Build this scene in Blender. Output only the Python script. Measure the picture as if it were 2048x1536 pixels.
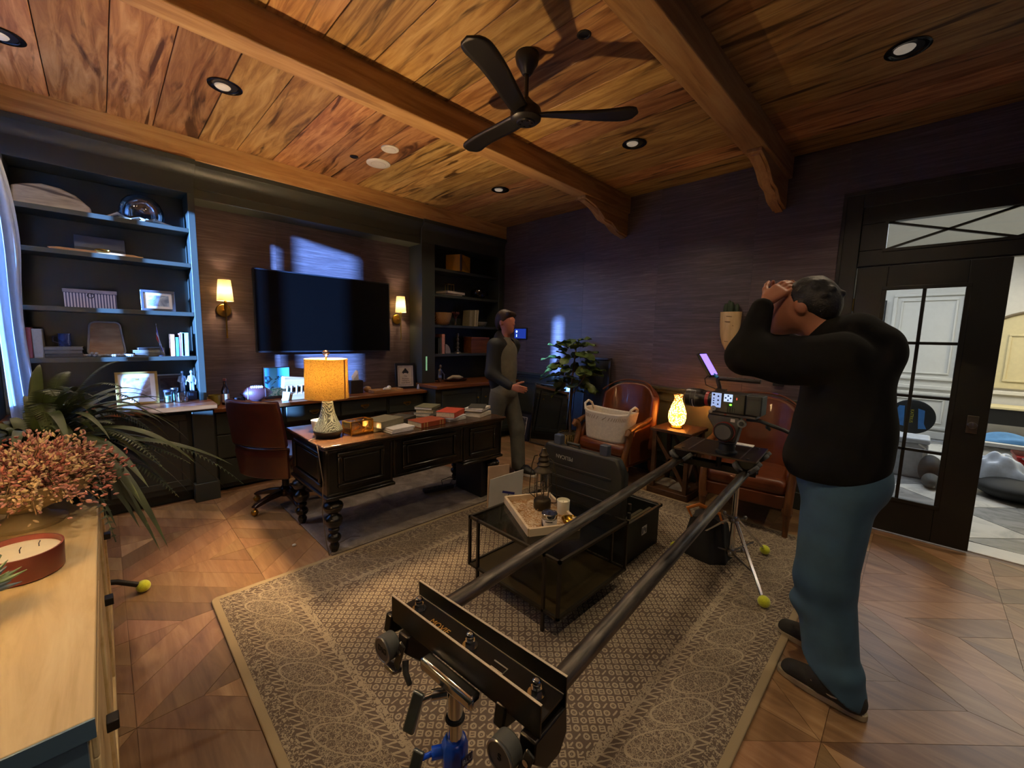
import bpy, math, random
import numpy as np
from mathutils import Matrix, Vector, Euler
PI = math.pi
scene = bpy.context.scene
for o in list(bpy.data.objects):
    bpy.data.objects.remove(o)
COL = scene.collection

# ---------------------------------------------------------------- camera
cam_d = bpy.data.cameras.new('camera')
cam = bpy.data.objects.new('camera', cam_d)
COL.objects.link(cam)
cam_d.sensor_fit = 'HORIZONTAL'
cam_d.sensor_width = 36.0
cam_d.lens = 815.17 / 2048 * 36
cam_d.clip_start = 0.02
yaw, pitch, roll = [math.radians(a) for a in (45.1468, 6.6408, -1.3119)]
fw = Vector((math.sin(yaw) * math.cos(pitch), math.cos(yaw) * math.cos(pitch), -math.sin(pitch)))
rt = Vector((math.cos(yaw), -math.sin(yaw), 0))
dn = fw.cross(rt)
r2 = rt * math.cos(roll) + dn * math.sin(roll)
d2 = dn * math.cos(roll) - rt * math.sin(roll)
M = Matrix((r2, -d2, -fw)).transposed().to_4x4()
M.translation = (0, 0, 1.5)
cam.matrix_world = M
scene.camera = cam

# ---------------------------------------------------------------- world, sun, exposure
vs = scene.view_settings
vs.view_transform = 'Standard'
vs.look = 'None'
vs.gamma = 1.0
vs.exposure = 0.5
vs.use_curve_mapping = False
world = bpy.data.worlds.new('world')
scene.world = world
world.use_nodes = True
bg = world.node_tree.nodes['Background']
bg.inputs[0].default_value = (0.24, 0.45, 1.0, 1)
bg.inputs[1].default_value = 1.0
sun_d = bpy.data.lights.new('sun', 'SUN')
sun_d.energy = 80.0
sun_d.color = (0.15, 0.36, 1.0)
sun_d.angle = math.radians(1.6)
sun = bpy.data.objects.new('sun', sun_d)
COL.objects.link(sun)
sun.rotation_euler = Vector((1, 0.45, -0.17)).to_track_quat('-Z', 'Y').to_euler()
sun.location = (-6, -4, 4)


def light(name, loc, power, color, radius=0.04, kind='POINT', size=None, rot=None, spread=None, cone=None):
    d = bpy.data.lights.new(name, kind)
    d.energy = power
    d.color = color
    if kind == 'AREA':
        d.shape = 'RECTANGLE'
        d.size, d.size_y = size
        if spread:
            d.spread = spread
    else:
        d.shadow_soft_size = radius
        if cone:
            d.spot_size, d.spot_blend = cone
    o = bpy.data.objects.new(name, d)
    COL.objects.link(o)
    o.location = loc
    if rot:
        o.rotation_euler = rot
    return o


WARM = (1.0, 0.66, 0.34)
# hall beyond the doors: unseen area lights stand in for its daylight and warm-lit end
light('hall_ceiling_light', (7.4, 0.3, 2.95), 58, (0.93, 0.97, 1.0), kind='AREA', size=(2.5, 3.5))
light('hall_wall_light', (8.2, -2.2, 2.6), 34, (1.0, 0.86, 0.55), kind='AREA', size=(1.0, 1.0))


# ---------------------------------------------------------------- helpers: objects
TM = {}


def H(s):
    s = s.lstrip('#')
    c = [int(s[i:i + 2], 16) / 255 for i in (0, 2, 4)]
    return tuple((x / 12.92 if x <= 0.04045 else ((x + 0.055) / 1.055) ** 2.4) for x in c) + (1.0,)


def tag(o, label, cat, group=None):
    o['label'] = label
    o['category'] = cat
    if group:
        o['group'] = group
    return o


def thing(name, label, cat, loc=(0, 0, 0), rz=0.0, group=None, rot=None):
    o = bpy.data.objects.new(name, None)
    o.empty_display_size = 0.05
    COL.objects.link(o)
    e = Euler(rot) if rot else Euler((0, 0, rz))
    o.location = loc
    o.rotation_euler = e
    TM[o.name] = Matrix.Translation(loc) @ e.to_matrix().to_4x4()
    return tag(o, label, cat, group)


def structure(o):
    o['kind'] = 'structure'
    return o


def dup(root, loc=None, rz=None, label=None, group=None, parent=None):
    c = root.copy()
    COL.objects.link(c)
    if parent is not None:
        c.parent = parent
        c.matrix_parent_inverse = root.matrix_parent_inverse.copy()
    if loc is not None:
        c.location = loc
    if rz is not None:
        c.rotation_euler = (0, 0, rz)
    if label:
        c['label'] = label
    if group:
        c['group'] = group
    for ch in list(root.children):
        dup(ch, parent=c)
    return c


def basis(d):
    d = Vector(d).normalized()
    u = d.orthogonal().normalized()
    return u, d.cross(u).normalized(), d


class MB:
    def __init__(s):
        s.v = []
        s.f = []

    def add(s, v, f, T=None):
        n = len(s.v)
        s.v += [tuple(T @ Vector(p)) if T else tuple(p) for p in v]
        s.f += [tuple(i + n for i in q) for q in f]
        return s

    def box(s, x0, x1, y0, y1, z0, z1, T=None):
        v = [(x, y, z) for z in (z0, z1) for y in (y0, y1) for x in (x0, x1)]
        return s.add(v, [(0, 2, 3, 1), (4, 5, 7, 6), (0, 1, 5, 4), (1, 3, 7, 5), (3, 2, 6, 7), (2, 0, 4, 6)], T)

    def obox(s, c, sz, rot=(0, 0, 0)):
        T = Matrix.Translation(c) @ Euler(rot).to_matrix().to_4x4()
        a, b, d = [q / 2 for q in sz]
        return s.box(-a, a, -b, b, -d, d, T)

    def cyl(s, p0, p1, r0, r1=None, n=16, caps=True):
        r1 = r0 if r1 is None else r1
        p0, p1 = Vector(p0), Vector(p1)
        u, w, d = basis(p1 - p0)
        v = []
        for p, r in ((p0, r0), (p1, r1)):
            v += [p + (u * math.cos(a) + w * math.sin(a)) * r for a in [2 * PI * i / n for i in range(n)]]
        f = [(i, (i + 1) % n, n + (i + 1) % n, n + i) for i in range(n)]
        if caps:
            f += [tuple(range(n))[::-1], tuple(range(n, 2 * n))]
        return s.add(v, f)

    def tube(s, pts, r, n=8, closed=False, caps=True):
        P = [Vector(p) for p in pts]
        m = len(P)
        v, f = [], []
        rs = r if isinstance(r, (list, tuple)) else [r] * m
        u = None
        for i in range(m):
            a = P[i - 1] if (i > 0 or closed) else P[i]
            b = P[(i + 1) % m] if (i < m - 1 or closed) else P[i]
            t = (b - a).normalized()
            if u is None:
                u = t.orthogonal().normalized()
            else:
                u = (u - t * u.dot(t))
                u = u.normalized() if u.length > 1e-6 else t.orthogonal().normalized()
            w = t.cross(u)
            v += [P[i] + (u * math.cos(2 * PI * k / n) + w * math.sin(2 * PI * k / n)) * rs[i] for k in range(n)]
        for i in range(m if closed else m - 1):
            a, b = i * n, ((i + 1) % m) * n
            f += [(a + k, a + (k + 1) % n, b + (k + 1) % n, b + k) for k in range(n)]
        if caps and not closed:
            f += [tuple(range(n))[::-1], tuple(range((m - 1) * n, m * n))]
        return s.add(v, f)

    def lathe(s, prof, n=24, c=(0, 0, 0), sx=1.0, sy=1.0, T=None, caps=True):
        v, f = [], []
        m = len(prof)
        for r, z in prof:
            v += [(c[0] + r * sx * math.cos(2 * PI * k / n), c[1] + r * sy * math.sin(2 * PI * k / n), c[2] + z) for k in range(n)]
        for i in range(m - 1):
            f += [(i * n + k, i * n + (k + 1) % n, (i + 1) * n + (k + 1) % n, (i + 1) * n + k) for k in range(n)]
        if caps and prof[0][0] > 1e-5:
            f.append(tuple(range(n))[::-1])
        if caps and prof[-1][0] > 1e-5:
            f.append(tuple(range((m - 1) * n, m * n)))
        return s.add(v, f, T)

    def prism(s, poly, axis, a0, a1, T=None):
        # poly: 2D points; axis 'x': (y,z)  'y': (x,z)  'z': (x,y)
        def mk(p, a):
            return {'x': (a, p[0], p[1]), 'y': (p[0], a, p[1]), 'z': (p[0], p[1], a)}[axis]
        n = len(poly)
        v = [mk(p, a0) for p in poly] + [mk(p, a1) for p in poly]
        f = [(i, (i + 1) % n, n + (i + 1) % n, n + i) for i in range(n)] + [tuple(range(n))[::-1], tuple(range(n, 2 * n))]
        return s.add(v, f, T)

    def sph(s, c, r, n=16, m=10, T=None):
        rx, ry, rz = r if isinstance(r, (tuple, list)) else (r, r, r)
        prof = [(math.sin(PI * i / m), -math.cos(PI * i / m)) for i in range(m + 1)]
        v = [(c[0], c[1], c[2] - rz)]
        for q, z in prof[1:-1]:
            v += [(c[0] + rx * q * math.cos(2 * PI * k / n), c[1] + ry * q * math.sin(2 * PI * k / n), c[2] + rz * z) for k in range(n)]
        v.append((c[0], c[1], c[2] + rz))
        f = [(0, 1 + (k + 1) % n, 1 + k) for k in range(n)]
        for i in range(m - 2):
            a, b = 1 + i * n, 1 + (i + 1) * n
            f += [(a + k, a + (k + 1) % n, b + (k + 1) % n, b + k) for k in range(n)]
        e = len(v) - 1
        a = 1 + (m - 2) * n
        f += [(a + k, a + (k + 1) % n, e) for k in range(n)]
        return s.add(v, f, T)

    def grid(s, fn, nu, nv, T=None, wrapu=False):
        v = [fn(i / nu, j / nv) for j in range(nv + 1) for i in range(nu + (0 if wrapu else 1))]
        w = nu if wrapu else nu + 1
        f = []
        for j in range(nv):
            for i in range(nu):
                f.append((j * w + i, j * w + (i + 1) % w, (j + 1) * w + (i + 1) % w, (j + 1) * w + i))
        return s.add(v, f, T)

    def mesh(s, name, smooth=40):
        me = bpy.data.meshes.new(name)
        me.from_pydata(s.v, [], s.f)
        me.validate()
        import bmesh
        b = bmesh.new()
        b.from_mesh(me)
        bmesh.ops.recalc_face_normals(b, faces=b.faces)
        b.to_mesh(me)
        b.free()
        if smooth:
            me.polygons.foreach_set('use_smooth', [True] * len(me.polygons))
            me.set_sharp_from_angle(angle=math.radians(smooth))
        return me

    def build(s, name, mat, parent=None, bev=0, seg=2, smooth=40, solid=0, sub=0, W=False, loc=None, rot=None, me=None):
        me = me or s.mesh(name, smooth)
        if mat is not None:
            me.materials.append(mat)
        return link(name, me, parent, bev, seg, solid, sub, W, loc, rot)


def link(name, me, parent=None, bev=0, seg=2, solid=0, sub=0, W=False, loc=None, rot=None):
    o = bpy.data.objects.new(name, me)
    COL.objects.link(o)
    if solid:
        m = o.modifiers.new('solid', 'SOLIDIFY')
        m.thickness = solid
        m.offset = 0
    if bev:
        m = o.modifiers.new('bevel', 'BEVEL')
        m.width = bev
        m.segments = seg
        m.limit_method = 'ANGLE'
        m.angle_limit = math.radians(35)
    if sub:
        m = o.modifiers.new('sub', 'SUBSURF')
        m.levels = m.render_levels = sub
    if loc is not None:
        o.location = loc
    if rot is not None:
        o.rotation_euler = rot
    if parent is not None:
        o.parent = parent
        if W and parent.name in TM:
            o.matrix_parent_inverse = TM[parent.name].inverted()
    TM[o.name] = TM.get(parent.name, Matrix()) if parent is not None else Matrix()
    if parent is None and (loc is not None or rot is not None):
        TM[o.name] = Matrix.Translation(loc or (0, 0, 0)) @ Euler(rot or (0, 0, 0)).to_matrix().to_4x4()
    return o


def B(x0, x1, y0, y1, z0, z1):
    return MB().box(x0, x1, y0, y1, z0, z1)


def text_mesh(body, size, depth=0.0006, align='CENTER'):
    cu = bpy.data.curves.new('t', 'FONT')
    cu.body = body
    cu.size = size
    cu.extrude = depth
    cu.align_x = align
    cu.align_y = 'CENTER'
    o = bpy.data.objects.new('t', cu)
    COL.objects.link(o)
    dg = bpy.context.evaluated_depsgraph_get()
    me = bpy.data.meshes.new_from_object(o.evaluated_get(dg))
    bpy.data.objects.remove(o)
    bpy.data.curves.remove(cu)
    return me


def lettering(body, size, mat, parent, T, name='lettering'):
    me = text_mesh(body, size)
    me.transform(T)
    me.materials.clear()
    me.materials.append(mat)
    return link(name, me, parent)


def frame_T(origin, xdir, ydir):
    x = Vector(xdir).normalized()
    y = Vector(ydir).normalized()
    z = x.cross(y)
    T = Matrix((x, y, z)).transposed().to_4x4()
    T.translation = origin
    return T
# ---------------------------------------------------------------- helpers: materials
class S:
    """a shader socket with arithmetic"""
    nt = None

    def __init__(s, sock):
        s.k = sock

    def _m(s, op, o=None, o2=None):
        n = S.nt.nodes.new('ShaderNodeMath')
        n.operation = op
        for i, q in enumerate((s, o, o2)):
            if q is None:
                continue
            if isinstance(q, S):
                S.nt.links.new(q.k, n.inputs[i])
            else:
                n.inputs[i].default_value = q
        return S(n.outputs[0])

    def __add__(s, o): return s._m('ADD', o)
    def __sub__(s, o): return s._m('SUBTRACT', o)
    def __mul__(s, o): return s._m('MULTIPLY', o)
    def __truediv__(s, o): return s._m('DIVIDE', o)
    def mn(s, o): return s._m('MINIMUM', o)
    def mx(s, o): return s._m('MAXIMUM', o)
    def gt(s, o): return s._m('GREATER_THAN', o)
    def lt(s, o): return s._m('LESS_THAN', o)
    def ab(s): return s._m('ABSOLUTE')
    def fl(s): return s._m('FLOOR')
    def fr(s): return s._m('FRACT')
    def sq(s): return s._m('SQRT')
    def sn(s): return s._m('SINE')
    def pp(s, q): return s._m('PINGPONG', q)
    def md(s, q): return s._m('MODULO', q)


def newmat(name):
    m = bpy.data.materials.new(name)
    m.use_nodes = True
    nt = m.node_tree
    S.nt = nt
    return m, nt, nt.nodes['Principled BSDF'], nt.links


def setp(b, **kw):
    for k, v in kw.items():
        b.inputs[k].default_value = v


def coords(nt, kind='Object', scale=(1, 1, 1), rot=(0, 0, 0), rnd=0.0):
    tc = nt.nodes.new('ShaderNodeTexCoord')
    mp = nt.nodes.new('ShaderNodeMapping')
    mp.inputs['Scale'].default_value = scale
    mp.inputs['Rotation'].default_value = rot
    nt.links.new(tc.outputs[kind], mp.inputs['Vector'])
    if not rnd:
        return mp.outputs[0]
    oi = nt.nodes.new('ShaderNodeObjectInfo')
    ad = nt.nodes.new('ShaderNodeVectorMath')
    ad.operation = 'MULTIPLY_ADD'
    cb = nt.nodes.new('ShaderNodeCombineXYZ')
    for i in range(3):
        nt.links.new(oi.outputs['Random'], cb.inputs[i])
    nt.links.new(cb.outputs[0], ad.inputs[0])
    ad.inputs[1].default_value = (rnd, rnd * 1.7, rnd * 0.6)
    nt.links.new(mp.outputs[0], ad.inputs[2])
    return ad.outputs[0]


def noise(nt, vec, scale=5, detail=4, dist=0.0, rough=0.55):
    n = nt.nodes.new('ShaderNodeTexNoise')
    n.inputs['Scale'].default_value = scale
    n.inputs['Detail'].default_value = detail
    n.inputs['Distortion'].default_value = dist
    n.inputs['Roughness'].default_value = rough
    if vec is not None:
        nt.links.new(vec, n.inputs['Vector'])
    return n.outputs[0]


def ramp(nt, fac, stops):
    r = nt.nodes.new('ShaderNodeValToRGB')
    e = r.color_ramp.elements
    while len(e) < len(stops):
        e.new(0.5)
    for q, (p, c) in zip(e, stops):
        q.position = p
        q.color = H(c) if isinstance(c, str) else c
    nt.links.new(fac, r.inputs[0])
    return r.outputs[0]


def mixc(nt, fac, a, b, mode='MIX'):
    n = nt.nodes.new('ShaderNodeMix')
    n.data_type = 'RGBA'
    n.blend_type = mode
    for s, q in ((n.inputs[0], fac), (n.inputs[6], a), (n.inputs[7], b)):
        if isinstance(q, (float, int)):
            s.default_value = q
        elif isinstance(q, (str, tuple)):
            s.default_value = H(q) if isinstance(q, str) else q
        else:
            nt.links.new(q.k if isinstance(q, S) else q, s)
    return n.outputs[2]


def bump(nt, b, height, strength=0.3, dist=0.01):
    n = nt.nodes.new('ShaderNodeBump')
    n.inputs['Strength'].default_value = strength
    n.inputs['Distance'].default_value = dist
    nt.links.new(height, n.inputs['Height'])
    nt.links.new(n.outputs[0], b.inputs['Normal'])


def P(name, col, rough=0.5, metal=0.0, var=0.12, vs_=18.0, bmp=0.0, coat=0.0, em=None, ems=0.0, sheen=0.0, spec=0.5):
    """principled with a little procedural tone variation"""
    m, nt, b, L = newmat(name)
    c = H(col) if isinstance(col, str) else col
    setp(b, Roughness=rough, Metallic=metal)
    b.inputs['Coat Weight'].default_value = coat
    b.inputs['Specular IOR Level'].default_value = spec
    b.inputs['Sheen Weight'].default_value = sheen
    nz = noise(nt, coords(nt), vs_, 3)
    lo = tuple(x * (1 - var) for x in c[:3]) + (1,)
    hi = tuple(min(1, x * (1 + var)) for x in c[:3]) + (1,)
    L.new(ramp(nt, nz, [(0.3, lo), (0.7, hi)]), b.inputs['Base Color'])
    if bmp:
        bump(nt, b, nz, bmp, 0.004)
    if em:
        b.inputs['Emission Color'].default_value = H(em) if isinstance(em, str) else em
        b.inputs['Emission Strength'].default_value = ems
    return m


def wood(name, stops, stretch=(9, 0.9, 9), scale=2.6, rot=(0, 0, 0), rough=0.45, bmp=0.12, rnd=7.0, val=0.25, dist=0.6, streak=None, coat=0.0, hue=0.0):
    m, nt, b, L = newmat(name)
    v = coords(nt, 'Object', stretch, rot, rnd)
    n1 = noise(nt, v, scale, 9, dist, 0.62)
    c = ramp(nt, n1, stops)
    if streak:
        v2 = coords(nt, 'Object', tuple(q * 0.55 for q in stretch), rot, rnd * 1.3)
        n2 = noise(nt, v2, scale * 0.8, 5, 1.8, 0.5)
        k = ramp(nt, n2, [(0.56, (0, 0, 0, 1)), (0.66, (1, 1, 1, 1))])
        c = mixc(nt, k, c, streak)
    oi = nt.nodes.new('ShaderNodeObjectInfo')
    hs = nt.nodes.new('ShaderNodeHueSaturation')
    q = S(oi.outputs['Random'])
    L.new((q * (2 * val) + (1 - val)).k, hs.inputs['Value'])
    if hue:
        L.new(((q * 37.7).fr() * hue + (0.5 - hue / 2)).k, hs.inputs['Hue'])
    L.new(c, hs.inputs['Color'])
    L.new(hs.outputs[0], b.inputs['Base Color'])
    setp(b, Roughness=rough)
    b.inputs['Coat Weight'].default_value = coat
    if bmp:
        bump(nt, b, n1, bmp, 0.004)
    return m


def clear(name, tint=(1, 1, 1, 1), gloss=0.09, rough=0.02):
    """thin clear pane: see-through with a faint reflection"""
    m, nt, b, L = newmat(name)
    nt.nodes.remove(b)
    t = nt.nodes.new('ShaderNodeBsdfTransparent')
    t.inputs[0].default_value = tint
    g = nt.nodes.new('ShaderNodeBsdfGlossy')
    g.inputs['Roughness'].default_value = rough
    lw = nt.nodes.new('ShaderNodeLayerWeight')
    lw.inputs[0].default_value = 0.25
    f = S(lw.outputs['Fresnel']) * 0.8 + gloss
    mx = nt.nodes.new('ShaderNodeMixShader')
    L.new(f.k, mx.inputs[0])
    L.new(t.outputs[0], mx.inputs[1])
    L.new(g.outputs[0], mx.inputs[2])
    L.new(mx.outputs[0], nt.nodes['Material Output'].inputs[0])
    return m


def cloth_light(name, col, trans=0.5, em=None, ems=0.0, weave=None, tint=None):
    """fabric that lets light through: diffuse and translucent"""
    m, nt, b, L = newmat(name)
    nt.nodes.remove(b)
    d = nt.nodes.new('ShaderNodeBsdfDiffuse')
    t = nt.nodes.new('ShaderNodeBsdfTranslucent')
    c = H(col)
    if weave:
        v = coords(nt, 'Object', (weave, weave, weave * 0.35))
        n1 = noise(nt, v, 1, 3)
        v2 = coords(nt, 'Object', (weave * .3, weave * .3, weave * 1.2))
        n2 = noise(nt, v2, 1, 3)
        k = (S(n1) * 0.5 + S(n2) * 0.5).k
        cs = ramp(nt, k, [(0.38, tuple(x * 0.32 for x in c[:3]) + (1,)), (0.52, c)])
        L.new(cs, d.inputs[0])
        ct = cs
    else:
        nz = noise(nt, coords(nt), 30, 3)
        cs = ramp(nt, nz, [(0.3, tuple(x * 0.93 for x in c[:3]) + (1,)), (0.7, c)])
        L.new(cs, d.inputs[0])
        ct = cs
    if tint:
        ct = mixc(nt, 1.0, ct, tint, 'MULTIPLY')
    L.new(ct, t.inputs[0])
    mx = nt.nodes.new('ShaderNodeMixShader')
    mx.inputs[0].default_value = trans
    L.new(d.outputs[0], mx.inputs[1])
    L.new(t.outputs[0], mx.inputs[2])
    out = mx.outputs[0]
    if em:
        e = nt.nodes.new('ShaderNodeEmission')
        e.inputs[0].default_value = H(em)
        e.inputs[1].default_value = ems
        ad = nt.nodes.new('ShaderNodeAddShader')
        L.new(out, ad.inputs[0])
        L.new(e.outputs[0], ad.inputs[1])
        out = ad.outputs[0]
    L.new(out, nt.nodes['Material Output'].inputs[0])
    return m


# ---- shared materials
ceil_wood = wood('ceiling_plank_wood', [(0.2, '#5c3d20'), (0.4, '#96693a'), (0.55, '#b98e56'), (0.78, '#d6b078')], (8, 0.8, 8), 2.2, val=0.3, streak='#543619', rough=0.5, dist=1.1, hue=0.03)
beam_wood = wood('beam_oak', [(0.2, '#8a6034'), (0.45, '#b28650'), (0.75, '#cca66e')], (0.7, 9, 9), 2.4, val=0.1, rough=0.5, dist=0.5, streak='#9a7040')
floor_a = wood('parquet_oak_a', [(0.2, '#63482f'), (0.5, '#8c6b4a'), (0.8, '#a88a66')], (7, 0.8, 7), 2.2, (0, 0, PI / 4), 0.32, 0.05, val=0.32, dist=0.8, hue=0.02)
floor_b = wood('parquet_oak_b', [(0.2, '#63482f'), (0.5, '#8c6b4a'), (0.8, '#a88a66')], (7, 0.8, 7), 2.2, (0, 0, -PI / 4), 0.32, 0.05, val=0.32, dist=0.8, hue=0.02)
floor_under = wood('parquet_underlay', [(0.2, '#4d3520'), (0.8, '#755434')], (6, 1, 6), 2.2, val=0.0, rnd=0)
sb_wood = wood('sideboard_light_oak', [(0.25, '#b89c68'), (0.5, '#d6bd8c'), (0.8, '#e8d6a8')], (7, 0.9, 7), 2.0, val=0.04, rough=0.42, bmp=0.05, dist=1.0)
walnut = wood('counter_walnut', [(0.2, '#43230f'), (0.5, '#6f4020'), (0.8, '#8f5a30')], (0.9, 8, 8), 2.4, val=0.05, rough=0.3, bmp=0.03)
dark_wood = wood('side_table_dark_wood', [(0.2, '#2a190e'), (0.5, '#49301c'), (0.8, '#5f4128')], (3, 3, 3), 3.0, val=0.08, rough=0.4)
chair_wood = wood('carved_chair_wood', [(0.2, '#3f2410'), (0.5, '#6b421f'), (0.8, '#855a2e')], (5, 5, 1), 4.0, val=0.06, rough=0.4)
tray_wood = wood('pale_tray_wood', [(0.2, '#b49a78'), (0.5, '#d2bb98'), (0.8, '#e2d0b2')], (6, 1, 6), 3.0, val=0.05)
slab_wood = wood('petrified_slab', [(0.2, '#5d5245'), (0.5, '#94866f'), (0.8, '#b5a78d')], (1, 3, 6), 3.0, val=0.05, dist=1.5, streak='#3b2c22')
acacia = wood('acacia_board', [(0.2, '#6b4426'), (0.5, '#a3794c'), (0.8, '#c9a274')], (1.2, 5, 5), 3.0, val=0.05)
cabinet = P('cabinet_charcoal_green', '#31352e', 0.42, var=0.05, vs_=3)
cab_dark = P('cabinet_inside', '#23271f', 0.5, var=0.05, vs_=3)
door_black = P('door_black_paint', '#15140f', 0.4, var=0.05, vs_=3)
black = P('matte_black', '#0d0d0d', 0.5)
blackgloss = P('gloss_black', '#0a0908', 0.18, var=0.05)
desk_black = P('distressed_black_lacquer', '#12100d', 0.25, var=0.3, vs_=30, bmp=0.04)
desk_top = wood('desk_top_worn', [(0.3, '#1b120c'), (0.55, '#3a2617'), (0.75, '#5a3e27')], (1, 7, 7), 3.0, val=0.0, rough=0.24, rnd=0)
brass = P('aged_brass', '#b08a3a', 0.28, 1.0)
gold = P('bright_gold', '#d9a63c', 0.25, 1.0)
chrome = P('chrome', '#c9ccd0', 0.12, 1.0, var=0.03)
steel = P('brushed_steel', '#8d8a86', 0.32, 1.0)
gunmetal = P('gunmetal', '#4b4740', 0.4, 0.9)
rubber = P('grey_rubber_wheel', '#4a4a46', 0.6)
leather = P('brown_leather', '#5d2d12', 0.34, var=0.22, vs_=9, bmp=0.03, coat=0.15)
leather_red = P('oxblood_leather', '#44180c', 0.3, var=0.2, vs_=9, bmp=0.03, coat=0.3)
white = P('white_paint', '#d9d6cd', 0.5, var=0.03)
paper = P('paper_white', '#d8d2c6', 0.7, var=0.05)
pages = P('page_block', '#cbbd9f', 0.8, var=0.15, vs_=60)
ceramic = P('white_ceramic', '#d8d4c8', 0.3, var=0.04)
wax = P('candle_wax', '#e2dcc2', 0.45, var=0.06)
clearglass = clear('clear_glass', gloss=0.05)
paneglass = clear('window_pane_glass', gloss=0.03)
doorglass = clear('door_pane_glass', (0.93, 0.96, 1.0, 1), gloss=0.05)
tableglass = clear('smoked_table_glass', (0.72, 0.74, 0.70, 1), gloss=0.06)
tennis = P('tennis_ball_yellow', '#c9d021', 0.75, var=0.15, vs_=120, sheen=0.4)
screen_off = P('black_screen', '#030303', 0.3, var=0.0, spec=.25)
screen_blue = P('screen_blue', '#101a44', 0.2, em='#20389a', ems=0.7)
ink = P('dark_ink', '#15131f', 0.6)
# ---------------------------------------------------------------- room shell
XL, XR, YB, YT, ZC = -0.52, 4.37, -2.4, 4.90, 3.11
rnd = random.Random(7)


def wallpaper(name, along):
    m, nt, b, L = newmat(name)
    st = (0.9, 1.4, 26) if along == 'x' else (1.4, 0.9, 26)
    v = coords(nt, 'Object', st, rnd=5)
    n1 = noise(nt, v, 2.2, 8, 0.7, 0.7)
    v2 = coords(nt, 'Object', tuple(q * 3.2 for q in st), rnd=3)
    n2 = noise(nt, v2, 2.5, 4)
    k = (S(n1) * 0.65 + S(n2) * 0.35).k
    c = ramp(nt, k, [(0.3, '#352b2b'), (0.5, '#4f4346'), (0.66, '#6f6263'), (0.8, '#938682')])
    hs = nt.nodes.new('ShaderNodeHueSaturation')
    oi = nt.nodes.new('ShaderNodeObjectInfo')
    L.new((S(oi.outputs['Random']) * 0.25 + 0.88).k, hs.inputs['Value'])
    L.new(c, hs.inputs['Color'])
    L.new(hs.outputs[0], b.inputs['Base Color'])
    setp(b, Roughness=0.42)
    bump(nt, b, k, 0.35, 0.004)
    return m


paper_y = wallpaper('grasscloth_right', 'y')
paper_x = wallpaper('grasscloth_tv', 'x')

# floor with parquet pieces: 0.61 m squares of diagonal planks mirrored about every square's edge
fl = structure(B(XL, XR + 0.15, YB, YT, -0.05, -0.004).build('floor', floor_under))
Q = 0.61
CX, CY = 0.607, 3.172


def clip(poly, a, b, c):
    out = []
    for i in range(len(poly)):
        p, q = poly[i], poly[(i + 1) % len(poly)]
        dp, dq = a * p[0] + b * p[1] - c, a * q[0] + b * q[1] - c
        if dp <= 0:
            out.append(p)
        if dp * dq < 0:
            t = dp / (dp - dq)
            out.append((p[0] + (q[0] - p[0]) * t, p[1] + (q[1] - p[1]) * t))
    return out


nb = 0
for ix in range(-2, 7):
    for iy in range(-7, 3):
        x0, y0 = CX + ix * Q, CY + iy * Q
        x1, y1 = x0 + Q, y0 + Q
        if x1 < -0.15 or x0 > XR or y0 > 4.5 or y1 < -0.55:
            continue
        if x0 > 0.33 and x1 < 3.68 and y0 > 0.3 and y1 < 2.68:
            continue                      # wholly under the rug
        if y1 < 0.4 and x1 < 1.3:
            continue                      # behind the lens
        flip = (ix % 2) ^ (iy % 2)
        s = 1 if flip else -1
        r = math.sqrt(0.5)
        nx, ny = r, -s * r
        w = Q * math.sqrt(2) / 6
        c0 = nx * (x0 + Q / 2) + ny * (y0 + Q / 2)
        for k in range(-3, 3):
            poly = [(x0 + .001, y0 + .001), (x1 - .001, y0 + .001), (x1 - .001, y1 - .001), (x0 + .001, y1 - .001)]
            off = w / 2 if k % 2 else w / 2
            lo, hi = c0 + k * w + .0008, c0 + (k + 1) * w - .0008
            poly = clip(poly, nx, ny, hi)
            poly = clip(poly, -nx, -ny, -lo) if len(poly) > 2 else []
            poly = [(min(max(p[0], XL + .002), XR + .0), min(p[1], 4.46)) for p in poly]
            if len(poly) < 3:
                continue
            MB().prism(poly, 'z', -0.004, rnd.uniform(-0.0006, 0.0004)).build('parquet_plank', floor_a if s > 0 else floor_b, fl, smooth=0)
            nb += 1

# ceiling: planks between beams
ce = structure(B(XL, XR + 0.15, YB, YT, ZC + 0.02, ZC + 0.08).build('ceiling', floor_under))
xs = [-0.52, -0.43, -0.15, 0.137, 0.40, 0.69, 0.97, 1.255, 1.53, 1.80, 2.08, 2.36, 2.64, 2.92, 3.2, 3.48, 3.76, 4.04, 4.37]
for (a, b) in ((2.62, 4.60), (1.06, 2.53), (YB, 0.98)):
    for i in range(len(xs) - 1):
        d = rnd.uniform(-0.002, 0.003)
        B(xs[i] + .0025, xs[i + 1] - .0025, a, b, ZC - d, ZC + 0.018).build('ceiling_plank', ceil_wood, ce, bev=0.002, seg=1, smooth=0)

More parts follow.
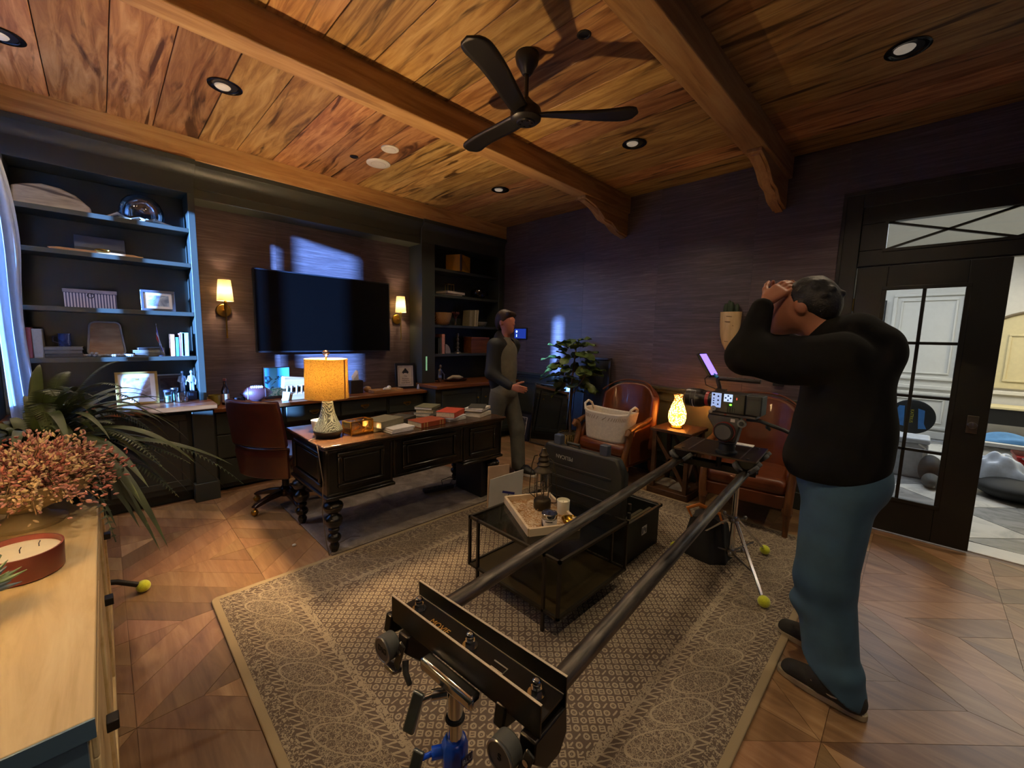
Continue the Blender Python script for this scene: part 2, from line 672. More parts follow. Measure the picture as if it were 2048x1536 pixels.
for (y0, y1, z0, lab) in ((2.50, 2.65, 2.93, 'square timber ceiling beam passing left of the black fan'), (0.94, 1.105, 2.93, 'square timber ceiling beam right of the black fan'),
                          (4.53, 4.75, 2.93, 'timber edge beam running along the ceiling above the television wall')):
    o = B(XL, XR, y0, y1, z0, ZC + 0.01).build('ceiling_beam', beam_wood, bev=0.006)
    tag(o, lab, 'beam', 'timber ceiling beams')
corb = [(3.52, 2.93), (3.52, 2.905), (3.60, 2.89), (3.70, 2.87), (3.78, 2.84), (3.85, 2.80), (3.90, 2.775), (3.98, 2.77), (4.04, 2.765), (4.09, 2.74), (4.14, 2.71), (4.20, 2.695), (4.28, 2.69), (4.37, 2.675), (4.37, 2.93)]
corb2 = [(p[0] + 0.03 if p[0] < 4.3 else p[0], p[1] - 0.018 if p[1] < 2.92 else p[1]) for p in corb]
for yc, lab in ((2.575, 'carved timber corbel under the beam end nearer the corner'), (1.02, 'carved timber corbel under the beam end nearer the door')):
    t = thing('corbel', lab, 'corbel', (XR, yc, 2.93), group='timber corbels')
    MB().prism(corb, 'y', yc - 0.052, yc + 0.052).build('bracket', beam_wood, t, bev=0.004, W=True)
    MB().prism(corb2, 'y', yc - 0.03, yc + 0.03).build('scroll_rib', beam_wood, t, bev=0.003, W=True)

# walls
wr = MB()
DY0, DY1, DZ = -1.20, 0.43, 2.62
wr.box(XR, XR + 0.15, DY1, YT, 0, ZC + .02).box(XR, XR + 0.15, YB, DY0, 0, ZC + .02).box(XR, XR + 0.15, DY0, DY1, DZ, ZC + .02)
wall_r = structure(wr.build('wall_right', cabinet))
ys = [4.55, 4.08, 3.107, 2.129, 1.194, 0.552]
for i in range(5):
    B(XR - 0.005, XR + 0.001, ys[i + 1] + .0007, ys[i] - .0007, 0.99, ZC - .002).build('wallpaper_strip', paper_y, wall_r, smooth=0)
B(XR - 0.005, XR + 0.001, -1.4, 0.551, 2.69, ZC - .002).build('wallpaper_strip', paper_y, wall_r, smooth=0)
wall_t = structure(B(XL, XR, YT, YT + 0.1, 0, ZC).build('wall_tv', cab_dark))
xw = [0.62, 1.35, 2.27, 3.0]
for i in range(3):
    B(xw[i] + .0007, xw[i + 1] - .0007, 4.87, 4.9, 0.7, 2.75).build('wallpaper_strip', paper_x, wall_t, smooth=0)
wl = MB()
W_ = [(1.20, 1.35, 1.80, 2.60), (3.61, 3.94, 0.95, 2.88), (3.99, 4.36, 0.95, 2.715)]  # unseen openings shaped so the sun patches land on bookcase and walls
yy = [YB] + [q for w in W_ for q in w[:2]] + [YT]
for i in range(0, len(yy), 2):
    wl.box(XL - 0.07, XL, yy[i], yy[i + 1], 0, ZC + .02)
for (a, b, z0, z1) in W_:
    wl.box(XL - 0.07, XL, a, b, 0, z0).box(XL - 0.07, XL, a, b, z1, ZC + .02)
wall_l = structure(wl.build('wall_left', cabinet))
wall_b = structure(MB().box(XL, .7, YB - .1, YB, 0, ZC + .02).box(3.5, XR + .15, YB - .1, YB, 0, ZC + .02).box(.7, 3.5, YB - .1, YB, 0, .8).box(.7, 3.5, YB - .1, YB, 2.7, ZC + .02).build('wall_back', cabinet))
wo = structure(MB().box(.7, 3.5, YB - .08, YB - .03, .8, .86).box(.7, 3.5, YB - .08, YB - .03, 2.64, 2.7).box(.7, .76, YB - .08, YB - .03, .86, 2.64).box(3.44, 3.5, YB - .08, YB - .03, .86, 2.64).box(2.07, 2.13, YB - .08, YB - .03, .86, 2.64).build('window_5', door_black))  # added window, out of view: brings blue fill from behind the camera
B(.76, 3.44, YB - .056, YB - .053, .86, 2.64).build('fill_shade', cloth_light('sheer_fill_shade', '#52575e', .8), wo)  # added shade that spreads the sun into soft fill
for n, (a, b, z0, z1) in enumerate(W_):
    m = MB().box(XL - .05, XL - .02, a, b, z0, z0 + .02).box(XL - .05, XL - .02, a, b, z1 - .02, z1).box(XL - .05, XL - .02, a, a + .012, z0, z1).box(XL - .05, XL - .02, b - .012, b, z0, z1)
    wo = structure(m.build('window_%d' % (n + 1), door_black))
    B(XL - .037, XL - .033, a + .012, b - .012, z0 + .02, z1 - .02).build('pane', paneglass, wo)
# paint-grade trims on the right wall
tr = structure(B(XR - 0.03, XR, 0.552, 4.5, 0.955, 0.99).build('trim_1', cabinet, bev=0.006))
B(XR - 0.018, XR, 0.552, 4.5, 0.925, 0.955).build('rail_bead', cabinet, tr, bev=0.004)
bb = structure(B(XR - 0.02, XR, 0.552, 4.5, 0, 0.16).build('baseboard_right', cabinet, bev=0.005))


def ring_yz(y0, y1, z0, z1, w, x0, x1):
    return MB().box(x0, x1, y0, y1, z0, z0 + w).box(x0, x1, y0, y1, z1 - w, z1).box(x0, x1, y0, y0 + w, z0 + w, z1 - w).box(x0, x1, y1 - w, y1, z0 + w, z1 - w)


for i, (a, b) in enumerate(((0.66, 1.22), (1.34, 2.08), (2.2, 3.02), (3.14, 4.2))):
    ring_yz(a, b, 0.25, 0.86, 0.025, XR - 0.016, XR).build('panel_moulding', cabinet, wall_r, bev=0.004)

# crown above the built-ins
crn = [(4.62, 2.80), (4.60, 2.80), (4.598, 2.82), (4.585, 2.845), (4.565, 2.875), (4.545, 2.89), (4.54, 2.93), (4.62, 2.93)]
t2 = structure(MB().prism(crn, 'x', 0.66, 2.93).build('trim_2', cabinet, bev=0.002))
MB().prism([(y - 0.03, z) for y, z in crn], 'x', XL, 0.66).build('crown_return', cabinet, t2, bev=0.002)
MB().prism([(y - 0.03, z) for y, z in crn], 'x', 2.93, XR).build('crown_return', cabinet, t2, bev=0.002)
t3 = structure(B(0.64, 2.93, 4.60, 4.90, 2.635, 2.93).build('trim_3', cabinet, bev=0.004))
B(0.64, 2.93, 4.592, 4.60, 2.715, 2.73).build('frieze_bead', cabinet, t3)

# door wall: casing, transom, door leaf
t4 = structure(MB().box(XR - 0.022, XR + .01, DY1, DY1 + 0.12, 0, 2.70).box(XR - 0.022, XR + .01, DY0 - .12, DY0, 0, 2.70).box(XR - 0.022, XR + .01, DY0, DY1, 2.58, 2.70).build('trim_4', door_black, bev=0.004))
B(XR - 0.034, XR - .02, DY0 - .13, DY1 + .13, 2.68, 2.71).build('casing_cap', door_black, t4, bev=0.003)
B(XR - 0.034, XR - .02, DY1 + .105, DY1 + .13, 0, 2.68).build('casing_bead', door_black, t4, bev=0.003)
tw = structure(MB().box(XR, XR + .06, DY0, DY1, 2.115, 2.245).box(XR, XR + .06, DY0, DY1, 2.45, 2.60).box(XR, XR + .06, 0.27, DY1, 2.245, 2.45).box(XR, XR + .06, DY0, -1.04, 2.245, 2.45).build('window_4', door_black, bev=0.004))
B(XR - .008, XR + .004, DY0, DY1, 2.125, 2.15).build('rail_bead', door_black, tw)
ring_yz(-1.06, 0.29, 2.225, 2.47, 0.02, XR - .006, XR + .002).build('sash_bead', door_black, tw)
B(XR + .028, XR + .032, -1.04, 0.27, 2.245, 2.45).build('pane', doorglass, tw)
for (a, b) in ((0.27, -0.385), (-0.385, -1.04)):
    for (za, zb) in ((2.245, 2.45), (2.45, 2.245)):
        L_ = math.hypot(b - a, zb - za)
        MB().obox((XR + .03, (a + b) / 2, (za + zb) / 2), (0.024, L_, 0.016), (math.atan2(zb - za, b - a) if b > a else math.atan2(zb - za, b - a), 0, 0)).build('muntin', door_black, tw)

dr = structure(MB().box(XR, XR + .045, 0.238, DY1 - .004, 0.012, 2.112).box(XR, XR + .045, -0.385, -0.19, 0.012, 2.112).box(XR, XR + .045, -0.19, 0.238, 1.93, 2.112).box(XR, XR + .045, -0.19, 0.238, 0.012, 0.295).build('door_1', door_black, bev=0.003))
ring_yz(-0.215, 0.263, 0.27, 1.955, 0.03, XR - .006, XR + .003).build('glazing_bead', door_black, dr, bev=0.003)
zs = [0.295, 0.70, 1.115, 1.52, 1.93]
for j in range(4):
    for (a, b) in ((-0.19, 0.012), (0.032, 0.238)):
        B(XR + .021, XR + .025, a, b, zs[j], zs[j + 1]).build('pane', doorglass, dr, smooth=0)
B(XR + .006, XR + .04, 0.011, 0.033, 0.295, 1.93).build('muntin', door_black, dr, bev=0.003)
for z in zs[1:4]:
    B(XR + .006, XR + .04, -0.19, 0.238, z - .011, z + .011).build('muntin', door_black, dr, bev=0.003)
lk = B(XR - .006, XR + .001, -0.342, -0.285, 0.885, 1.012).build('lock_plate', P('lock_plate_bronze', '#6b655a', 0.35, 0.8), dr, bev=0.003)
MB().cyl((XR - .03, -0.313, 0.945), (XR - .004, -0.313, 0.945), 0.024, n=20).build('turn_knob', steel, lk, bev=0.003)
B(XR - .045, XR - .03, -0.318, -0.308, 0.925, 0.965).build('thumb_turn', steel, lk, bev=0.003)
for z in (1.82, 1.05, 0.3):
    MB().cyl((XR - .008, DY1 - .002, z - .05), (XR - .008, DY1 - .002, z + .05), 0.007, n=10).build('hinge', brass, dr)

# hall beyond
hf = structure(B(XR + .15, 9.6, -4, 3.5, -0.05, -0.006).build('floor_hall', P('hall_grout', '#8b8a86', 0.5)))
def marble(nm, a, b):
    m, nt, p, L = newmat(nm)
    n_ = noise(nt, coords(nt, 'Object', (1, 1, 1), rnd=9), 2.2, 8, 2.2, 0.6)
    L.new(ramp(nt, n_, [(0.35, a), (0.55, b), (0.7, b)]), p.inputs[0])
    setp(p, Roughness=0.25)
    return m


mw, mg = marble('marble_white', '#b9b9b6', '#dcdad4'), marble('marble_grey', '#77797b', '#9fa0a0')
for i in range(-4, 9):
    for j in range(-5, 4):
        u, w = i * 0.62, j * 0.62
        cx, cy = 6.0 + (u - w) * 0.7071, -0.35 + (u + w) * 0.7071
        if not (4.62 < cx < 9.2 and -2.3 < cy < 1.6):
            continue
        h = 0.305
        pts = [(cx, cy - h * 1.414), (cx + h * 1.414, cy), (cx, cy + h * 1.414), (cx - h * 1.414, cy)]
        pts = [(max(p[0], 4.66), p[1]) for p in pts]
        MB().prism(pts, 'z', -0.006, 0).build('floor_tile', mg if (i + j) % 2 else mw, hf, smooth=0)
structure(B(XR + .06, 4.65, DY0, DY1, -0.03, 0.004).build('trim_5', white, bev=0.002))
hw = structure(MB().box(9.5, 9.6, -4, 3.5, 0, 3.05).build('wall_hall_end', white))
structure(B(XR + .05, XR + .15, -4.1, YB - .1, 0, 3.05).build('wall_hall_near', white))
structure(B(XR + .15, 9.6, 3.5, 3.6, 0, 3.05).build('wall_hall_left', white))
structure(B(XR + .15, 9.6, -4.1, -4, 0, 3.05).build('wall_hall_right', white))
structure(B(XR + .15, 9.6, -4, 3.5, 3.05, 3.1).build('ceiling_hall', white))
for (a, b, z0, z1) in ((0.55, 1.5, 0.95, 2.7), (-0.45, 0.4, 0.95, 2.35), (-0.45, 0.4, 2.45, 2.85), (0.55, 1.5, 0.15, 0.75), (-0.45, 0.4, 0.15, 0.75), (-2.2, -1.75, 0.15, 2.7)):
    ring_yz(a, b, z0, z1, 0.05, 9.46, 9.5).build('panel_moulding', white, hw, bev=0.01)
    ring_yz(a + .1, b - .1, z0 + .1, z1 - .1, 0.025, 9.475, 9.5).build('panel_moulding', white, hw, bev=0.006)
B(9.46, 9.5, -4, 3.5, 0.8, 0.86).build('dado_rail', white, hw, bev=0.008)
B(9.47, 9.5, -4, 3.5, 0, 0.12).build('skirting', white, hw, bev=0.006)
cream = P('cream_paint', '#cfc39a', 0.5, var=0.04)
arch = [(-1.7, 0.9), (-0.7, 0.9)] + [(-1.2 + 0.5 * math.cos(a), 1.75 + 0.28 * math.sin(a)) for a in [PI * k / 14 for k in range(15)]]
MB().prism(arch, 'x', 9.46, 9.5).build('arched_panel', cream, hw)
pts = [(9.45, -0.7, 0.9)] + [(9.45, -1.2 + 0.5 * math.cos(a), 1.75 + 0.28 * math.sin(a)) for a in [PI * k / 20 for k in range(21)]] + [(9.45, -1.7, 0.9)]
MB().tube(pts, 0.022, 8).build('arch_moulding', P('arch_bronze', '#6e6046', 0.45), hw)
ring_yz(-1.5, -0.9, 1.0, 1.7, 0.03, 9.44, 9.47).build('panel_moulding', cream, hw, bev=0.006)
# ---------------------------------------------------------------- built-in cabinets along the television wall
def ring_xz(x0, x1, z0, z1, w, y0, y1):
    return MB().box(x0, x1, y0, y1, z0, z0 + w).box(x0, x1, y0, y1, z1 - w, z1).box(x0, x0 + w, y0, y1, z0 + w, z1 - w).box(x1 - w, x1, y0, y1, z0 + w, z1 - w)


def shaker(parent, x0, x1, z0, z1, y, knob=None, name='door'):
    d = B(x0, x1, y - .012, y, z0, z1).build(name, cabinet, parent, W=True, bev=.002)
    ring_xz(x0, x1, z0, z1, 0.055, y - .022, y - .011).build('rail_frame', cabinet, d, bev=.003)
    if knob:
        MB().sph((knob[0], y - .038, knob[1]), .013, 12, 8).cyl((knob[0], y - .03, knob[1]), (knob[0], y - .018, knob[1]), .006, n=10).build('knob', brass, d)
    return d


def bail(parent, x, y, z):
    m = MB()
    for s in (-1, 1):
        m.sph((x + s * .038, y - .012, z), (.011, .008, .011), 10, 6)
    m.tube([(x + .038 * math.cos(a), y - .018, z - .028 * math.sin(a)) for a in [PI * k / 10 for k in range(11)]], .0035, 6)
    m.box(x - .05, x + .05, y - .004, y, z - .012, z + .012)
    return m.build('bail_pull', brass, parent)


t = thing('base_cabinet', 'dark painted base cabinet under the left bookcase beside the fern', 'cabinet', (0.06, 4.6, 0), group='built-in base cabinets')
B(XL + .001, .65, 4.41, 4.88, .10, .82).build('body', cabinet, t, W=True)
B(XL + .001, .65, 4.47, 4.86, 0, .10).build('toe_kick', cab_dark, t, W=True)
shaker(t, -.03, .47, .15, .78, 4.41)
shaker(t, -.5, -.05, .15, .78, 4.41)
pl = B(.50, .65, 4.34, 4.42, .16, .82).build('pilaster', cabinet, t, W=True, bev=.004)
B(.485, .665, 4.32, 4.43, 0, .16).build('plinth_block', cabinet, pl, bev=.004)
o = B(XL + .001, .675, 4.27, 4.88, .82, .862).build('countertop', walnut, bev=.006)
tag(o, 'walnut countertop below the left bookcase with framed picture on it', 'countertop', 'walnut countertops')

t = thing('drawer_cabinet', 'long dark drawer unit with brass bail pulls below the television', 'cabinet', (1.8, 4.7, 0), group='built-in base cabinets')
B(.67, 1.26, 4.52, 4.86, .02, .752).build('body', cabinet, t, W=True)
B(2.40, 2.915, 4.52, 4.86, .02, .752).build('body', cabinet, t, W=True)
B(1.26, 2.40, 4.53, 4.86, .56, .752).build('body', cabinet, t, W=True)
for (x0, x1, z0, z1) in ((.69, 1.24, .54, .735), (.69, 1.24, .31, .525), (.69, 1.24, .06, .295), (1.28, 1.82, .58, .735), (1.84, 2.38, .58, .735), (2.42, 2.9, .54, .735), (2.42, 2.9, .31, .525), (2.42, 2.9, .06, .295)):
    d = B(x0, x1, 4.50, 4.522, z0, z1).build('drawer', cabinet, t, W=True, bev=.004)
    bail(d, (x0 + x1) / 2, 4.50, (z0 + z1) / 2 + .01)
o = B(.665, 2.92, 4.44, 4.868, .754, .79).build('countertop', walnut, bev=.006)
tag(o, 'long walnut countertop under the television', 'countertop', 'walnut countertops')

t = thing('base_cabinet', 'dark base cabinet under the right bookcase behind the walking person', 'cabinet', (3.65, 4.6, 0), group='built-in base cabinets')
B(2.93, XR - .001, 4.27, 4.88, .10, .82).build('body', cabinet, t, W=True)
B(2.97, XR - .001, 4.33, 4.86, 0, .10).build('toe_kick', cab_dark, t, W=True)
shaker(t, 3.02, 3.66, .14, .79, 4.27, knob=(3.60, .66))
shaker(t, 3.68, 4.32, .14, .79, 4.27, knob=(3.74, .66))
o = B(2.905, XR - .001, 4.20, 4.88, .82, .862).build('countertop', walnut, bev=.006)
tag(o, 'walnut countertop below the right bookcase', 'countertop', 'walnut countertops')

SHL = [2.367, 2.07, 1.648, 1.262]
SHR = [2.375, 2.04, 1.635, 1.245]


def bookcase(label, x0, x1, lw, rw, sh):
    t = thing('bookcase', label, 'bookcase', ((x0 + x1) / 2, 4.7, .862), group='built-in bookcases')
    B(x0, x1, 4.862, 4.885, .863, 2.93).build('back_panel', cab_dark, t, W=True)
    B(x0, x0 + lw, 4.57, 4.862, .863, 2.66).build('side_stile', cabinet, t, W=True, bev=.003)
    B(x1 - rw, x1, 4.57, 4.862, .863, 2.66).build('side_stile', cabinet, t, W=True, bev=.003)
    B(x0, x1, 4.57, 4.862, 2.66, 2.93).build('header', cabinet, t, W=True, bev=.003)
    for z in sh:
        B(x0 + lw + .001, x1 - rw - .001, 4.59, 4.86, z - .036, z).build('shelf', cabinet, t, W=True, bev=.003)
    return t


bl = bookcase('built-in dark bookcase at left, its right side lit blue', XL + .001, .645, .118, .05, SHL)
br = bookcase('built-in dark bookcase in the right corner, unlit', 2.925, XR - .001, .20, .10, SHR)
B(2.98, 3.0, 4.563, 4.569, 1.03, 1.215).build('green_strip', P('pale_green_glow', '#9fd6a4', 0.5, em='#9fe0b0', ems=0.25), br, W=True)  # pale green strip with a weak emission of its own

# television
t = thing('television', 'large black wall-mounted flat screen television between two sconces', 'television', (1.85, 4.83, 1.28))
B(1.11, 2.595, 4.80, 4.84, 1.28, 2.125).build('housing', black, t, W=True, bev=.004)
B(1.122, 2.583, 4.796, 4.80, 1.295, 2.113).build('screen', screen_off, t, W=True)
ring_xz(1.108, 2.597, 1.278, 2.127, .012, 4.794, 4.806).build('bezel', P('tv_bezel', '#3c4048', 0.3, 0.7), t, W=True)
B(1.5, 2.2, 4.84, 4.869, 1.5, 1.9).build('wall_mount', black, t, W=True)

# sconces
shade_m = cloth_light('sconce_linen', '#fff0d0', 0.6, tint=(.16, .15, .12, 1))
for x, lab in ((.862, 'brass wall sconce with white shade left of the television'), (2.735, 'brass wall sconce with white shade right of the television')):
    t = thing('wall_sconce', lab, 'sconce', (x, 4.87, 1.62), group='brass wall sconces')
    MB().cyl((x, 4.869, 1.69), (x, 4.852, 1.69), .066, .06, 28).build('backplate', brass, t, W=True, bev=.004)
    MB().tube([(x, 4.855, 1.69), (x, 4.80, 1.69), (x, 4.775, 1.70), (x, 4.765, 1.72)], .008, 10).build('arm', brass, t, W=True)
    MB().cyl((x, 4.765, 1.43), (x, 4.765, 1.79), .0065, n=10).sph((x, 4.765, 1.43), .009, 10, 6).cyl((x, 4.765, 1.70), (x, 4.765, 1.775), .014, .012, 14).build('rod', brass, t, W=True)
    MB().lathe([(.068, 1.775), (.052, 1.975)], 28, (x, 4.765, 0), caps=False).build('shade', shade_m, t, W=True)
    light('sconce_bulb', (x, 4.765, 1.87), 9.0, WARM, .02)

# curtain at the left window
cur = cloth_light('curtain_white_sheer', '#c8ccd0', 0.55)


def cf(u, v):
    z = 0.04 + 2.9 * v
    edge = -0.335 + (-0.13 * max(0, (z - 1.95) / 0.9) ** 1.5) + 0.02 * math.sin(z * 3.1)
    x = XL + .04 + (edge - XL - .04) * u + .018 * math.sin(u * 17 + z * .8)
    y = 4.28 + .06 * u + .03 * math.sin(u * 21 + z * 1.3)
    return (x, y, z)


o = MB().grid(cf, 36, 40).build('curtain', cur, smooth=180)
tag(o, 'pale curtain hanging beside the left bookcase, glowing blue', 'curtain')
# ---------------------------------------------------------------- rugs, desk and what stands on it
RX0, RX1, RY0, RY1 = 0.33, 3.72, 0.33, 2.655


def rug_material():
    m, nt, b, L = newmat('patterned_rug')
    tc = nt.nodes.new('ShaderNodeTexCoord')
    sx = nt.nodes.new('ShaderNodeSeparateXYZ')
    L.new(tc.outputs['Object'], sx.inputs[0])
    wob = S(noise(nt, coords(nt, 'Object'), 60, 3)) - 0.5
    x, y = S(sx.outputs[0]) + wob * 0.006, S(sx.outputs[1]) + wob * 0.006
    e = (x - RX0).mn(S(sx.outputs[0]) * -1.0 + RX1).mn((y - RY0).mn(y * -1.0 + RY1))

    def cell(px, py, s):
        u, w = (px / s).fr() - 0.5, (py / s).fr() - 0.5
        par = ((px / s).fl() + (py / s).fl()).md(2.0).ab()
        return u, w, par

    # field: rings, squares and bars on a diagonal lattice
    u, w, par = cell(x * 0.7071 + y * 0.7071 + 10.0, y * 0.7071 - x * 0.7071 + 10.0, 0.033)
    d = (u * u + w * w).sq()
    sqd = u.ab().mx(w.ab())
    ring = ((d - 0.30).ab().lt(0.11)).mx(d.lt(0.07) * par)
    sq = ((sqd - 0.30).ab().lt(0.09)).mx(u.ab().lt(.07) * w.ab().lt(.2))
    dash = ((u + w).ab().lt(0.14)) * sqd.lt(0.36)
    big = ((x / 0.066).fl() + (y / 0.1).fl()).md(3.0).ab().gt(0.9)
    field = par * ring + (par * -1.0 + 1.0) * (big * sq + (big * -1.0 + 1.0) * dash)
    # zigzag bands
    al = x + y
    zz = (((x * 1.0 + y) / 0.045).fr() - 0.5).ab() * 2.0

    def band(lo, hi):
        t = (e - lo) / (hi - lo)
        inside = t.gt(0.0) * t.lt(1.0)
        z = ((t * 0.8 + 0.1) - zz).ab().lt(0.20)
        return inside, z
    b1, z1 = band(0.085, 0.118)
    b2, z2 = band(0.305, 0.34)
    # scroll border
    vo = nt.nodes.new('ShaderNodeTexVoronoi')
    vo.feature = 'DISTANCE_TO_EDGE'
    vo.inputs['Scale'].default_value = 38
    L.new(coords(nt, 'Object'), vo.inputs['Vector'])
    n1 = S(noise(nt, coords(nt, 'Object'), 75, 2, 1.5))
    scroll = ((n1 - 0.5).ab().lt(0.035)).mx(S(vo.outputs[0]).lt(0.035))
    arcs = ((((e - 0.21) * (e - 0.21) + (((x + y) / 0.2).fr() - 0.5) * (((x + y) / 0.2).fr() - 0.5) * 0.04).sq() - 0.085).ab().lt(0.0035))
    guard = n1.gt(0.52)
    infield = e.gt(0.375)
    inborder = e.gt(0.118) * e.lt(0.305)
    pat = infield * field + inborder * (scroll.mx(arcs)) + b1 * z1 + b2 * z2 + e.gt(0.34) * e.lt(0.375) * n1.gt(0.44) + e.gt(0.035) * e.lt(0.085) * guard
    big_n = S(noise(nt, coords(nt, 'Object'), 3.5, 3))
    lo_c = mixc(nt, big_n, '#55493f', '#6a5d52')
    hi_c = mixc(nt, big_n, '#93866f', '#ae9f86')
    c = mixc(nt, (pat.mn(1.0) * 0.92), lo_c, hi_c)
    c = mixc(nt, e.lt(0.034), c, '#9b8a6c')
    L.new(c, b.inputs['Base Color'])
    setp(b, Roughness=0.95)
    b.inputs['Specular IOR Level'].default_value = 0.1
    fuzz = S(noise(nt, coords(nt, 'Object'), 420, 2))
    bump(nt, b, (pat.mn(1.0) * 0.5 + fuzz).k, 0.5, 0.003)
    return m


rm = MB()
r = 0.035
outline = []
for (cx_, cy_, a0) in ((RX1 - r, RY1 - r, 0), (RX0 + r, RY1 - r, 1), (RX0 + r, RY0 + r, 2), (RX1 - r, RY0 + r, 3)):
    outline += [(cx_ + r * math.cos((a0 + k / 5) * PI / 2), cy_ + r * math.sin((a0 + k / 5) * PI / 2)) for k in range(6)]
o = MB().prism(outline, 'z', .001, .013).build('area_rug', rug_material(), bev=.005, seg=3)
tag(o, 'large taupe patterned rug with cream binding under the camera rails', 'rug')

m, nt, b, L = newmat('faded_desk_rug')
n1 = noise(nt, coords(nt), 5, 7, 1.2)
n2 = noise(nt, coords(nt), 140, 2)
L.new(ramp(nt, (S(n1) * .75 + S(n2) * .25).k, [(0.3, '#4d453d'), (0.5, '#756a5e'), (0.66, '#8f857a'), (0.8, '#6b5648')]), b.inputs[0])
setp(b, Roughness=0.95)
bump(nt, b, n2, .4, .002)
drug = m


def dr_(u, v):
    x, y = 1.0 + 1.68 * u, 2.67 + 1.13 * v
    z = .008 + .006 * math.sin(u * 9) * math.sin(v * 7)
    k = max(0, u - .8) / .2
    x -= .05 * k * math.cos(v * 5)
    y -= .0
    z += .03 * k * max(0, 1 - v * 3) * math.sin(k * 3)
    return (x, y, max(z, .004))


o = MB().grid(dr_, 40, 24).build('area_rug', drug, smooth=180, solid=.006)
tag(o, 'small faded grey rug lying under the black desk', 'rug')

# desk
DX0, DX1, DY_0, DY_1, DH = .95, 2.575, 2.625, 3.375, .77
t = thing('writing_desk', 'black lacquered desk with panelled front and turned legs', 'desk', ((DX0 + DX1) / 2, 3.0, 0))
B(DX0, DX1, DY_0, DY_1, DH - .018, DH).build('desk_top', desk_top, t, W=True, bev=.006)
B(DX0 + .01, DX1 - .01, DY_0 + .01, DY_1 - .01, DH - .034, DH - .018).build('top_moulding', desk_black, t, W=True, bev=.006)
b0, b1, zb = .415, .736, .415
fx = [(DX0 + .028, 1.452), (1.458, 2.098), (2.104, DX1 - .028)]
for i, (x0, x1) in enumerate(fx):
    z0 = .44 if i == 1 else .415
    yb = DY_1 - .03 if i != 1 else 2.9
    p = B(x0, x1, DY_0 + .035, yb, z0, DH - .034).build('pedestal' if i != 1 else 'modesty_panel', desk_black, t, W=True, bev=.003)
    ring_xz(x0 + .07, x1 - .07, z0 + .05, DH - .06, .028, DY_0 + .018, DY_0 + .037).build('panel_frame', desk_black, p, bev=.008)
    B(x0 + .11, x1 - .11, DY_0 + .024, DY_0 + .037, z0 + .09, DH - .10).build('raised_panel', desk_black, p, bev=.008)
    ring_xz(x0 + .004, x1 - .004, z0 + .004, DH - .036, .018, DY_0 + .028, DY_0 + .037).build('edge_bead', desk_black, p, bev=.004)
    if i != 1:
        B(x0 - .012, x1 + .012, DY_0 + .018, yb + .012, .395, .418).build('base_moulding', desk_black, p, bev=.006)
    if i == 0:
        ring_yz(DY_0 + .12, DY_1 - .12, z0 + .05, DH - .06, .028, x0 - .018, x0 + .002).build('panel_frame', desk_black, p, bev=.008)
        B(x0 - .01, x0 + .002, DY_0 + .17, DY_1 - .17, z0 + .09, DH - .10).build('raised_panel', desk_black, p, bev=.008)
leg = [(.024, 0), (.022, .012), (.03, .03), (.034, .05), (.026, .068), (.024, .075), (.04, .09), (.046, .108), (.04, .126), (.026, .138), (.026, .146), (.036, .158), (.036, .172), (.028, .18), (.046, .196), (.056, .218), (.058, .238), (.05, .258), (.03, .272), (.026, .28), (.05, .296), (.062, .318), (.066, .335), (.058, .352), (.036, .366), (.04, .376), (.048, .388), (.048, .396)]
lm = MB().lathe(leg, 22).mesh('leg')
lm.materials.append(desk_black)
for (x, y) in ((1.035, 2.712), (1.02, 3.30), (2.49, 2.712), (2.505, 3.30)):
    o = link('leg', lm, t, W=True)
    o.location = (x, y, .001)

# desk lamp
lx, ly = 1.087, 2.90
t = thing('table_lamp', 'lit table lamp with burlap drum shade on the black desk', 'lamp', (lx, ly, .771))
MB().lathe([(.078, 0), (.082, .012), (.095, .034), (.098, .046), (.02, .05)], 32).build('base', black, t, bev=.002)
m, nt, bb_, L = newmat('carved_grain_ceramic')
vv = coords(nt, 'Object', (1, 1, .35))
wv = nt.nodes.new('ShaderNodeTexWave')
wv.wave_type = 'RINGS'
wv.inputs['Scale'].default_value = 60
wv.inputs['Distortion'].default_value = 7
wv.inputs['Detail'].default_value = 2
L.new(vv, wv.inputs[0])
L.new(ramp(nt, wv.outputs[1], [(.35, '#20251f'), (.6, '#626860')]), bb_.inputs[0])
bump(nt, bb_, wv.outputs[1], .4, .004)
setp(bb_, Roughness=.4)
MB().lathe([(.095, .05), (.088, .07), (.068, .11), (.05, .16), (.04, .21), (.034, .25), (.03, .27), (.0, .272)], 32).build('body', m, t)
MB().cyl((0, 0, .27), (0, 0, .56), .006, n=10).cyl((0, 0, .30), (0, 0, .36), .016, n=14).tube([(.06 * math.cos(a), 0, .43 + .10 * math.sin(a)) for a in [PI * k / 12 for k in range(13)]], .002, 6).build('harp', brass, t)
MB().lathe([(.142, .275), (.138, .545)], 40, caps=False).build('shade', cloth_light('burlap_shade', '#d9b06a', 0.62, weave=420, tint=(.024, .020, .010, 1)), t)
MB().obox((.075, -.121, .41), (.012, .002, .27), (0, 0, math.radians(32))).build('seam', P('shade_seam_tape', '#8a5f34', 0.8), t)
MB().tube([(.142 * math.cos(a), .142 * math.sin(a), .275) for a in [2 * PI * k / 32 for k in range(32)]], .0025, 6, True).build('shade_rim', P('shade_rim_tape', '#c79a5a', 0.8), t)
MB().tube([(.138 * math.cos(a), .138 * math.sin(a), .545) for a in [2 * PI * k / 32 for k in range(32)]], .0025, 6, True).build('shade_rim', P('shade_rim_tape', '#c79a5a', 0.8), t)
MB().lathe([(.004, .555), (.012, .56), (.008, .566), (.02, .576), (.026, .588), (.022, .598), (.012, .606), (.0, .608)], 8).build('finial', clear('crystal_finial', gloss=.3), t)
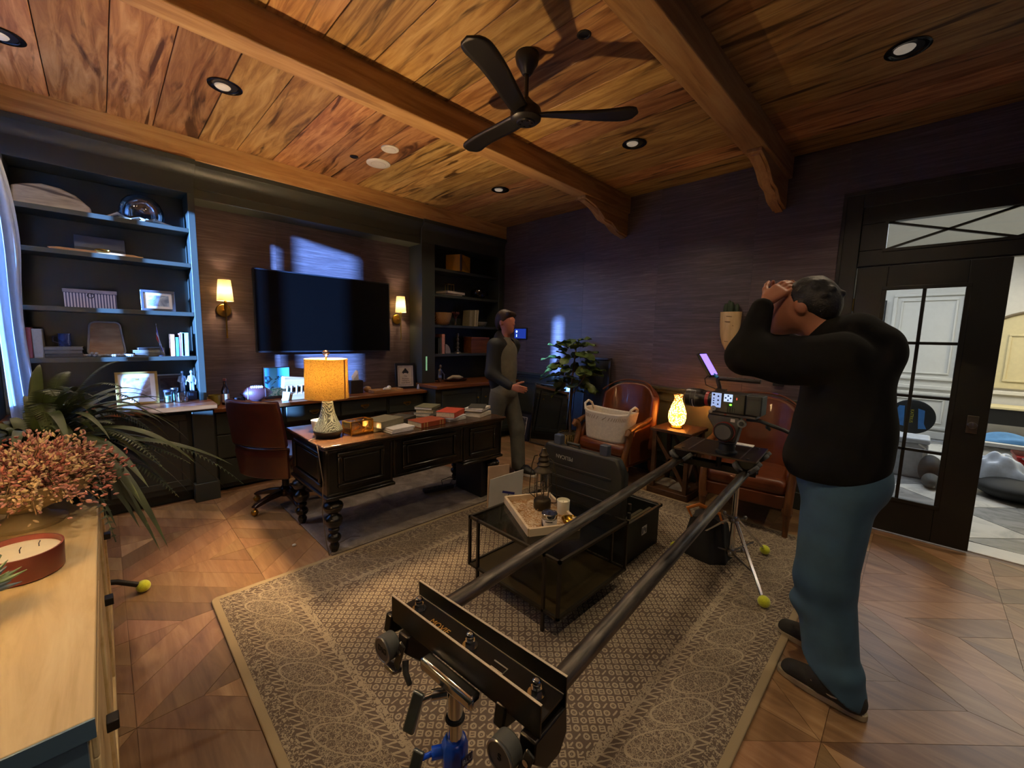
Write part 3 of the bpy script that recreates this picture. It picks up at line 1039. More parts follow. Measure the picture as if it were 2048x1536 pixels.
MB().sph((0, 0, .46), .03, 14, 10).build('bulb', P('bulb_glass', '#ffffff', .4, em='#ffd9a0', ems=12), t)
cord = [(lx + .02 - .12, ly - .03, .778), (lx - .15, ly - .05, .772), (.945, 2.72, .768), (.935, 2.66, .70), (.94, 2.62, .55), (.93, 2.62, .35), (.95, 2.62, .12), (.98, 2.66, .02), (1.06, 2.78, .012), (1.2, 2.82, .016), (1.25, 2.78, .016)]
MB().tube([(p[0] - lx, p[1] - ly, p[2] - .771) for p in cord], .003, 6).build('power_cord', P('cord_brown', '#5b4c38', .6), t)
light('desk_lamp_bulb', (lx, ly, .771 + .455), 330, WARM, .035)

# small cup behind the lamp
t = thing('planter_cup', 'small cream ceramic cup behind the desk lamp', 'cup', (1.10, 3.07, .771))
MB().lathe([(.045, 0), (.05, .004), (.062, .05), (.066, .088), (.062, .088), (.058, .05), (.046, .01), (.0, .008)], 28).build('cup', ceramic, t)
MB().tube([(.064 * math.cos(a), .064 * math.sin(a), .088) for a in [2 * PI * k / 28 for k in range(28)]], .0022, 6, True).build('rim', ceramic, t)

# gold and glass box with an hourglass motif
t = thing('glass_box', 'gold-framed glass box standing on the desk beside the lamp', 'box', (1.285, 2.86, .771), rz=.18)
w_, d_, h_ = .09, .05, .098
for sx_ in (-1, 1):
    for sy_ in (-1, 1):
        MB().box(sx_ * w_ - .004, sx_ * w_ + .004, sy_ * d_ - .004, sy_ * d_ + .004, 0, h_).build('post', gold, t)
for z in (.012, h_):
    MB().box(-w_, w_, -d_ - .004, -d_ + .004, z - .004, z + .004).box(-w_, w_, d_ - .004, d_ + .004, z - .004, z + .004).box(-w_ - .004, -w_ + .004, -d_, d_, z - .004, z + .004).box(w_ - .004, w_ + .004, -d_, d_, z - .004, z + .004).build('rail', gold, t)
B(-w_, w_, -d_, d_, .012, .015).build('bottom', gold, t)
for s in (-1, 1):
    MB().obox((.045, s * d_ * .9, .055), (.11, .004, .007), (0, s * .85, 0)).build('cross_bar', gold, t)
MB().obox((-.03, .0, .03), (.08, .006, .007), (0, -.5, 0)).sph((-.06, 0, .03), .012, 10, 8).build('wand', gold, t)
amber = clear('amber_pane', (.95, .86, .62, 1), gloss=.06)
B(-w_, w_, -d_ - .001, -d_ + .001, .015, h_).build('pane', amber, t)
B(-w_, w_, d_ - .001, d_ + .001, .015, h_).build('pane', amber, t)
B(-w_ - .001, -w_ + .001, -d_, d_, .015, h_).build('pane', amber, t)
B(w_ - .001, w_ + .001, -d_, d_, .015, h_).build('pane', amber, t)

# books
BK = {}


def bookmat(c, r=.55):
    if c not in BK:
        BK[c] = P('book_cover_' + c[1:], c, r, var=.1, vs_=40)
    return BK[c]


def book(label, loc, size, col, rz=0.0, standing=False, lean=0.0, group='books', page=None, bands=None):
    l, w, h = size          # lying: l along x, w along y, h thick; spine towards -y
    rot = (0, -PI / 2 + lean, rz) if standing else (0, 0, rz)
    t = thing('book', label, 'book', loc, group=group, rot=rot)
    m = MB().box(-l / 2 if not standing else 0, l / 2 if not standing else l, -w / 2, w / 2, 0, .003)
    a, b_ = (-l / 2, l / 2) if not standing else (0, l)
    m.box(a, b_, -w / 2, w / 2, h - .003, h).box(a, b_, -w / 2, -w / 2 + .003, .003, h - .003)
    m.build('cover', bookmat(col), t, bev=.0012, seg=1)
    B(a + .004, b_ - .004, -w / 2 + .003, w / 2 - .004, .003, h - .003).build('page_block', page or pages, t)
    if bands:
        for q in bands:
            B(a + (b_ - a) * q, a + (b_ - a) * q + .008, -w / 2 - .0012, -w / 2, .002, h - .002).build('spine_band', bookmat('#b89a5e'), t)
    return t


G = 'books on the desk'
D = .771
book('olive grey hardback lying lowest beside the glass box', (1.50, 2.90, D), (.24, .17, .028), '#a69b72', .1, group=G)
book('thick grey-green hardback on top of the pile beside the glass box', (1.50, 2.89, D + .029), (.25, .19, .05), '#74705c', .35, group=G)
book('white paperback lying at the desk front edge', (1.545, 2.745, D), (.19, .13, .016), '#c9c8cc', .06, group=G, page=paper)
book('white paperback on top at the desk front edge', (1.555, 2.75, D + .017), (.20, .13, .014), '#d3d3d6', .12, group=G, page=paper)
book('dark grey hardback leaning behind the thick pile', (1.72, 3.02, D), (.22, .17, .045), '#3c392f', .5, group=G)
book('rust leather-bound book with gilt spine bands near the front edge', (1.835, 2.80, D), (.25, .18, .042), '#8f3f1f', .1, group=G, bands=(.1, .22, .75, .86))
book('flat brown notebook behind the rust book', (1.79, 3.08, D), (.2, .16, .012), '#5c5138', .3, group=G)
book('pale book lowest of the back stack', (2.07, 3.15, D), (.22, .16, .028), '#8f9288', .5, group=G)
book('tan book in the middle of the back stack', (2.07, 3.15, D + .029), (.2, .16, .03), '#7d7562', .75, group=G)
book('olive-topped book on top of the back stack', (2.075, 3.15, D + .06), (.22, .17, .024), '#6b6a50', .6, group=G, page=paper)
book('white book lowest under the orange book', (2.12, 2.83, D), (.19, .14, .022), '#c5c3bb', .1, group=G)
book('white magazine directly under the orange book', (2.115, 2.84, D + .023), (.23, .17, .012), '#c7c9cc', .4, group=G, page=paper)
book('bright orange hardback on top of the white magazine', (2.11, 2.85, D + .036), (.24, .17, .046), '#b8432a', .55, group=G)
book('cream book lowest of the stack at the desk right end', (2.42, 2.84, D), (.21, .16, .034), '#cfcabb', .35, group=G, page=paper)
book('tan book in the middle of the right end stack', (2.42, 2.85, D + .035), (.15, .12, .014), '#b59a6d', .6, group=G)
book('white book near the top of the right end stack', (2.42, 2.85, D + .05), (.23, .17, .026), '#d4d0c8', .5, group=G, page=paper)
book('dark-topped thin book on top of the right end stack', (2.42, 2.85, D + .077), (.2, .15, .01), '#3b3a33', .75, group=G, page=paper)

# office chair
ca = math.radians(32)
t = thing('office_chair', 'oxblood leather office chair on brass casters behind the desk', 'chair', (1.05, 3.80, 0), rz=ca)
# local: faces +x, back at -x


def backf(u, v):
    y = (u - .5) * (.47 + .03 * math.sin(v * PI))
    z = .32 + .64 * v
    x = -.20 - .10 * v ** 1.2 - .05 * (1 - (2 * u - 1) ** 2) + (.012 if .36 < v < .42 else 0)
    return (x, y, z)


MB().grid(lambda u, v: backf(u, .42 + .58 * v), 16, 14).build('back_shell', leather_red, t, smooth=180, solid=.05, bev=.012, seg=3)
MB().grid(lambda u, v: backf(u, .40 * v), 16, 10).build('lower_back', leather_red, t, smooth=180, solid=.045, bev=.012, seg=3)
MB().tube([Vector(backf(k / 16, .41)) + Vector((-.02, 0, -.012 * math.sin(PI * k / 16))) for k in range(17)], .009, 8).build('piping', leather_red, t)
MB().box(-.2, .27, -.25, .25, .40, .50).build('seat', leather_red, t, bev=.04, seg=4)
for s in (-1, 1):
    MB().tube([(-.2, s * .25, .46), (-.1, s * .27, .60), (.08, s * .27, .63), (.16, s * .27, .60), (.16, s * .26, .45)], .022, 10).build('armrest', leather_red, t)
MB().cyl((0, 0, .10), (0, 0, .40), .028, n=16).cyl((0, 0, .36), (0, 0, .40), .09, n=20).build('column', black, t)
mahog = P('mahogany_base', '#2a120a', .25, coat=.3)
MB().lathe([(.05, .085), (.055, .10), (.05, .15), (.03, .17)], 18).build('hub', mahog, t)
for k in range(5):
    a = 2 * PI * k / 5 + .35 - ca + math.radians(180)
    c_, s_ = math.cos(a), math.sin(a)
    R_ = Matrix.Rotation(a, 4, 'Z')
    g = MB().prism([(.03, .09), (.03, .15), (.16, .13), (.27, .095), (.30, .075), (.28, .062), (.15, .085)], 'y', -.022, .022, R_).build('base_leg', mahog, t, bev=.008)
    MB().cyl(R_ @ Vector((.28, 0, .05)), R_ @ Vector((.28, 0, .075)), .009, n=10).sph(R_ @ Vector((.28, 0, .028)), (.028, .028, .028), 14, 10).build('caster', brass, g)

# things under the desk
o = B(-.09, .09, -.19, .19, 0, .40).build('computer_tower', black, loc=(2.47, 2.93, .014), bev=.004)
tag(o, 'black box-shaped tower standing under the desk right end', 'box')
t = thing('power_strip', 'dark blue power strip lying on the desk rug', 'power strip', (2.19, 3.14, .022), rz=-.22)
B(-.15, .15, -.03, .03, 0, .035).build('body', P('strip_navy', '#161a28', .4), t, bev=.006)
for i in range(4):
    B(-.11 + i * .055, -.08 + i * .055, -.012, .012, .035, .0365).build('outlet', black, t)
MB().tube([(.15, 0, .015), (.2, .04, .012), (.26, .05, .05), (.29, .0, .09)], .005, 8).tube([(.05, .02, .03), (.05, .05, .07), (.16, .09, .075), (.27, .06, .02)], .004, 8).tube([(.12, .01, .03), (.2, .1, .06), (.3, .08, .1)], .004, 8).build('cable', black, t)
o = MB().sph((0, 0, .009), (.014, .012, .009), 12, 8).build('crumpled_paper', paper, loc=(.86, 2.98, .001))
tag(o, 'tiny white paper scrap on the parquet near the desk leg', 'paper')
# ---------------------------------------------------------------- right wall: chairs, side table, plant, frames
def armchair(label, loc, rz):
    t = thing('armchair', label, 'armchair', loc, rz, group='leather armchairs')     # faces +x

    def bk(u, v):
        s = 2 * u - 1
        top = 1.02 - .13 * abs(s) ** 3
        z = .36 + (top - .36) * v
        x = -.29 - .07 * v + .17 * abs(s) ** 3 * (1 - .25 * v)
        return (x, .325 * s * (1 + .03 * math.sin(v * PI)), z)
    MB().grid(bk, 22, 16).build('backrest', leather, t, smooth=180, solid=.09, bev=.03, seg=4)
    MB().tube([Vector(bk(k / 30, 1)) + Vector((.035, 0, .03)) for k in range(31)], .008, 6).build('piping', leather, t)
    MB().box(-.27, .27, -.29, .29, .32, .45).build('seat', leather, t, bev=.05, seg=5)
    MB().box(-.27, .265, -.30, .30, .22, .33).build('seat_rail', leather, t, bev=.012)
    for s in (-1, 1):
        MB().prism([(-.28, .25), (.20, .25), (.22, .48), (.14, .60), (-.02, .62), (-.28, .66)], 'y', s * .295 - .03, s * .295 + .03).build('arm_panel', leather, t, bev=.025, seg=4)
        MB().tube([(.275, s * .30, .20), (.285, s * .305, .32), (.25, s * .31, .43), (.215, s * .315, .52), (.235, s * .325, .585), (.275, s * .33, .60), (.29, s * .33, .575), (.27, s * .33, .555)], [.03, .03, .028, .03, .032, .03, .026, .02], 10).build('carved_arm_front', chair_wood, t)
        MB().tube([(.235, s * .32, .60), (.12, s * .32, .635), (-.04, s * .315, .645), (-.26, s * .30, .70)], [.03, .026, .024, .022], 10).build('arm_rail', chair_wood, t)
        MB().lathe([(.016, 0), (.02, .01), (.018, .02), (.026, .16), (.034, .19), (.028, .2), (.038, .21), (.036, .24)], 14, (.255, s * .30, 0)).build('leg', chair_wood, t)
        MB().tube([(-.30, s * .25, .25), (-.31, s * .255, .12), (-.35, s * .26, 0)], [.028, .024, .018], 10).build('leg', chair_wood, t)
    return t


armchair('brown leather armchair holding a white basket', (3.84, 2.24, 0), PI - .06)
armchair('brown leather armchair behind the cinema camera', (3.84, .93, 0), PI + .12)

# white rope basket on the near seat
bx = thing('rope_basket', 'white cotton rope basket lying on the armchair seat', 'basket', (3.72, 2.25, .452), rz=PI - .06 + PI / 2)
rope = P('white_cotton_rope', '#cfc6b8', .85, var=.1, vs_=50, bmp=.3)


def bsk(u, v):
    a = 2 * PI * u
    k = .82 + .18 * v
    ex = lambda c: math.copysign(abs(c) ** .6, c)
    z = .30 * v + .012 * math.cos(2 * a) * v
    return (.285 * k * ex(math.cos(a)), (.125 + .02 * v) * ex(math.sin(a)) + .03 * v, z)


m = MB().grid(bsk, 48, 16, wrapu=True)
n0 = len(m.v)
m.f.append(tuple(range(48))[::-1])
m.build('body', rope, bx, smooth=180, solid=.012)
for s in (-1, 1):
    MB().tube([(s * .265, -.06, .28), (s * .285, -.045, .345), (s * .29, .02, .37), (s * .285, .07, .345), (s * .265, .09, .28)], .013, 10).build('handle', rope, bx)
m = MB()
for k in range(22):
    u = .56 + .38 * k / 22
    p, q = Vector(bsk(u, .74)), Vector(bsk(u + .008, .86))
    o_ = Vector((0, -.006, 0))
    m.tube([p + o_, q + o_], .003, 5)
m.build('stitching', P('tan_stitch', '#7d6a52', .8), bx)

# side table with lamp
t = thing('side_table', 'square dark wooden side table with crossed braces between the armchairs', 'table', (3.95, 1.60, 0))
B(-.21, .21, -.20, .20, .62, .65).build('table_top', dark_wood, t, bev=.005)
for sx_ in (-1, 1):
    for sy_ in (-1, 1):
        B(sx_ * .17 - .02, sx_ * .17 + .02, sy_ * .16 - .02, sy_ * .16 + .02, .06, .62).build('leg', dark_wood, t, bev=.003)
    for k in (-1, 1):
        MB().obox((sx_ * .17, 0, .35), (.02, .56, .03), (k * .98, 0, 0)).build('cross_brace', dark_wood, t)
for k in (-1, 1):
    MB().obox((0, -.16, .35), (.56, .02, .03), (0, k * .98, 0)).build('cross_brace', dark_wood, t)
B(-.21, .21, -.20, .20, 0, .06).build('base', dark_wood, t, bev=.005)
# folded things on its base
for (dx, dy, z, c, l) in ((-.02, -.03, .061, '#8f8a80', 'grey folded cloth lying on the side table base'), (.02, .06, .061, '#b9b09a', 'cream folded cloth lying on the side table base')):
    o = MB().grid(lambda u, v: ((u - .5) * .2, (v - .5) * .14, .04 * math.sin(PI * u) ** .4 * math.sin(PI * v) ** .4 * (1 + .2 * math.sin(u * 9 + v * 7))), 14, 12).build('folded_cloth', P('cloth' + c[1:], c, .9), loc=(3.95 + dx, 1.60 + dy * 1.8, z), smooth=180)
    tag(o, l, 'cloth')
t = thing('mosaic_lamp', 'glowing amber mosaic glass lamp on the side table', 'lamp', (3.93, 1.62, .651))
MB().lathe([(.055, 0), (.06, .008), (.05, .015), (.045, .022), (0, .022)], 24).build('base', brass, t)
m, nt, b, L = newmat('amber_mosaic')
vo = nt.nodes.new('ShaderNodeTexVoronoi')
vo.inputs['Scale'].default_value = 75
L.new(coords(nt), vo.inputs[0])
c = ramp(nt, vo.outputs['Distance'], [(.25, '#ffdf9a'), (.42, '#e29a3a'), (.6, '#4a2a10')])
nt.nodes.remove(b)
tl = nt.nodes.new('ShaderNodeBsdfTranslucent')
em = nt.nodes.new('ShaderNodeEmission')
L.new(c, tl.inputs[0])
L.new(c, em.inputs[0])
em.inputs[1].default_value = 2.2
ad = nt.nodes.new('ShaderNodeAddShader')
L.new(tl.outputs[0], ad.inputs[0])
L.new(em.outputs[0], ad.inputs[1])
L.new(ad.outputs[0], nt.nodes['Material Output'].inputs[0])
MB().lathe([(.045, .022), (.07, .05), (.083, .10), (.08, .15), (.062, .21), (.042, .26), (.034, .29), (.044, .325)], 28, caps=False).build('glass_body', m, t)
light('mosaic_lamp_bulb', (3.93, 1.62, .651 + .14), 16, (1.0, .58, .22), .035)

# fiddle leaf fig
leafm = P('fig_leaf_green', '#4b5f2c', .42, var=.35, vs_=6)
t = thing('fiddle_leaf_fig', 'broad-leaved potted fig plant beside the armchair', 'plant', (4.02, 2.97, 0))
MB().tube([(0, 0, .3), (.01, .02, .6), (-.01, .0, .9), (.0, -.02, 1.2), (.02, -.03, 1.38)], [.016, .014, .012, .01, .006], 8).tube([(0, 0, .8), (.05, -.12, 1.0), (.06, -.2, 1.15)], .007, 6).build('trunk', P('fig_bark', '#5d4a33', .8), t)
fr = random.Random(3)
lv = MB()


def leafv(u, v, L_, W):
    s = 2 * v - 1
    wd = W * (math.sin(PI * min(1, u * 1.02)) ** .6) * (.55 + .6 * u) * (1 - .25 * math.sin(u * 9) ** 2)
    return (L_ * u, wd * s, -.35 * L_ * u * u + .12 * L_ * abs(s) * (1 - u * .3) + .012 * math.sin(u * 14) * abs(s))


lmesh = MB().grid(lambda u, v: leafv(u, v, .21, .085), 10, 6).mesh('leaf', 180)
lmesh.materials.append(leafm)
for k in range(58):
    f = k / 57
    z = .86 + .56 * f ** .9
    a = k * 2.4 + fr.uniform(-.3, .3)
    rr = .04 + .16 * math.sin(PI * min(1, .15 + f * .85)) * fr.uniform(.4, 1.1)
    o = link('leaf', lmesh, t)
    o.location = (rr * math.cos(a) * .6 - .02, rr * math.sin(a) * 1.35 - .03, z + fr.uniform(-.04, .04))
    o.rotation_euler = (fr.uniform(-.4, .4), fr.uniform(-.75, .45), a + fr.uniform(-.5, .5))
    o.scale = (fr.uniform(.75, 1.15),) * 3
m, nt, b, L = newmat('pierced_gold_pot')
vo = nt.nodes.new('ShaderNodeTexVoronoi')
vo.inputs['Scale'].default_value = 70
vo.inputs['Randomness'].default_value = .15
L.new(coords(nt), vo.inputs[0])
L.new(ramp(nt, vo.outputs[0], [(.28, '#e0c87c'), (.42, '#3f3215')]), b.inputs[0])
setp(b, Roughness=.4, Metallic=.5)
MB().lathe([(.12, .002), (.135, .03), (.15, .32), (.14, .34), (.12, .32), (0, .31)], 28).build('pot', m, t)

# frames leaning on the right wall
def leaning(label, name, cat, y0, y1, h, x_foot, lean, fw, mf, mi, extra=None):
    t = thing(name, label, cat, (x_foot, (y0 + y1) / 2, .002), rot=(0, lean, 0))
    w = (y1 - y0) / 2
    ring_yz(-w, w, 0, h, fw, -.012, .012).build('frame', mf, t, bev=.004)
    B(-.004, .004, -w + fw * .9, w - fw * .9, fw * .9, h - fw * .9).build('panel' if extra is None else 'picture', mi, t)
    if extra:
        extra(t, w, h, fw)
    return t


mirror_m = P('mirror_silver', '#aeb4ba', .02, 1.0, var=0)
leaning('tall silver-edged mirror leaning against the right wall', 'leaning_mirror', 'mirror', 3.20, 3.83, .86, 4.23, .11, .016, P('mirror_frame', '#6d675e', .25, .9), mirror_m)
dkframe = P('dark_frame', '#17161b', .35)


def engraving(t, w, h, fw):
    m, nt, b, L = newmat('dim_engraving')
    n_ = noise(nt, coords(nt), 14, 6, 1.0)
    L.new(ramp(nt, n_, [(.42, '#101013'), (.55, '#4b4b52'), (.7, '#b4b2b0')]), b.inputs[0])
    setp(b, Roughness=.3)
    ring_yz(-w + fw, w - fw, fw, h - fw, .045, -.009, -.004).build('mat_border', P('dark_mat', '#23232b', .6), t)
    ring_yz(-w + fw + .045, w - fw - .045, fw + .045, h - fw - .045, .01, -.0105, -.004).build('white_fillet', paper, t)
    B(-.006, -.0045, -w + fw + .055, w - fw - .055, fw + .055, h - fw - .055).build('print', m, t)


leaning('dark framed engraving with a white inner border on the floor by the mirror', 'picture_frame', 'picture', 3.86, 4.24, .42, 4.24, .2, .035, dkframe, dkframe, engraving)
leaning('tall dark frame standing behind the fig plant', 'picture_frame', 'picture', 2.62, 3.0, 1.27, 4.25, .06, .03, P('bronze_frame', '#33291e', .35), P('frame_backing', '#1b1a17', .6), None)
leaning('dark board propped between the mirror and the fig plant', 'picture_frame', 'picture', 2.98, 3.16, .95, 4.25, .09, .02, dkframe, P('board_back', '#202226', .5), None)

# wall things on the right wall
t = thing('wall_planter', 'pale wooden tusk-shaped planter with a cactus on the right wall', 'planter', (4.33, 1.335, 1.40))
prof = [(.004, .0), (.03, .02), (.062, .08), (.082, .16), (.093, .26), (.098, .385), (.088, .385), (.08, .30), (0, .29)]
MB().lathe(prof, 28, sx=.5).build('body', wood('planter_maple', [(.25, '#a88a5c'), (.5, '#c9aa78'), (.8, '#dcc292')], (5, 5, 1), 3, rough=.4, val=0), t)
cac = P('cactus_green', '#27361f', .6, bmp=.3, vs_=60)
for (y, h_, r_) in ((-.05, .07, .022), (0, .09, .026), (.05, .075, .022), (.02, .105, .018)):
    MB().lathe([(r_ * .8, .36), (r_, .385), (r_, .36 + h_), (r_ * .6, .385 + h_), (0, .395 + h_)], 10, (0, y, 0)).build('cactus', cac, t)
m = MB()
for (z, y, l_) in ((.34, 0, .05), (.29, .01, .05), (.1, .01, .035), (.25, -.04, .012)):
    m.obox((-.05, y, z), (.004, l_, .004), (.1, 0, 0))
m.build('carved_mark', P('carved_dark', '#4f3b22', .7), t)
t = thing('touch_panel', 'small black touch panel with a blue screen by the corner', 'touch panel', (4.362, 4.175, 1.545))
B(-.02, .0, -.13, .13, -.085, .085).build('housing', black, t, bev=.005)
B(-.022, -.02, -.115, .115, -.07, .07).build('screen', screen_blue, t)
MB().cyl((-.0225, .07, .03), (-.0235, .07, .03), .018, n=16).box(-.0235, -.0225, .062, .078, -.05, -.01).build('icon', P('icon_glow', '#cfe0ff', .4, em='#9fc4ff', ems=1.5), t)
for (y, z, lab) in ((4.36, 1.395, 'cream light switch plate just below the touch panel'), (4.28, 1.06, 'small brass switch plate low beside the corner')):
    t = thing('light_switch', lab, 'switch', (4.364, y, z))
    B(-.006, 0, -.03, .03, -.02 if z > 1.2 else -.045, .02 if z > 1.2 else .045).build('plate', P('switch_' + str(int(z)), '#b3a98c' if z > 1.2 else '#6f6440', .4), t, bev=.003)
    B(-.01, -.005, -.008, .008, -.012, .012).build('toggle', white, t)
t = thing('thermostat', 'small black thermostat with violet display on the right wall', 'thermostat', (4.362, .89, 1.15))
B(-.02, 0, -.045, .045, -.045, .045).build('housing', black, t, bev=.006)
B(-.022, -.02, -.02, .025, -.02, .005).build('display', P('violet_display', '#2a2060', .3, em='#6a55ff', ems=2.5), t)

# ---------------------------------------------------------------- coffee table and what is on it
iron = P('dark_iron_frame', '#3a342b', .42, .8)
t = thing('coffee_table', 'square iron and glass coffee table standing on the patterned rug', 'table', (1.81, 1.47, .013))
X0, X1, Y0, Y1, ZT, ZS = -.32, .32, -.34, .34, .41, .115
w = .0075


def bar(p, q, m):
    p, q = Vector(p), Vector(q)
    a = Vector((min(p[i], q[i]) - w for i in range(3)))
    b_ = Vector((max(p[i], q[i]) + w for i in range(3)))
    return m.box(a.x, b_.x, a.y, b_.y, a.z, b_.z)


for (z, nm) in ((ZT, 'top_frame'), (ZS, 'shelf_frame')):
    m = MB()
    bar((X0, Y0, z), (X1, Y0, z), m)
    bar((X0, Y1, z), (X1, Y1, z), m)
    bar((X0, Y0, z), (X0, Y1, z), m)
    bar((X1, Y0, z), (X1, Y1, z), m)
    m.build(nm, iron, t)
for x in (X0, X1):
    for y in (Y0, Y1):
        bar((x, y, ZS), (x, y, ZT), MB()).build('corner_post', iron, t)
    for y in (Y0 + .095, Y1 - .075):
        bar((x, y, .008), (x, y, ZT), MB()).build('leg', iron, t)
B(X0 + w, X1 - w, Y0 + w, Y1 - w, ZT - .002, ZT + .006).build('glass_top', tableglass, t)
B(X0 + w, X1 - w, Y0 + w, Y1 - w, ZS - .006, ZS + .002).build('lower_shelf', P('bronze_shelf', '#4d4026', .3, .6, var=.2, vs_=6), t)
TZ = .013 + ZT + .0065
t = thing('wooden_tray', 'pale wooden tray with shredded packing on the coffee table', 'tray', (1.80, 1.53, TZ), rz=math.radians(62))
l_, w_ = .23, .15
B(-l_, l_, -w_, w_, 0, .008).build('bottom', tray_wood, t)
for s in (-1, 1):
    B(-l_, l_, s * w_ - .008, s * w_ + .008, 0, .045).build('side_wall', tray_wood, t, bev=.002)
    B(s * l_ - .008, s * l_ + .008, -w_, w_, 0, .045).build('side_wall', tray_wood, t, bev=.002)
m = MB()
q = random.Random(5)
for k in range(420):
    x, y = q.uniform(-l_ + .02, l_ - .02), q.uniform(-w_ + .02, w_ - .02)
    a, h_ = q.uniform(0, 6.3), q.uniform(.01, .024)
    d = Vector((math.cos(a), math.sin(a), q.uniform(-.2, .2))) * .016
    p = Vector((x, y, h_))
    m.tube([p - d, p + Vector((0, 0, .004)), p + d], .0012, 3, caps=False)
o = m.build('shredded_packing', P('packing_straw', '#a87a45', .8, var=.3, vs_=40), t)
o['kind'] = 'stuff'
t = thing('lantern', 'tall bronze railroad lantern with wire guard in the tray', 'lantern', (1.875, 1.575, TZ + .009))
br_ = P('lantern_bronze', '#3b3326', .4, .8)
MB().lathe([(.05, 0), (.054, .01), (.054, .055), (.046, .066), (.04, .07), (0, .07)], 24).build('font', br_, t)
MB().lathe([(.04, .07), (.044, .10), (.044, .21), (.04, .235)], 24, caps=False).build('globe', clearglass, t)
MB().lathe([(.044, .233), (.06, .24), (.056, .25), (.04, .262), (.036, .275), (.042, .285), (.03, .30), (.034, .315), (.026, .33), (.03, .345), (.018, .36), (.012, .385), (0, .39)], 24).build('hood', br_, t)
MB().sph((0, 0, .15), (.018, .018, .03), 12, 10).cyl((0, 0, .09), (0, 0, .125), .01, n=10).build('filament_bulb', clear('bulb_clear', gloss=.2), t)
for k in range(4):
    a = PI / 4 + k * PI / 2
    MB().cyl((.05 * math.cos(a), .05 * math.sin(a), .07), (.05 * math.cos(a), .05 * math.sin(a), .245), .002, n=6).build('guard_wire', br_, t)
MB().tube([(.052 * math.cos(a), .052 * math.sin(a), .155) for a in [2 * PI * k / 24 for k in range(24)]], .002, 6, True).build('guard_ring', br_, t)
MB().tube([(0, -.05, .33), (0, -.075, .32), (0, -.095, .26), (0, -.11, .13), (0, -.11, .07), (0, -.05, .05)], .003, 6).tube([(0, .05, .33), (0, .075, .32), (0, .095, .26), (0, .11, .13), (0, .11, .07), (0, .05, .05)], .003, 6).build('bail_handle', br_, t)
t = thing('candle_jar', 'white candle in a frosted glass tumbler in the tray', 'candle', (1.905, 1.435, TZ + .009))
MB().lathe([(.033, 0), (.036, .004), (.039, .09), (.036, .09), (.034, .075), (0, .072)], 26).build('tumbler', wax, t)
MB().cyl((0, 0, .07), (0, 0, .083), .001, n=6).build('wick', black, t)
t = thing('candle_jar', 'chrome-lidded candle jar with a black and white label in the tray', 'candle', (1.715, 1.385, TZ + .009))
MB().lathe([(.04, 0), (.043, .004), (.043, .062), (.04, .066), (0, .066)], 28).build('jar', clearglass, t)
MB().lathe([(.038, .003), (.038, .055), (0, .055)], 24).build('wax', wax, t)
MB().lathe([(.0445, .06), (.0455, .064), (.0455, .082), (.042, .086), (.041, .082), (0, .082)], 28).build('lid', chrome, t)
lb = MB().grid(lambda u, v: (.0436 * math.cos(PI * .75 + u * PI * .9), .0436 * math.sin(PI * .75 + u * PI * .9), .008 + .046 * v), 16, 1).build('label', paper, t)
MB().grid(lambda u, v: (.0439 * math.cos(PI * .78 + u * PI * .22 * (1 - .7 * v)), .0439 * math.sin(PI * .78 + u * PI * .22 * (1 - .7 * v)), .01 + .036 * v), 8, 4).grid(lambda u, v: (.0439 * math.cos(PI * 1.05 + u * PI * .3), .0439 * math.sin(PI * 1.05 + u * PI * .3), .042 + .006 * v), 8, 1).build('label_print', ink, lb)
t = thing('brass_bowl', 'small polished brass bowl at the tray edge', 'bowl', (1.815, 1.315, TZ + .009))
MB().lathe([(.02, 0), (.026, .004), (.044, .024), (.05, .042), (.047, .042), (.04, .026), (.02, .008), (0, .006)], 26).build('bowl', gold, t)
t = thing('stone', 'dark grey faceted stone lying in the tray beside the jar', 'stone', (1.775, 1.455, TZ + .009))
MB().sph((0, 0, .022), (.035, .024, .024), 7, 5).build('rock', P('slate_rock', '#4c4a4a', .6, var=.3), t, smooth=0)

# ---------------------------------------------------------------- hard case, sign board, bag
cpl = P('case_black_plastic', '#14150f', .5, bmp=.1, vs_=90)
t = thing('hard_case', 'open black hard equipment case with raised lid beside the coffee table', 'case', (2.57, 1.57, .013))
m = MB().box(-.24, .24, -.33, -.315, 0, .29).box(-.24, .24, .315, .33, 0, .29).box(-.24, -.225, -.33, .33, 0, .29).box(.225, .24, -.33, .33, 0, .29).box(-.24, .24, -.33, .33, 0, .015)
m.build('base', cpl, t, bev=.012)
m = MB()
for (a, b_, c_, d_) in ((-.255, .255, -.345, -.325), (-.255, .255, .325, .345), (-.255, -.235, -.345, .345), (.235, .255, -.345, .345)):
    m.box(a, b_, c_, d_, .275, .297)
m.build('rim', cpl, t, bev=.004)
for y in (-.2, 0, .2):
    B(-.225, .225, y - .012, y + .012, .20, .215).build('divider', P('divider_olive', '#2d2a1a', .7), t)
B(-.2, .2, -.29, -.27, .24, .265).build('velcro_strap', P('strap_olive', '#3d3a24', .8), t)
lid = MB().prism([(-.33, .30), (.33, .30), (.345, .34), (.345, .64), (.29, .735), (-.29, .735), (-.345, .64), (-.345, .34)], 'x', -.335, -.265).build('lid', cpl, t, bev=.018, seg=3)
for z in (.42, .5, .58):
    B(-.342, -.334, -.26, .26, z, z + .02).build('lid_rib', cpl, lid, bev=.004)
lettering('PELICAN', .038, P('case_lettering', '#8d8f88', .5), lid, frame_T((-.3365, .12, .655), (0, 1, 0), (0, 0, -1)))
for y in (-.18, .2):
    B(-.32, -.27, y - .03, y + .03, .72, .80).build('latch', P('latch_grey', '#3a4250', .35), lid, bev=.006)
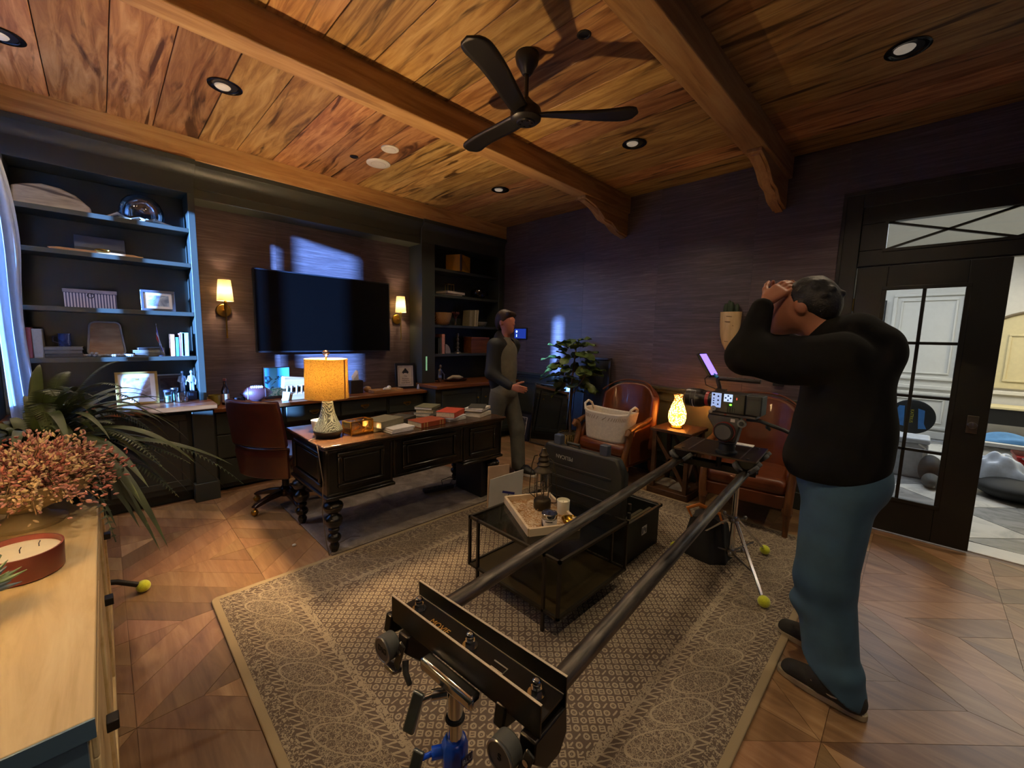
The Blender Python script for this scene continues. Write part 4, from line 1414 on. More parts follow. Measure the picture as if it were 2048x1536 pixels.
MB().tube([(-.3, .02, .73), (-.3, .02, .755), (-.3, .12, .755), (-.3, .12, .73)], .009, 8).build('lid_handle', cpl, lid)
for z in (.36, .42):
    MB().cyl((-.25, -.35, z - .02), (-.25, -.35, z + .02), .012, n=10).build('hinge', cpl, t)
sticker = B(-.02, .05, -.3315, -.3305, .14, .20).build('sticker', paper, t)
MB().box(-.015, .0, -.3322, -.3315, .15, .19).box(.01, .022, -.3322, -.3315, .165, .19).box(.028, .042, -.3322, -.3315, .15, .18).build('sticker_print', P('sticker_grey', '#55565a', .6), sticker)

# folded white foam board with marker strokes
t = thing('folded_board', 'folded white board with blue and black marker strokes standing on the rug', 'board', (2.2, 2.25, .014))
foam = P('foam_board', '#b9b6b0', .7, var=.04)
foam2 = P('foam_board_inner', '#b79a80', .7, var=.06)
fA = [(-.16, 0), (.165, 0), (.19, .40), (-.135, .375)]
Rb = Matrix.Rotation(-.16, 4, 'Z')
fp = MB().prism(fA, 'y', -.004, .004, Rb).build('front_leaf', foam, t)
MB().prism([(0, 0), (.33, 0), (.34, .41), (.01, .48)], 'y', -.004, .004, Matrix.Translation((-.155, .028, 0)) @ Matrix.Rotation(.28, 4, 'Z')).build('back_leaf', foam2, t)
blue_ink = P('blue_marker', '#24276e', .5)
blk_ink = P('black_marker', '#2b2f3a', .5)
m1 = MB()
m2 = MB()


def stroke(m, a, b_, w_):
    a, b_ = Vector((a[0], -.0048, a[1])), Vector((b_[0], -.0048, b_[1]))
    d = (b_ - a)
    n_ = Vector((-d.z, 0, d.x)).normalized() * w_ / 2
    e_ = Vector((0, -.0006, 0))
    m.add([Rb @ p for p in (a - n_, a + n_, b_ + n_, b_ - n_, a - n_ + e_, a + n_ + e_, b_ + n_ + e_, b_ - n_ + e_)], [(0, 1, 2, 3), (4, 5, 6, 7), (0, 1, 5, 4), (1, 2, 6, 5), (2, 3, 7, 6), (3, 0, 4, 7)])


stroke(m1, (-.02, .255), (.10, .215), .018)
m1.build('blue_stroke', blue_ink, fp)
stroke(m2, (.045, .225), (-.01, .14), .006)
stroke(m2, (-.02, .13), (-.03, .02), .012)
stroke(m2, (-.02, .105), (.09, .125), .01)
stroke(m2, (-.025, .045), (.06, .06), .01)
m2.build('black_stroke', blk_ink, fp)

# tote bag beside the stand
t = thing('sandbag', 'black sandbag with an orange strap at the tripod base', 'bag', (2.92, .93, .013))


def bagf(u, v):
    a = 2 * PI * u
    k = 1 - .45 * v ** 2
    return (.14 * k * math.copysign(abs(math.cos(a)) ** .7, math.cos(a)) + .01 * math.sin(5 * a + v * 3), (.15 - .04 * v) * math.copysign(abs(math.sin(a)) ** .7, math.sin(a)) + .008 * math.sin(7 * a), .27 * v + .02 * math.sin(2 * a + 1) * v)


m = MB().grid(bagf, 36, 12, wrapu=True)
m.f += [tuple(range(36))[::-1], tuple(range(36 * 12, 36 * 13))]
m.build('body', P('black_canvas', '#0e0e0d', .85, bmp=.2, vs_=60), t, smooth=60)
MB().tube([(-.05, .10, .25), (-.06, .13, .31), (-.06, .05, .36), (-.05, -.08, .33), (-.04, -.10, .26)], [.006, .012, .013, .012, .006], 6).build('strap', P('orange_webbing', '#b86a1e', .7), t)
# ---------------------------------------------------------------- rail system, stands and cinema camera
pipe = None
m, nt, b, L = newmat('worn_steel_pipe')
n1 = noise(nt, coords(nt, 'Object', (1.2, 10, 10)), 6, 7, .6)
L.new(ramp(nt, n1, [(.3, '#3d3a37'), (.55, '#6a6259'), (.75, '#8d8176')]), b.inputs[0])
setp(b, Metallic=.85, Roughness=.38)
bump(nt, b, n1, .08, .002)
pipe = m
brk = P('bracket_black_anodised', '#1a1512', .35, .5)
edge = P('pale_metal_edge', '#c9bda6', .45, .6)
RZ = .0805
ZT_ = .715
Rm = Matrix.Translation((.575, .70, ZT_)) @ Matrix.Rotation(RZ, 4, 'Z')


def RW(x, y, z=0):
    return Rm @ Vector((x, y, z))


for s, lab in ((1, 'long steel pipe rail passing over the coffee table'), (-1, 'long steel pipe rail nearer the standing person')):
    o = MB().cyl((.05, 0, 0), (2.66, 0, 0), .0241, n=32).build('pipe_rail', pipe, loc=tuple(RW(0, s * .196)), rot=(0, 0, RZ))
    tag(o, lab, 'pipe', 'pipe rails of the camera slider')

t = thing('rail_bracket', 'black channel bracket clamping the near ends of the pipe rails', 'bracket', (.575, .70, ZT_), rz=RZ)
B(-.045, .045, -.245, .245, .034, .04).build('channel_floor', brk, t)
for s in (-1, 1):
    f = B(s * .045 - .0025, s * .045 + .0025, -.25, .25, .012, .082).build('channel_flange', brk, t, bev=.001)
    B(s * .045 - .0028, s * .045 + .0028, -.25, .25, .082, .0835).build('lit_edge', edge, f)  # pale strip paints the warm light caught on the flange's top edge
B(.0405, .0425, -.245, .245, .04, .0425).build('weld_line', edge, t)
for y in (.20, .0, -.20):
    bo = MB().cyl((.006, y, .04), (.006, y, .043), .019, n=20).build('washer', chrome, t)
    MB().cyl((.006, y, .043), (.006, y, .056), .013, n=6).cyl((.006, y, .056), (.006, y, .068), .009, n=12).sph((.006, y, .068), (.0105, .0105, .008), 12, 6).build('bolt', chrome, bo)
lettering('MOVIE', .024, P('gilt_lettering', '#c0924a', .4, .6), t, frame_T((-.002, .105, .0405), (0, -1, 0), (1, 0, 0)))
MB().tube([(.012, -.075, .041), (.012, -.115, .041), (-.006, -.115, .041), (-.006, -.08, .041)], .0018, 6).tube([(-.006, -.10, .041), (-.022, -.10, .041)], .0018, 6).build('stamped_mark', edge, t)
for s in (1, -1):
    y = s * .205
    cl = MB().prism([(-.06, .012), (.05, .012), (.055, -.05), (.03, -.085), (-.02, -.08), (-.065, -.03)], 'y', y - .045, y - .005).build('clamp_plate', brk, t, bev=.004)
    MB().cyl((-.095, y + .015, -.03), (-.06, y + .015, -.03), .033, n=30).build('wheel', rubber, cl, bev=.004)
    MB().cyl((-.097, y + .015, -.03), (-.094, y + .015, -.03), .029, n=30).build('hub_cap', P('hub_grey', '#3b3d42', .4), cl)
    MB().tube([(-.0965, y + .015 + .031 * math.cos(a), -.03 + .031 * math.sin(a)) for a in [2 * PI * k / 30 for k in range(30)]], .0028, 6, True).build('hub_rim', P('hub_rim', '#a9aeb5', .3, .9), cl)
    lettering('S' if s < 0 else 'DIG', .022, ink, cl, frame_T((-.0975, y + .015, -.03), (0, -1, 0), (0, 0, 1)))
    MB().obox((-.075, y - .03, -.035), (.006, .022, .085), (.35, 0, 0)).build('clamp_arm', P('arm_grey', '#3a3a38', .4, .4), cl, bev=.004)
    MB().cyl((-.08, y - .035, -.02), (-.072, y - .035, -.02), .007, n=10).build('rivet', chrome, cl)
    MB().obox((-.03, y + .055, -.005), (.05, .03, .05), (0, .2, 0)).build('jaw', brk, cl, bev=.005)
    MB().tube([(-.05, y - .02, -.07), (-.06, y - .035, -.09), (-.055, y - .045, -.12)], [.009, .008, .007], 10).build('lever', rubber, cl)
    MB().obox((-.075, y + .0, -.085), (.03, .045, .012), (0, .3, 0)).build('latch', steel, cl, bev=.004)
# chrome T head under the channel
th = B(-.082, -.048, -.095, .085, -.016, .016).build('tee_bar', chrome, t, bev=.009, seg=3)

sx0, sy0 = tuple(RW(-.05, -.01))[:2]
t = thing('light_stand', 'blue and chrome stand holding the near rail bracket', 'stand', (sx0, sy0, .013))
MB().cyl((0, 0, .50), (0, 0, .69), .0175, n=26).build('chrome_riser', chrome, t)
MB().tube([(.0195 * math.cos(a), .0195 * math.sin(a), .60) for a in [2 * PI * k / 24 for k in range(24)]], .004, 8, True).build('rubber_ring', black, t)
bluep = P('stand_blue_paint', '#1450d8', .25, var=.08, coat=.4)
MB().lathe([(.0265, .30), (.0265, .455), (.03, .47), (.032, .48), (.032, .535), (.027, .545), (.02, .547)], 8).build('collar', bluep, t, bev=.003)
MB().cyl((0, 0, .18), (0, 0, .46), .0255, n=26).build('column', bluep, t)
for (z, nm) in ((.665, 0), (.515, 1)):
    kn = MB().cyl((-.015, .012, z), (-.045, .03, z), .012 if nm == 0 else .014, n=14).cyl((-.04, .028, z), (-.07, .042, z - .006), .006, n=10).build('knob_boss', chrome if nm == 0 else bluep, t)
    MB().obox((-.082, .046, z - .028), (.012, .028, .085), (.15, .35, .5)).build('tee_handle', P('handle_zinc', '#7d8482', .3, .9), kn, bev=.004)
lb = B(-.006, .026, -.0345, -.0335, .495, .52).build('maker_label', P('label_navy', '#0c1a5a', .4), t)
lettering('BLU', .017, P('label_white', '#aeb8c4', .5), lb, frame_T((.01, -.0348, .508), (1, 0, 0), (0, 0, 1)))
for k in range(3):
    a = 2.4 + k * 2 * PI / 3
    MB().tube([(.03 * math.cos(a), .03 * math.sin(a), .28), (.25 * math.cos(a), .25 * math.sin(a), .11), (.34 * math.cos(a), .34 * math.sin(a), .012)], .011, 8).build('leg', chrome, t)

# far stand on tennis balls
fx_, fy_ = 2.845, .755
t = thing('tripod_stand', 'chrome tripod stand with yellow tennis ball feet under the far rail ends', 'stand', (fx_, fy_, .013))
MB().cyl((0, 0, .08), (0, 0, .62), .0165, n=20).cyl((0, 0, .40), (0, 0, .675), .013, n=18).build('column', chrome, t)
for (z, r_) in ((.335, .03), (.11, .028)):
    c_ = MB().lathe([(r_, z - .018), (r_ * 1.1, z), (r_, z + .018), (.012, z + .02)], 12).build('collar', steel, t)
    for k in range(3):
        a = 1.2 + k * 2.1
        MB().cyl((.02 * math.cos(a), .02 * math.sin(a), z), (.07 * math.cos(a), .07 * math.sin(a), z + .01), .006, n=8).sph((.07 * math.cos(a), .07 * math.sin(a), z + .012), (.012, .012, .016), 8, 6).build('wing_knob', steel, c_)
for (x, y) in ((2.548, .487), (3.213, .640), (2.785, 1.10)):
    e_ = Vector((x - fx_, y - fy_, .03))
    d_ = Vector((e_.x, e_.y, 0)).normalized()
    lg = MB().obox((Vector((d_.x * .03, d_.y * .03, .33)) + e_) / 2, (.018, .012, (Vector((d_.x * .03, d_.y * .03, .33)) - e_).length), (e_ - Vector((d_.x * .03, d_.y * .03, .33))).to_track_quat('Z', 'Y').to_euler()).build('leg', chrome, t, bev=.002)
    MB().sph(e_ + Vector((0, 0, .002)), .0325, 18, 12).build('tennis_ball', tennis, lg)
    MB().cyl(Vector((d_.x * .02, d_.y * .02, .11)), e_ * .62 + Vector((0, 0, .105)), .006, n=8).build('brace', steel, t)
t = thing('rail_bracket', 'black cross channel carrying the far rail ends on the tripod', 'bracket', tuple(RW(2.29, 0, 0)), rz=RZ)
B(-.04, .04, -.23, .23, -.045, -.036).build('channel_floor', brk, t)
for s in (-1, 1):
    B(s * .04 - .002, s * .04 + .002, -.23, .23, -.06, -.02).build('channel_flange', brk, t)
    MB().obox((0, s * .196, -.033), (.07, .06, .012)).build('clamp_pad', rubber, t, bev=.003)
B(-.02, .02, -.06, .06, -.062, -.045).build('spigot_plate', steel, t)

# dolly carriage
dcx, dcy = 2.83, .865
t = thing('camera_dolly', 'flat black dolly plate rolling on the pipe rails', 'dolly', (dcx, dcy, .795), rz=RZ)
B(-.20, .20, -.235, .235, 0, .008).build('plate', P('dolly_plate', '#17120c', .3, .6), t, bev=.001)
for s in (-1, 1):
    B(s * .20 - .002, s * .20 + .002, -.235, .235, -.001, .0095).build('plate_edge', P('dolly_edge', '#6f6558', .35, .9), t)
    B(-.20, .20, s * .235 - .002, s * .235 + .002, -.001, .0095).build('plate_edge', P('dolly_edge', '#6f6558', .35, .9), t)
    B(-.19, .19, s * .15 - .004, s * .15 + .004, .008, .0095).build('plate_slot', steel, t)
for sx_ in (-1, 1):
    for sy_ in (-1, 1):
        x, y = sx_ * .165, sy_ * .186
        tk = MB().prism([(-.05, 0), (.05, 0), (.03, -.035), (0, -.05), (-.03, -.035)], 'x', x - .04, x + .04, Matrix.Translation((0, y, 0))).build('truck', brk, t, bev=.003)
        for w2 in (-1, 1):
            for dx in (-.045, .045):
                u = Vector((0, w2 * .7071, .7071))
                n_ = Vector((0, w2 * .7071, -.7071))
                cpt = Vector((x + dx, y, ZT_ - .795)) + u * .060
                MB().cyl(cpt - n_ * .013, cpt + n_ * .013, .033, n=24).build('wheel', rubber, tk, bev=.005)
        for dx in (-.02, .02):
            MB().cyl((x + dx - .03 * 0, y - .02, -.03), (x + dx, y - .026, -.036), .006, n=10).build('axle_nut', chrome, tk)
        MB().cyl((x, y, .008), (x, y, .013), .009, n=6).build('plate_bolt', steel, t)
MB().cyl((-.03, 0, -.08), (-.03, 0, 0), .016, n=16).cyl((-.03, 0, -.11), (-.03, 0, -.05), .018, .015, 16).build('tie_down_grip', black, t)
MB().tube([(.1, -.06, .008), (.1, -.06, .03), (.1, -.10, .03), (.1, -.14, .028)], .007, 8).build('brake_tee', steel, t)
B(.07, .13, -.17, -.06, .028, .036).build('brake_paddle', white, t, bev=.003)

# fluid head
hx, hy, hz = 2.74, .805, .8035
t = thing('fluid_head', 'grey fluid head with a red-ringed drum below the camera', 'tripod head', (hx, hy, hz))
hg = P('head_grey', '#55554f', .4, .3)
MB().lathe([(.062, 0), (.062, .012), (.048, .02), (.046, .06), (.055, .07), (.05, .08), (0, .08)], 28).build('bowl_base', black, t)
MB().prism([(-.07, .24), (.11, .24), (.12, .22), (.03, .075), (-.055, .075), (-.075, .18)], 'x', -.035, .035, Matrix.Rotation(0, 4, 'Z')).build('body', hg, t, bev=.008)
MB().cyl((-.075, .005, .142), (-.03, .005, .142), .058, n=32).build('pan_drum', black, t, bev=.004)
MB().cyl((-.066, .005, .142), (-.040, .005, .142), .0605, n=32).build('drum_ring', P('drum_red', '#8f2a18', .4), t)
MB().cyl((-.082, .005, .142), (-.074, .005, .142), .046, n=32).build('drum_cap', P('drum_cap', '#4b4e50', .35), t)
for (y, z, r_) in ((-.085, .205, .024),):
    MB().cyl((-.05, y, z), (-.03, y, z), r_, n=24).build('tilt_knob', P('knob_ring', '#8c8b84', .4), t)
    MB().cyl((-.054, y, z), (-.049, y, z), r_ * .55, n=20).build('knob_cap', black, t)
B(-.037, -.034, -.045, -.02, .205, .225).build('scale_label', paper, t)
B(-.045, .045, -.16, .11, .24, .258).build('slide_plate', P('slide_plate_grey', '#6b6a62', .35, .5), t, bev=.004)
MB().cyl((-.048, .01, .249), (-.044, .01, .249), .007, n=12).build('lock_button', P('lock_red', '#6d2a24', .4), t)
MB().tube([(.0, -.10, .225), (-.01, -.17, .232), (-.02, -.30, .20), (-.03, -.40, .165)], [.009, .011, .011, .013], 10).build('pan_handle', black, t)
MB().tube([(-.012, -.21, .222), (-.014, -.215, .20), (-.012, -.23, .185)], [.008, .012, .006], 8).build('handle_clamp', black, t)

# cinema camera, looking towards +y
t = thing('cinema_camera', 'black cinema camera with lit control panel, lens and top handle', 'camera', (hx, hy, hz + .2585))
cb = P('camera_black', '#141412', .4)
B(-.06, .06, -.10, .095, 0, .125).build('body', cb, t, bev=.006)
B(-.058, .058, -.185, -.10, .004, .122).build('battery', P('battery_grey', '#2f3330', .45), t, bev=.006)
B(-.0595, .05, -.178, -.107, .098, .101).build('battery_seam', black, t)
pan = B(-.064, -.06, .035, .092, .03, .12).build('control_panel', P('panel_white', '#b8c2d4', .4, em='#9db8f0', ems=.55), t, bev=.002)
for z in (.055, .07, .085):
    MB().sph((-.0645, .078, z), (.002, .005, .004), 8, 5).build('button', ink, pan)
MB().sph((-.0645, .078, .108), (.002, .007, .006), 8, 5).build('button', ink, pan)
for z in (.05, .075, .10):
    MB().obox((-.0646, .052, z), (.0015, .009, .009), (PI / 4, 0, 0)).build('button', ink, pan)
d = B(-.064, -.06, -.028, .02, .072, .118).build('side_display', P('display_glow', '#c6d4e4', .4, em='#b5cdf5', ems=.8), t)
for (y, z) in ((-.018, .095), (.010, .095), (-.004, .108), (-.004, .082)):
    MB().obox((-.0646, y, z), (.0012, .009, .009), (PI / 4, 0, 0)).build('display_icon', P('icon_navy', '#26406e', .5), d)
MB().cyl((-.068, .075, .022), (-.06, .075, .022), .017, n=24).build('dial', P('dial_cream', '#a39c8c', .5), t, bev=.002)
MB().cyl((-.0685, .075, .022), (-.0675, .075, .022), .003, n=10).build('dial_mark', ink, t)
MB().cyl((-.066, .09, .002), (-.06, .09, .002), .011, n=16).build('dial', P('dial_cream2', '#a39c8c', .5), t)
MB().sph((-.0625, -.02, .055), (.003, .007, .0045), 12, 8).build('status_led', P('led_green', '#3cff20', .4, em='#46ff1e', ems=9), t)
MB().sph((-.0625, -.052, .095), (.002, .004, .009), 8, 6).build('record_button', P('rec_red', '#b0523a', .4, em='#c05038', ems=.5), t)
for (y, h_) in ((.0, .042), (-.014, .038), (-.028, .038), (-.04, .03)):
    B(-.062, -.059, y - .003, y + .004, .006, .006 + h_).build('port_cover', P('port_grey', '#45473f', .5), t, bev=.001)
# lens
Rl = Matrix.Translation((0, .095, .068)) @ Matrix.Rotation(-PI / 2, 4, 'X')
ln = MB().lathe([(.043, 0), (.043, .02), (.046, .022), (.046, .052), (.056, .07), (.060, .085), (.060, .165), (.056, .168), (.05, .15), (0, .145)], 36, T=Rl).build('lens', P('lens_black', '#1b1613', .35), t)
MB().lathe([(.0465, .026), (.047, .03), (.047, .042), (.0465, .046)], 36, T=Rl, caps=False).build('red_ring', P('lens_red_ring', '#a8262a', .35), ln)
for z in (.058, .1, .13):
    MB().lathe([(.0605 if z > .08 else .05, z), (.0605 if z > .08 else .051, z + .006)], 36, T=Rl, caps=False).build('focus_ring', rubber, ln)
for k in range(10):
    a = PI * .6 + k * .12
    MB().obox(Rl @ Vector((.0608 * math.cos(a), .0608 * math.sin(a), .118)), (.002, .003, .008)).build('scale_mark', paper, ln)
# top handle and monitor
MB().cyl((0, -.155, .205), (0, .075, .205), .0125, n=16).build('top_handle', cb, t, bev=.003)
MB().tube([(0, .075, .205), (0, .085, .195), (0, .07, .15), (0, .065, .125)], .011, 10).box(-.02, .02, .03, .09, .125, .14).build('handle_post', P('post_grey', '#4c4640', .4, .6), t)
for k in range(4):
    MB().cyl((0, -.12 + k * .05, .216), (0, -.12 + k * .05, .219), .004, n=8).build('handle_hole', black, t)
mm = MB().obox((0, .155, .285), (.12, .02, .17), (math.radians(-32), 0, 0)).build('monitor', P('monitor_black', '#18191b', .4), t, bev=.004)
MB().obox((0, .1465, .2905), (.11, .002, .15), (math.radians(-32), 0, 0)).build('monitor_screen', P('monitor_violet', '#2a1f66', .2, em='#7a62ff', ems=2.2), mm)
MB().cyl((0, .085, .21), (0, .11, .225), .010, n=12).sph((0, .11, .222), .014, 12, 8).build('monitor_arm', P('arm_cyan', '#2a8fae', .4), mm)
MB().tube([(-.03, .12, .23), (-.04, .15, .20), (-.04, .14, .16), (-.02, .09, .14)], .003, 6).build('cable', black, t)
# ---------------------------------------------------------------- people: smooth signed-distance bodies
def sdf_mesh(name, prims, h, k=.03, cuts=(), mat=None):
    lo = np.full(3, 1e9)
    hi = -lo
    for p in prims:
        if p[0] == 'c':
            a, b_, r_ = np.array(p[1]), np.array(p[2]), max(p[3], p[4])
            l_, u_ = np.minimum(a, b_) - r_, np.maximum(a, b_) + r_
        else:
            l_, u_ = np.array(p[1]) - max(p[2]), np.array(p[1]) + max(p[2])
        lo, hi = np.minimum(lo, l_), np.maximum(hi, u_)
    lo, hi = lo - 4 * h - k, hi + 4 * h + k
    n = np.ceil((hi - lo) / h).astype(int)
    F = np.full(n, .5, np.float32)
    ax = [lo[i] + h * np.arange(n[i]) for i in range(3)]
    for p in prims:
        kk = p[5] if (p[0] == 'c' and len(p) > 5) else (p[4] if (p[0] == 'e' and len(p) > 4) else k)
        if p[0] == 'c':
            a, b_ = np.array(p[1], float), np.array(p[2], float)
            r_ = max(p[3], p[4])
            l_, u_ = np.minimum(a, b_) - r_, np.maximum(a, b_) + r_
        else:
            l_, u_ = np.array(p[1]) - max(p[2]), np.array(p[1]) + max(p[2])
        i0 = np.maximum(((l_ - lo - kk - 3 * h) / h).astype(int), 0)
        i1 = np.minimum(((u_ - lo + kk + 3 * h) / h).astype(int) + 1, n)
        X, Y, Z = np.meshgrid(*[ax[i][i0[i]:i1[i]] for i in range(3)], indexing='ij')
        if p[0] == 'c':
            ba = b_ - a
            t = np.clip(((X - a[0]) * ba[0] + (Y - a[1]) * ba[1] + (Z - a[2]) * ba[2]) / max(ba @ ba, 1e-9), 0, 1)
            d = np.sqrt((X - a[0] - t * ba[0]) ** 2 + (Y - a[1] - t * ba[1]) ** 2 + (Z - a[2] - t * ba[2]) ** 2) - (p[3] + (p[4] - p[3]) * t)
        else:
            c, r_ = np.array(p[1]), np.array(p[2])
            q = np.stack([X - c[0], Y - c[1], Z - c[2]], -1)
            if len(p) > 3 and p[3] is not None:
                q = q @ np.array(Euler(p[3]).to_matrix())
            k0 = np.sqrt(((q / r_) ** 2).sum(-1))
            k1 = np.sqrt(((q / r_ ** 2) ** 2).sum(-1)) + 1e-9
            d = k0 * (k0 - 1) / k1
        s = tuple(slice(i0[i], i1[i]) for i in range(3))
        f = F[s]
        hh = np.clip(.5 + .5 * (f - d) / kk, 0, 1)
        F[s] = f * (1 - hh) + d * hh - kk * hh * (1 - hh)
    if cuts:
        X, Y, Z = np.meshgrid(*ax, indexing='ij')
        for (nx, ny, nz, c) in cuts:
            F = np.maximum(F, (X * nx + Y * ny + Z * nz - c).astype(np.float32))
    I = F < 0
    c8 = [I[a:n[0] - 1 + a, b_:n[1] - 1 + b_, c:n[2] - 1 + c] for a in (0, 1) for b_ in (0, 1) for c in (0, 1)]
    al = c8[0].copy()
    an = c8[0].copy()
    for q in c8[1:]:
        al &= q
        an |= q
    act = np.argwhere(an & ~al)
    idx = -np.ones(tuple(n - 1), np.int64)
    idx[tuple(act.T)] = np.arange(len(act))
    acc = np.zeros((len(act), 3))
    cnt = np.zeros(len(act))
    cor = [(a, b_, c) for a in (0, 1) for b_ in (0, 1) for c in (0, 1)]
    for i, ca_ in enumerate(cor):
        for cb_ in cor[i + 1:]:
            if sum(abs(ca_[j] - cb_[j]) for j in range(3)) != 1:
                continue
            A, Bc = act + ca_, act + cb_
            fa, fb = F[tuple(A.T)], F[tuple(Bc.T)]
            mk = (fa < 0) != (fb < 0)
            tt = np.where(mk, fa / np.where(mk, fa - fb, 1), 0)
            acc += mk[:, None] * (np.array(ca_) + tt[:, None] * (np.array(cb_) - np.array(ca_)))
            cnt += mk
    V = lo + h * (act + acc / np.maximum(cnt, 1)[:, None])
    faces = []
    for d in range(3):
        e, f = (d + 1) % 3, (d + 2) % 3
        sl0 = [slice(1, -1)] * 3
        a0, a1 = [slice(1, n[j] - 1) for j in range(3)], [slice(1, n[j] - 1) for j in range(3)]
        a0[d], a1[d] = slice(0, n[d] - 1), slice(1, n[d])
        sg0, sg1 = I[tuple(a0)], I[tuple(a1)]
        ch = np.argwhere(sg0 != sg1)
        fl_ = sg0[tuple(ch.T)]
        base = ch.copy()
        base += 1
        base[:, d] -= 1
        de, df = np.zeros(3, int), np.zeros(3, int)
        de[e], df[f] = 1, 1
        q = [idx[tuple((base - o_).T)] for o_ in (de * 0, de, de + df, df)]
        qd = np.stack(q, 1)
        qd[~fl_] = qd[~fl_][:, ::-1]
        faces.append(qd)
    faces = np.concatenate(faces)
    faces = faces[(faces >= 0).all(1)]
    me = bpy.data.meshes.new(name)
    me.from_pydata(V.tolist(), [], faces.tolist())
    me.polygons.foreach_set('use_smooth', [True] * len(me.polygons))
    if mat:
        me.materials.append(mat)
    return me


def hand(pr, w, d, nrm, thumb, curl=.35, spread=.012):
    w, d, nrm, th = Vector(w), Vector(d).normalized(), Vector(nrm).normalized(), Vector(thumb).normalized()
    for i in range(4):
        o_ = th * (.027 - .018 * i)
        pr.append(('c', tuple(w + o_ * .6 + d * .02), tuple(w + o_ + d * .085), .016, .0125, .012))
        b_ = w + o_ + d * .088
        L_ = (.074, .084, .078, .06)[i]
        dd = (d + th * spread * (1.5 - i) * 2).normalized()
        for s_, (fr_, c_) in enumerate(((.45, curl * .5), (.32, curl), (.25, curl))):
            dd = (dd * math.cos(c_) + nrm * math.sin(c_)).normalized()
            e_ = b_ + dd * L_ * fr_
            pr.append(('c', tuple(b_), tuple(e_), .0098 - .0009 * s_, .009 - .0009 * s_, .004))
            b_ = e_
    b_ = w + th * .022 + d * .025
    dd = (th * .75 + d * .7 + nrm * .25).normalized()
    for fr_, r_ in ((.045, .013), (.033, .0105), (.025, .0095)):
        e_ = b_ + dd * fr_
        pr.append(('c', tuple(b_), tuple(e_), r_, r_ * .92, .008))
        dd = (dd + d * .25 + nrm * .12).normalized()
        b_ = e_


skin = P('skin_tone', '#a5694c', .5, var=.06, vs_=20)
skin.node_tree.nodes['Principled BSDF'].inputs['Subsurface Weight'].default_value = .1
hairm = P('dark_hair', '#0f0c0a', .6, var=.3, vs_=120, bmp=.5)
hoodie = P('black_hoodie_fleece', '#0c0b0a', .95, var=.2, vs_=40, bmp=.15, spec=.15)
denim = P('blue_denim', '#38566a', .85, var=.16, vs_=9, bmp=.1)


def shoe(parent, heel, toe, up, solem, stripe):
    heel, toe = Vector((heel[0], heel[1], 0)), Vector((toe[0], toe[1], 0))
    d = (toe - heel)
    L_ = d.length
    T = Matrix.Translation(heel) @ Matrix.Rotation(math.atan2(d.y, d.x), 4, 'Z')
    out = []
    for k in range(28):
        a = 2 * PI * k / 28
        x = L_ * (.5 + .5 * math.cos(a))
        w_ = .047 * (1.0 if x > L_ * .6 else .82 + .18 * (x / (L_ * .6)) ** 2)
        out.append((x, w_ * math.copysign(abs(math.sin(a)) ** .6, math.sin(a))))
    s = MB().prism(out, 'z', .002, .03, T).build('sole', solem, parent, bev=.004)
    pr = [('c', (.055, 0, .055), (.15, 0, .06), .046, .046), ('c', (.15, 0, .06), (L_ - .055, 0, .036), .046, .042), ('c', (.06, 0, .06), (.07, 0, .12), .046, .044)]
    me = sdf_mesh('upper', pr, .006, .03, cuts=((0, 0, -1, -.028),), mat=up)
    me.transform(T)
    u = link('upper', me, parent)
    for sd in (-1, 1):
        MB().tube([T @ Vector(p) for p in ((.07, sd * .047, .065), (.11, sd * .047, .052), (.15, sd * .047, .058), (.185, sd * .043, .07))], [.0025, .004, .0045, .004], 6).build('side_stripe', stripe, u)
    for k in range(4):
        x = L_ - .15 + k * .017
        MB().tube([T @ Vector((x, -.022, .086 - k * .004)), T @ Vector((x + .004, 0, .093 - k * .004)), T @ Vector((x, .022, .086 - k * .004))], .003, 6).build('lace', stripe, u)


# ---- person at the right, hands on head
p1 = thing('person', 'person in black hoodie and jeans standing with both hands on the head', 'person', (2.23, .19, 0), group=None)
HC = (2.215, .405, 1.655)
body = [('e', (2.225, .20, 1.15), (.19, .155, .30)), ('e', (2.225, .20, 1.36), (.20, .14, .18)),
        ('c', (2.225, .24, 1.47), (2.22, .36, 1.60), .068, .064), ('e', (2.215, .385, 1.675), (.077, .105, .10), (-.5, 0, 0)), ('e', (2.215, .445, 1.62), (.062, .075, .08), (-.5, 0, 0)),
        ('c', (2.215, .47, 1.575), (2.215, .485, 1.57), .03, .028), ('c', (2.215, .525, 1.635), (2.215, .535, 1.615), .013, .016, .015),
        ('e', (2.138, .385, 1.655), (.012, .022, .034), (-.5, 0, 0), .008), ('e', (2.292, .385, 1.655), (.012, .022, .034), (-.5, 0, 0), .008)]
for (sx_, hp, kn, an_) in ((-1, (2.135, .185, .90), (2.115, .20, .50), (2.085, .10, .09)), (1, (2.315, .19, .90), (2.33, .215, .50), (2.372, .165, .09))):
    body += [('c', hp, kn, .10, .07), ('c', kn, an_, .065, .045), ('c', (an_[0], an_[1], .06), (an_[0] + .02, an_[1] + .1, .05), .03, .024)]
arms = {-1: ((2.035, .225, 1.45), (1.985, .535, 1.44), (2.09, .515, 1.665)), 1: ((2.415, .225, 1.45), (2.47, .54, 1.46), (2.355, .525, 1.675))}
for s, (sh, el, wr_) in arms.items():
    body += [('c', sh, el, .062, .052), ('c', el, wr_, .05, .03)]
hand(body, (2.095, .51, 1.68), (.55, -.45, .55), (.45, -.2, -.85), (.1, .7, .5), .28)
hand(body, (2.345, .515, 1.69), (-.5, -.5, .5), (-.45, -.2, -.85), (-.1, .7, .5), .28)
link('body', sdf_mesh('body', body, .0055, .035, mat=skin), p1, W=True)
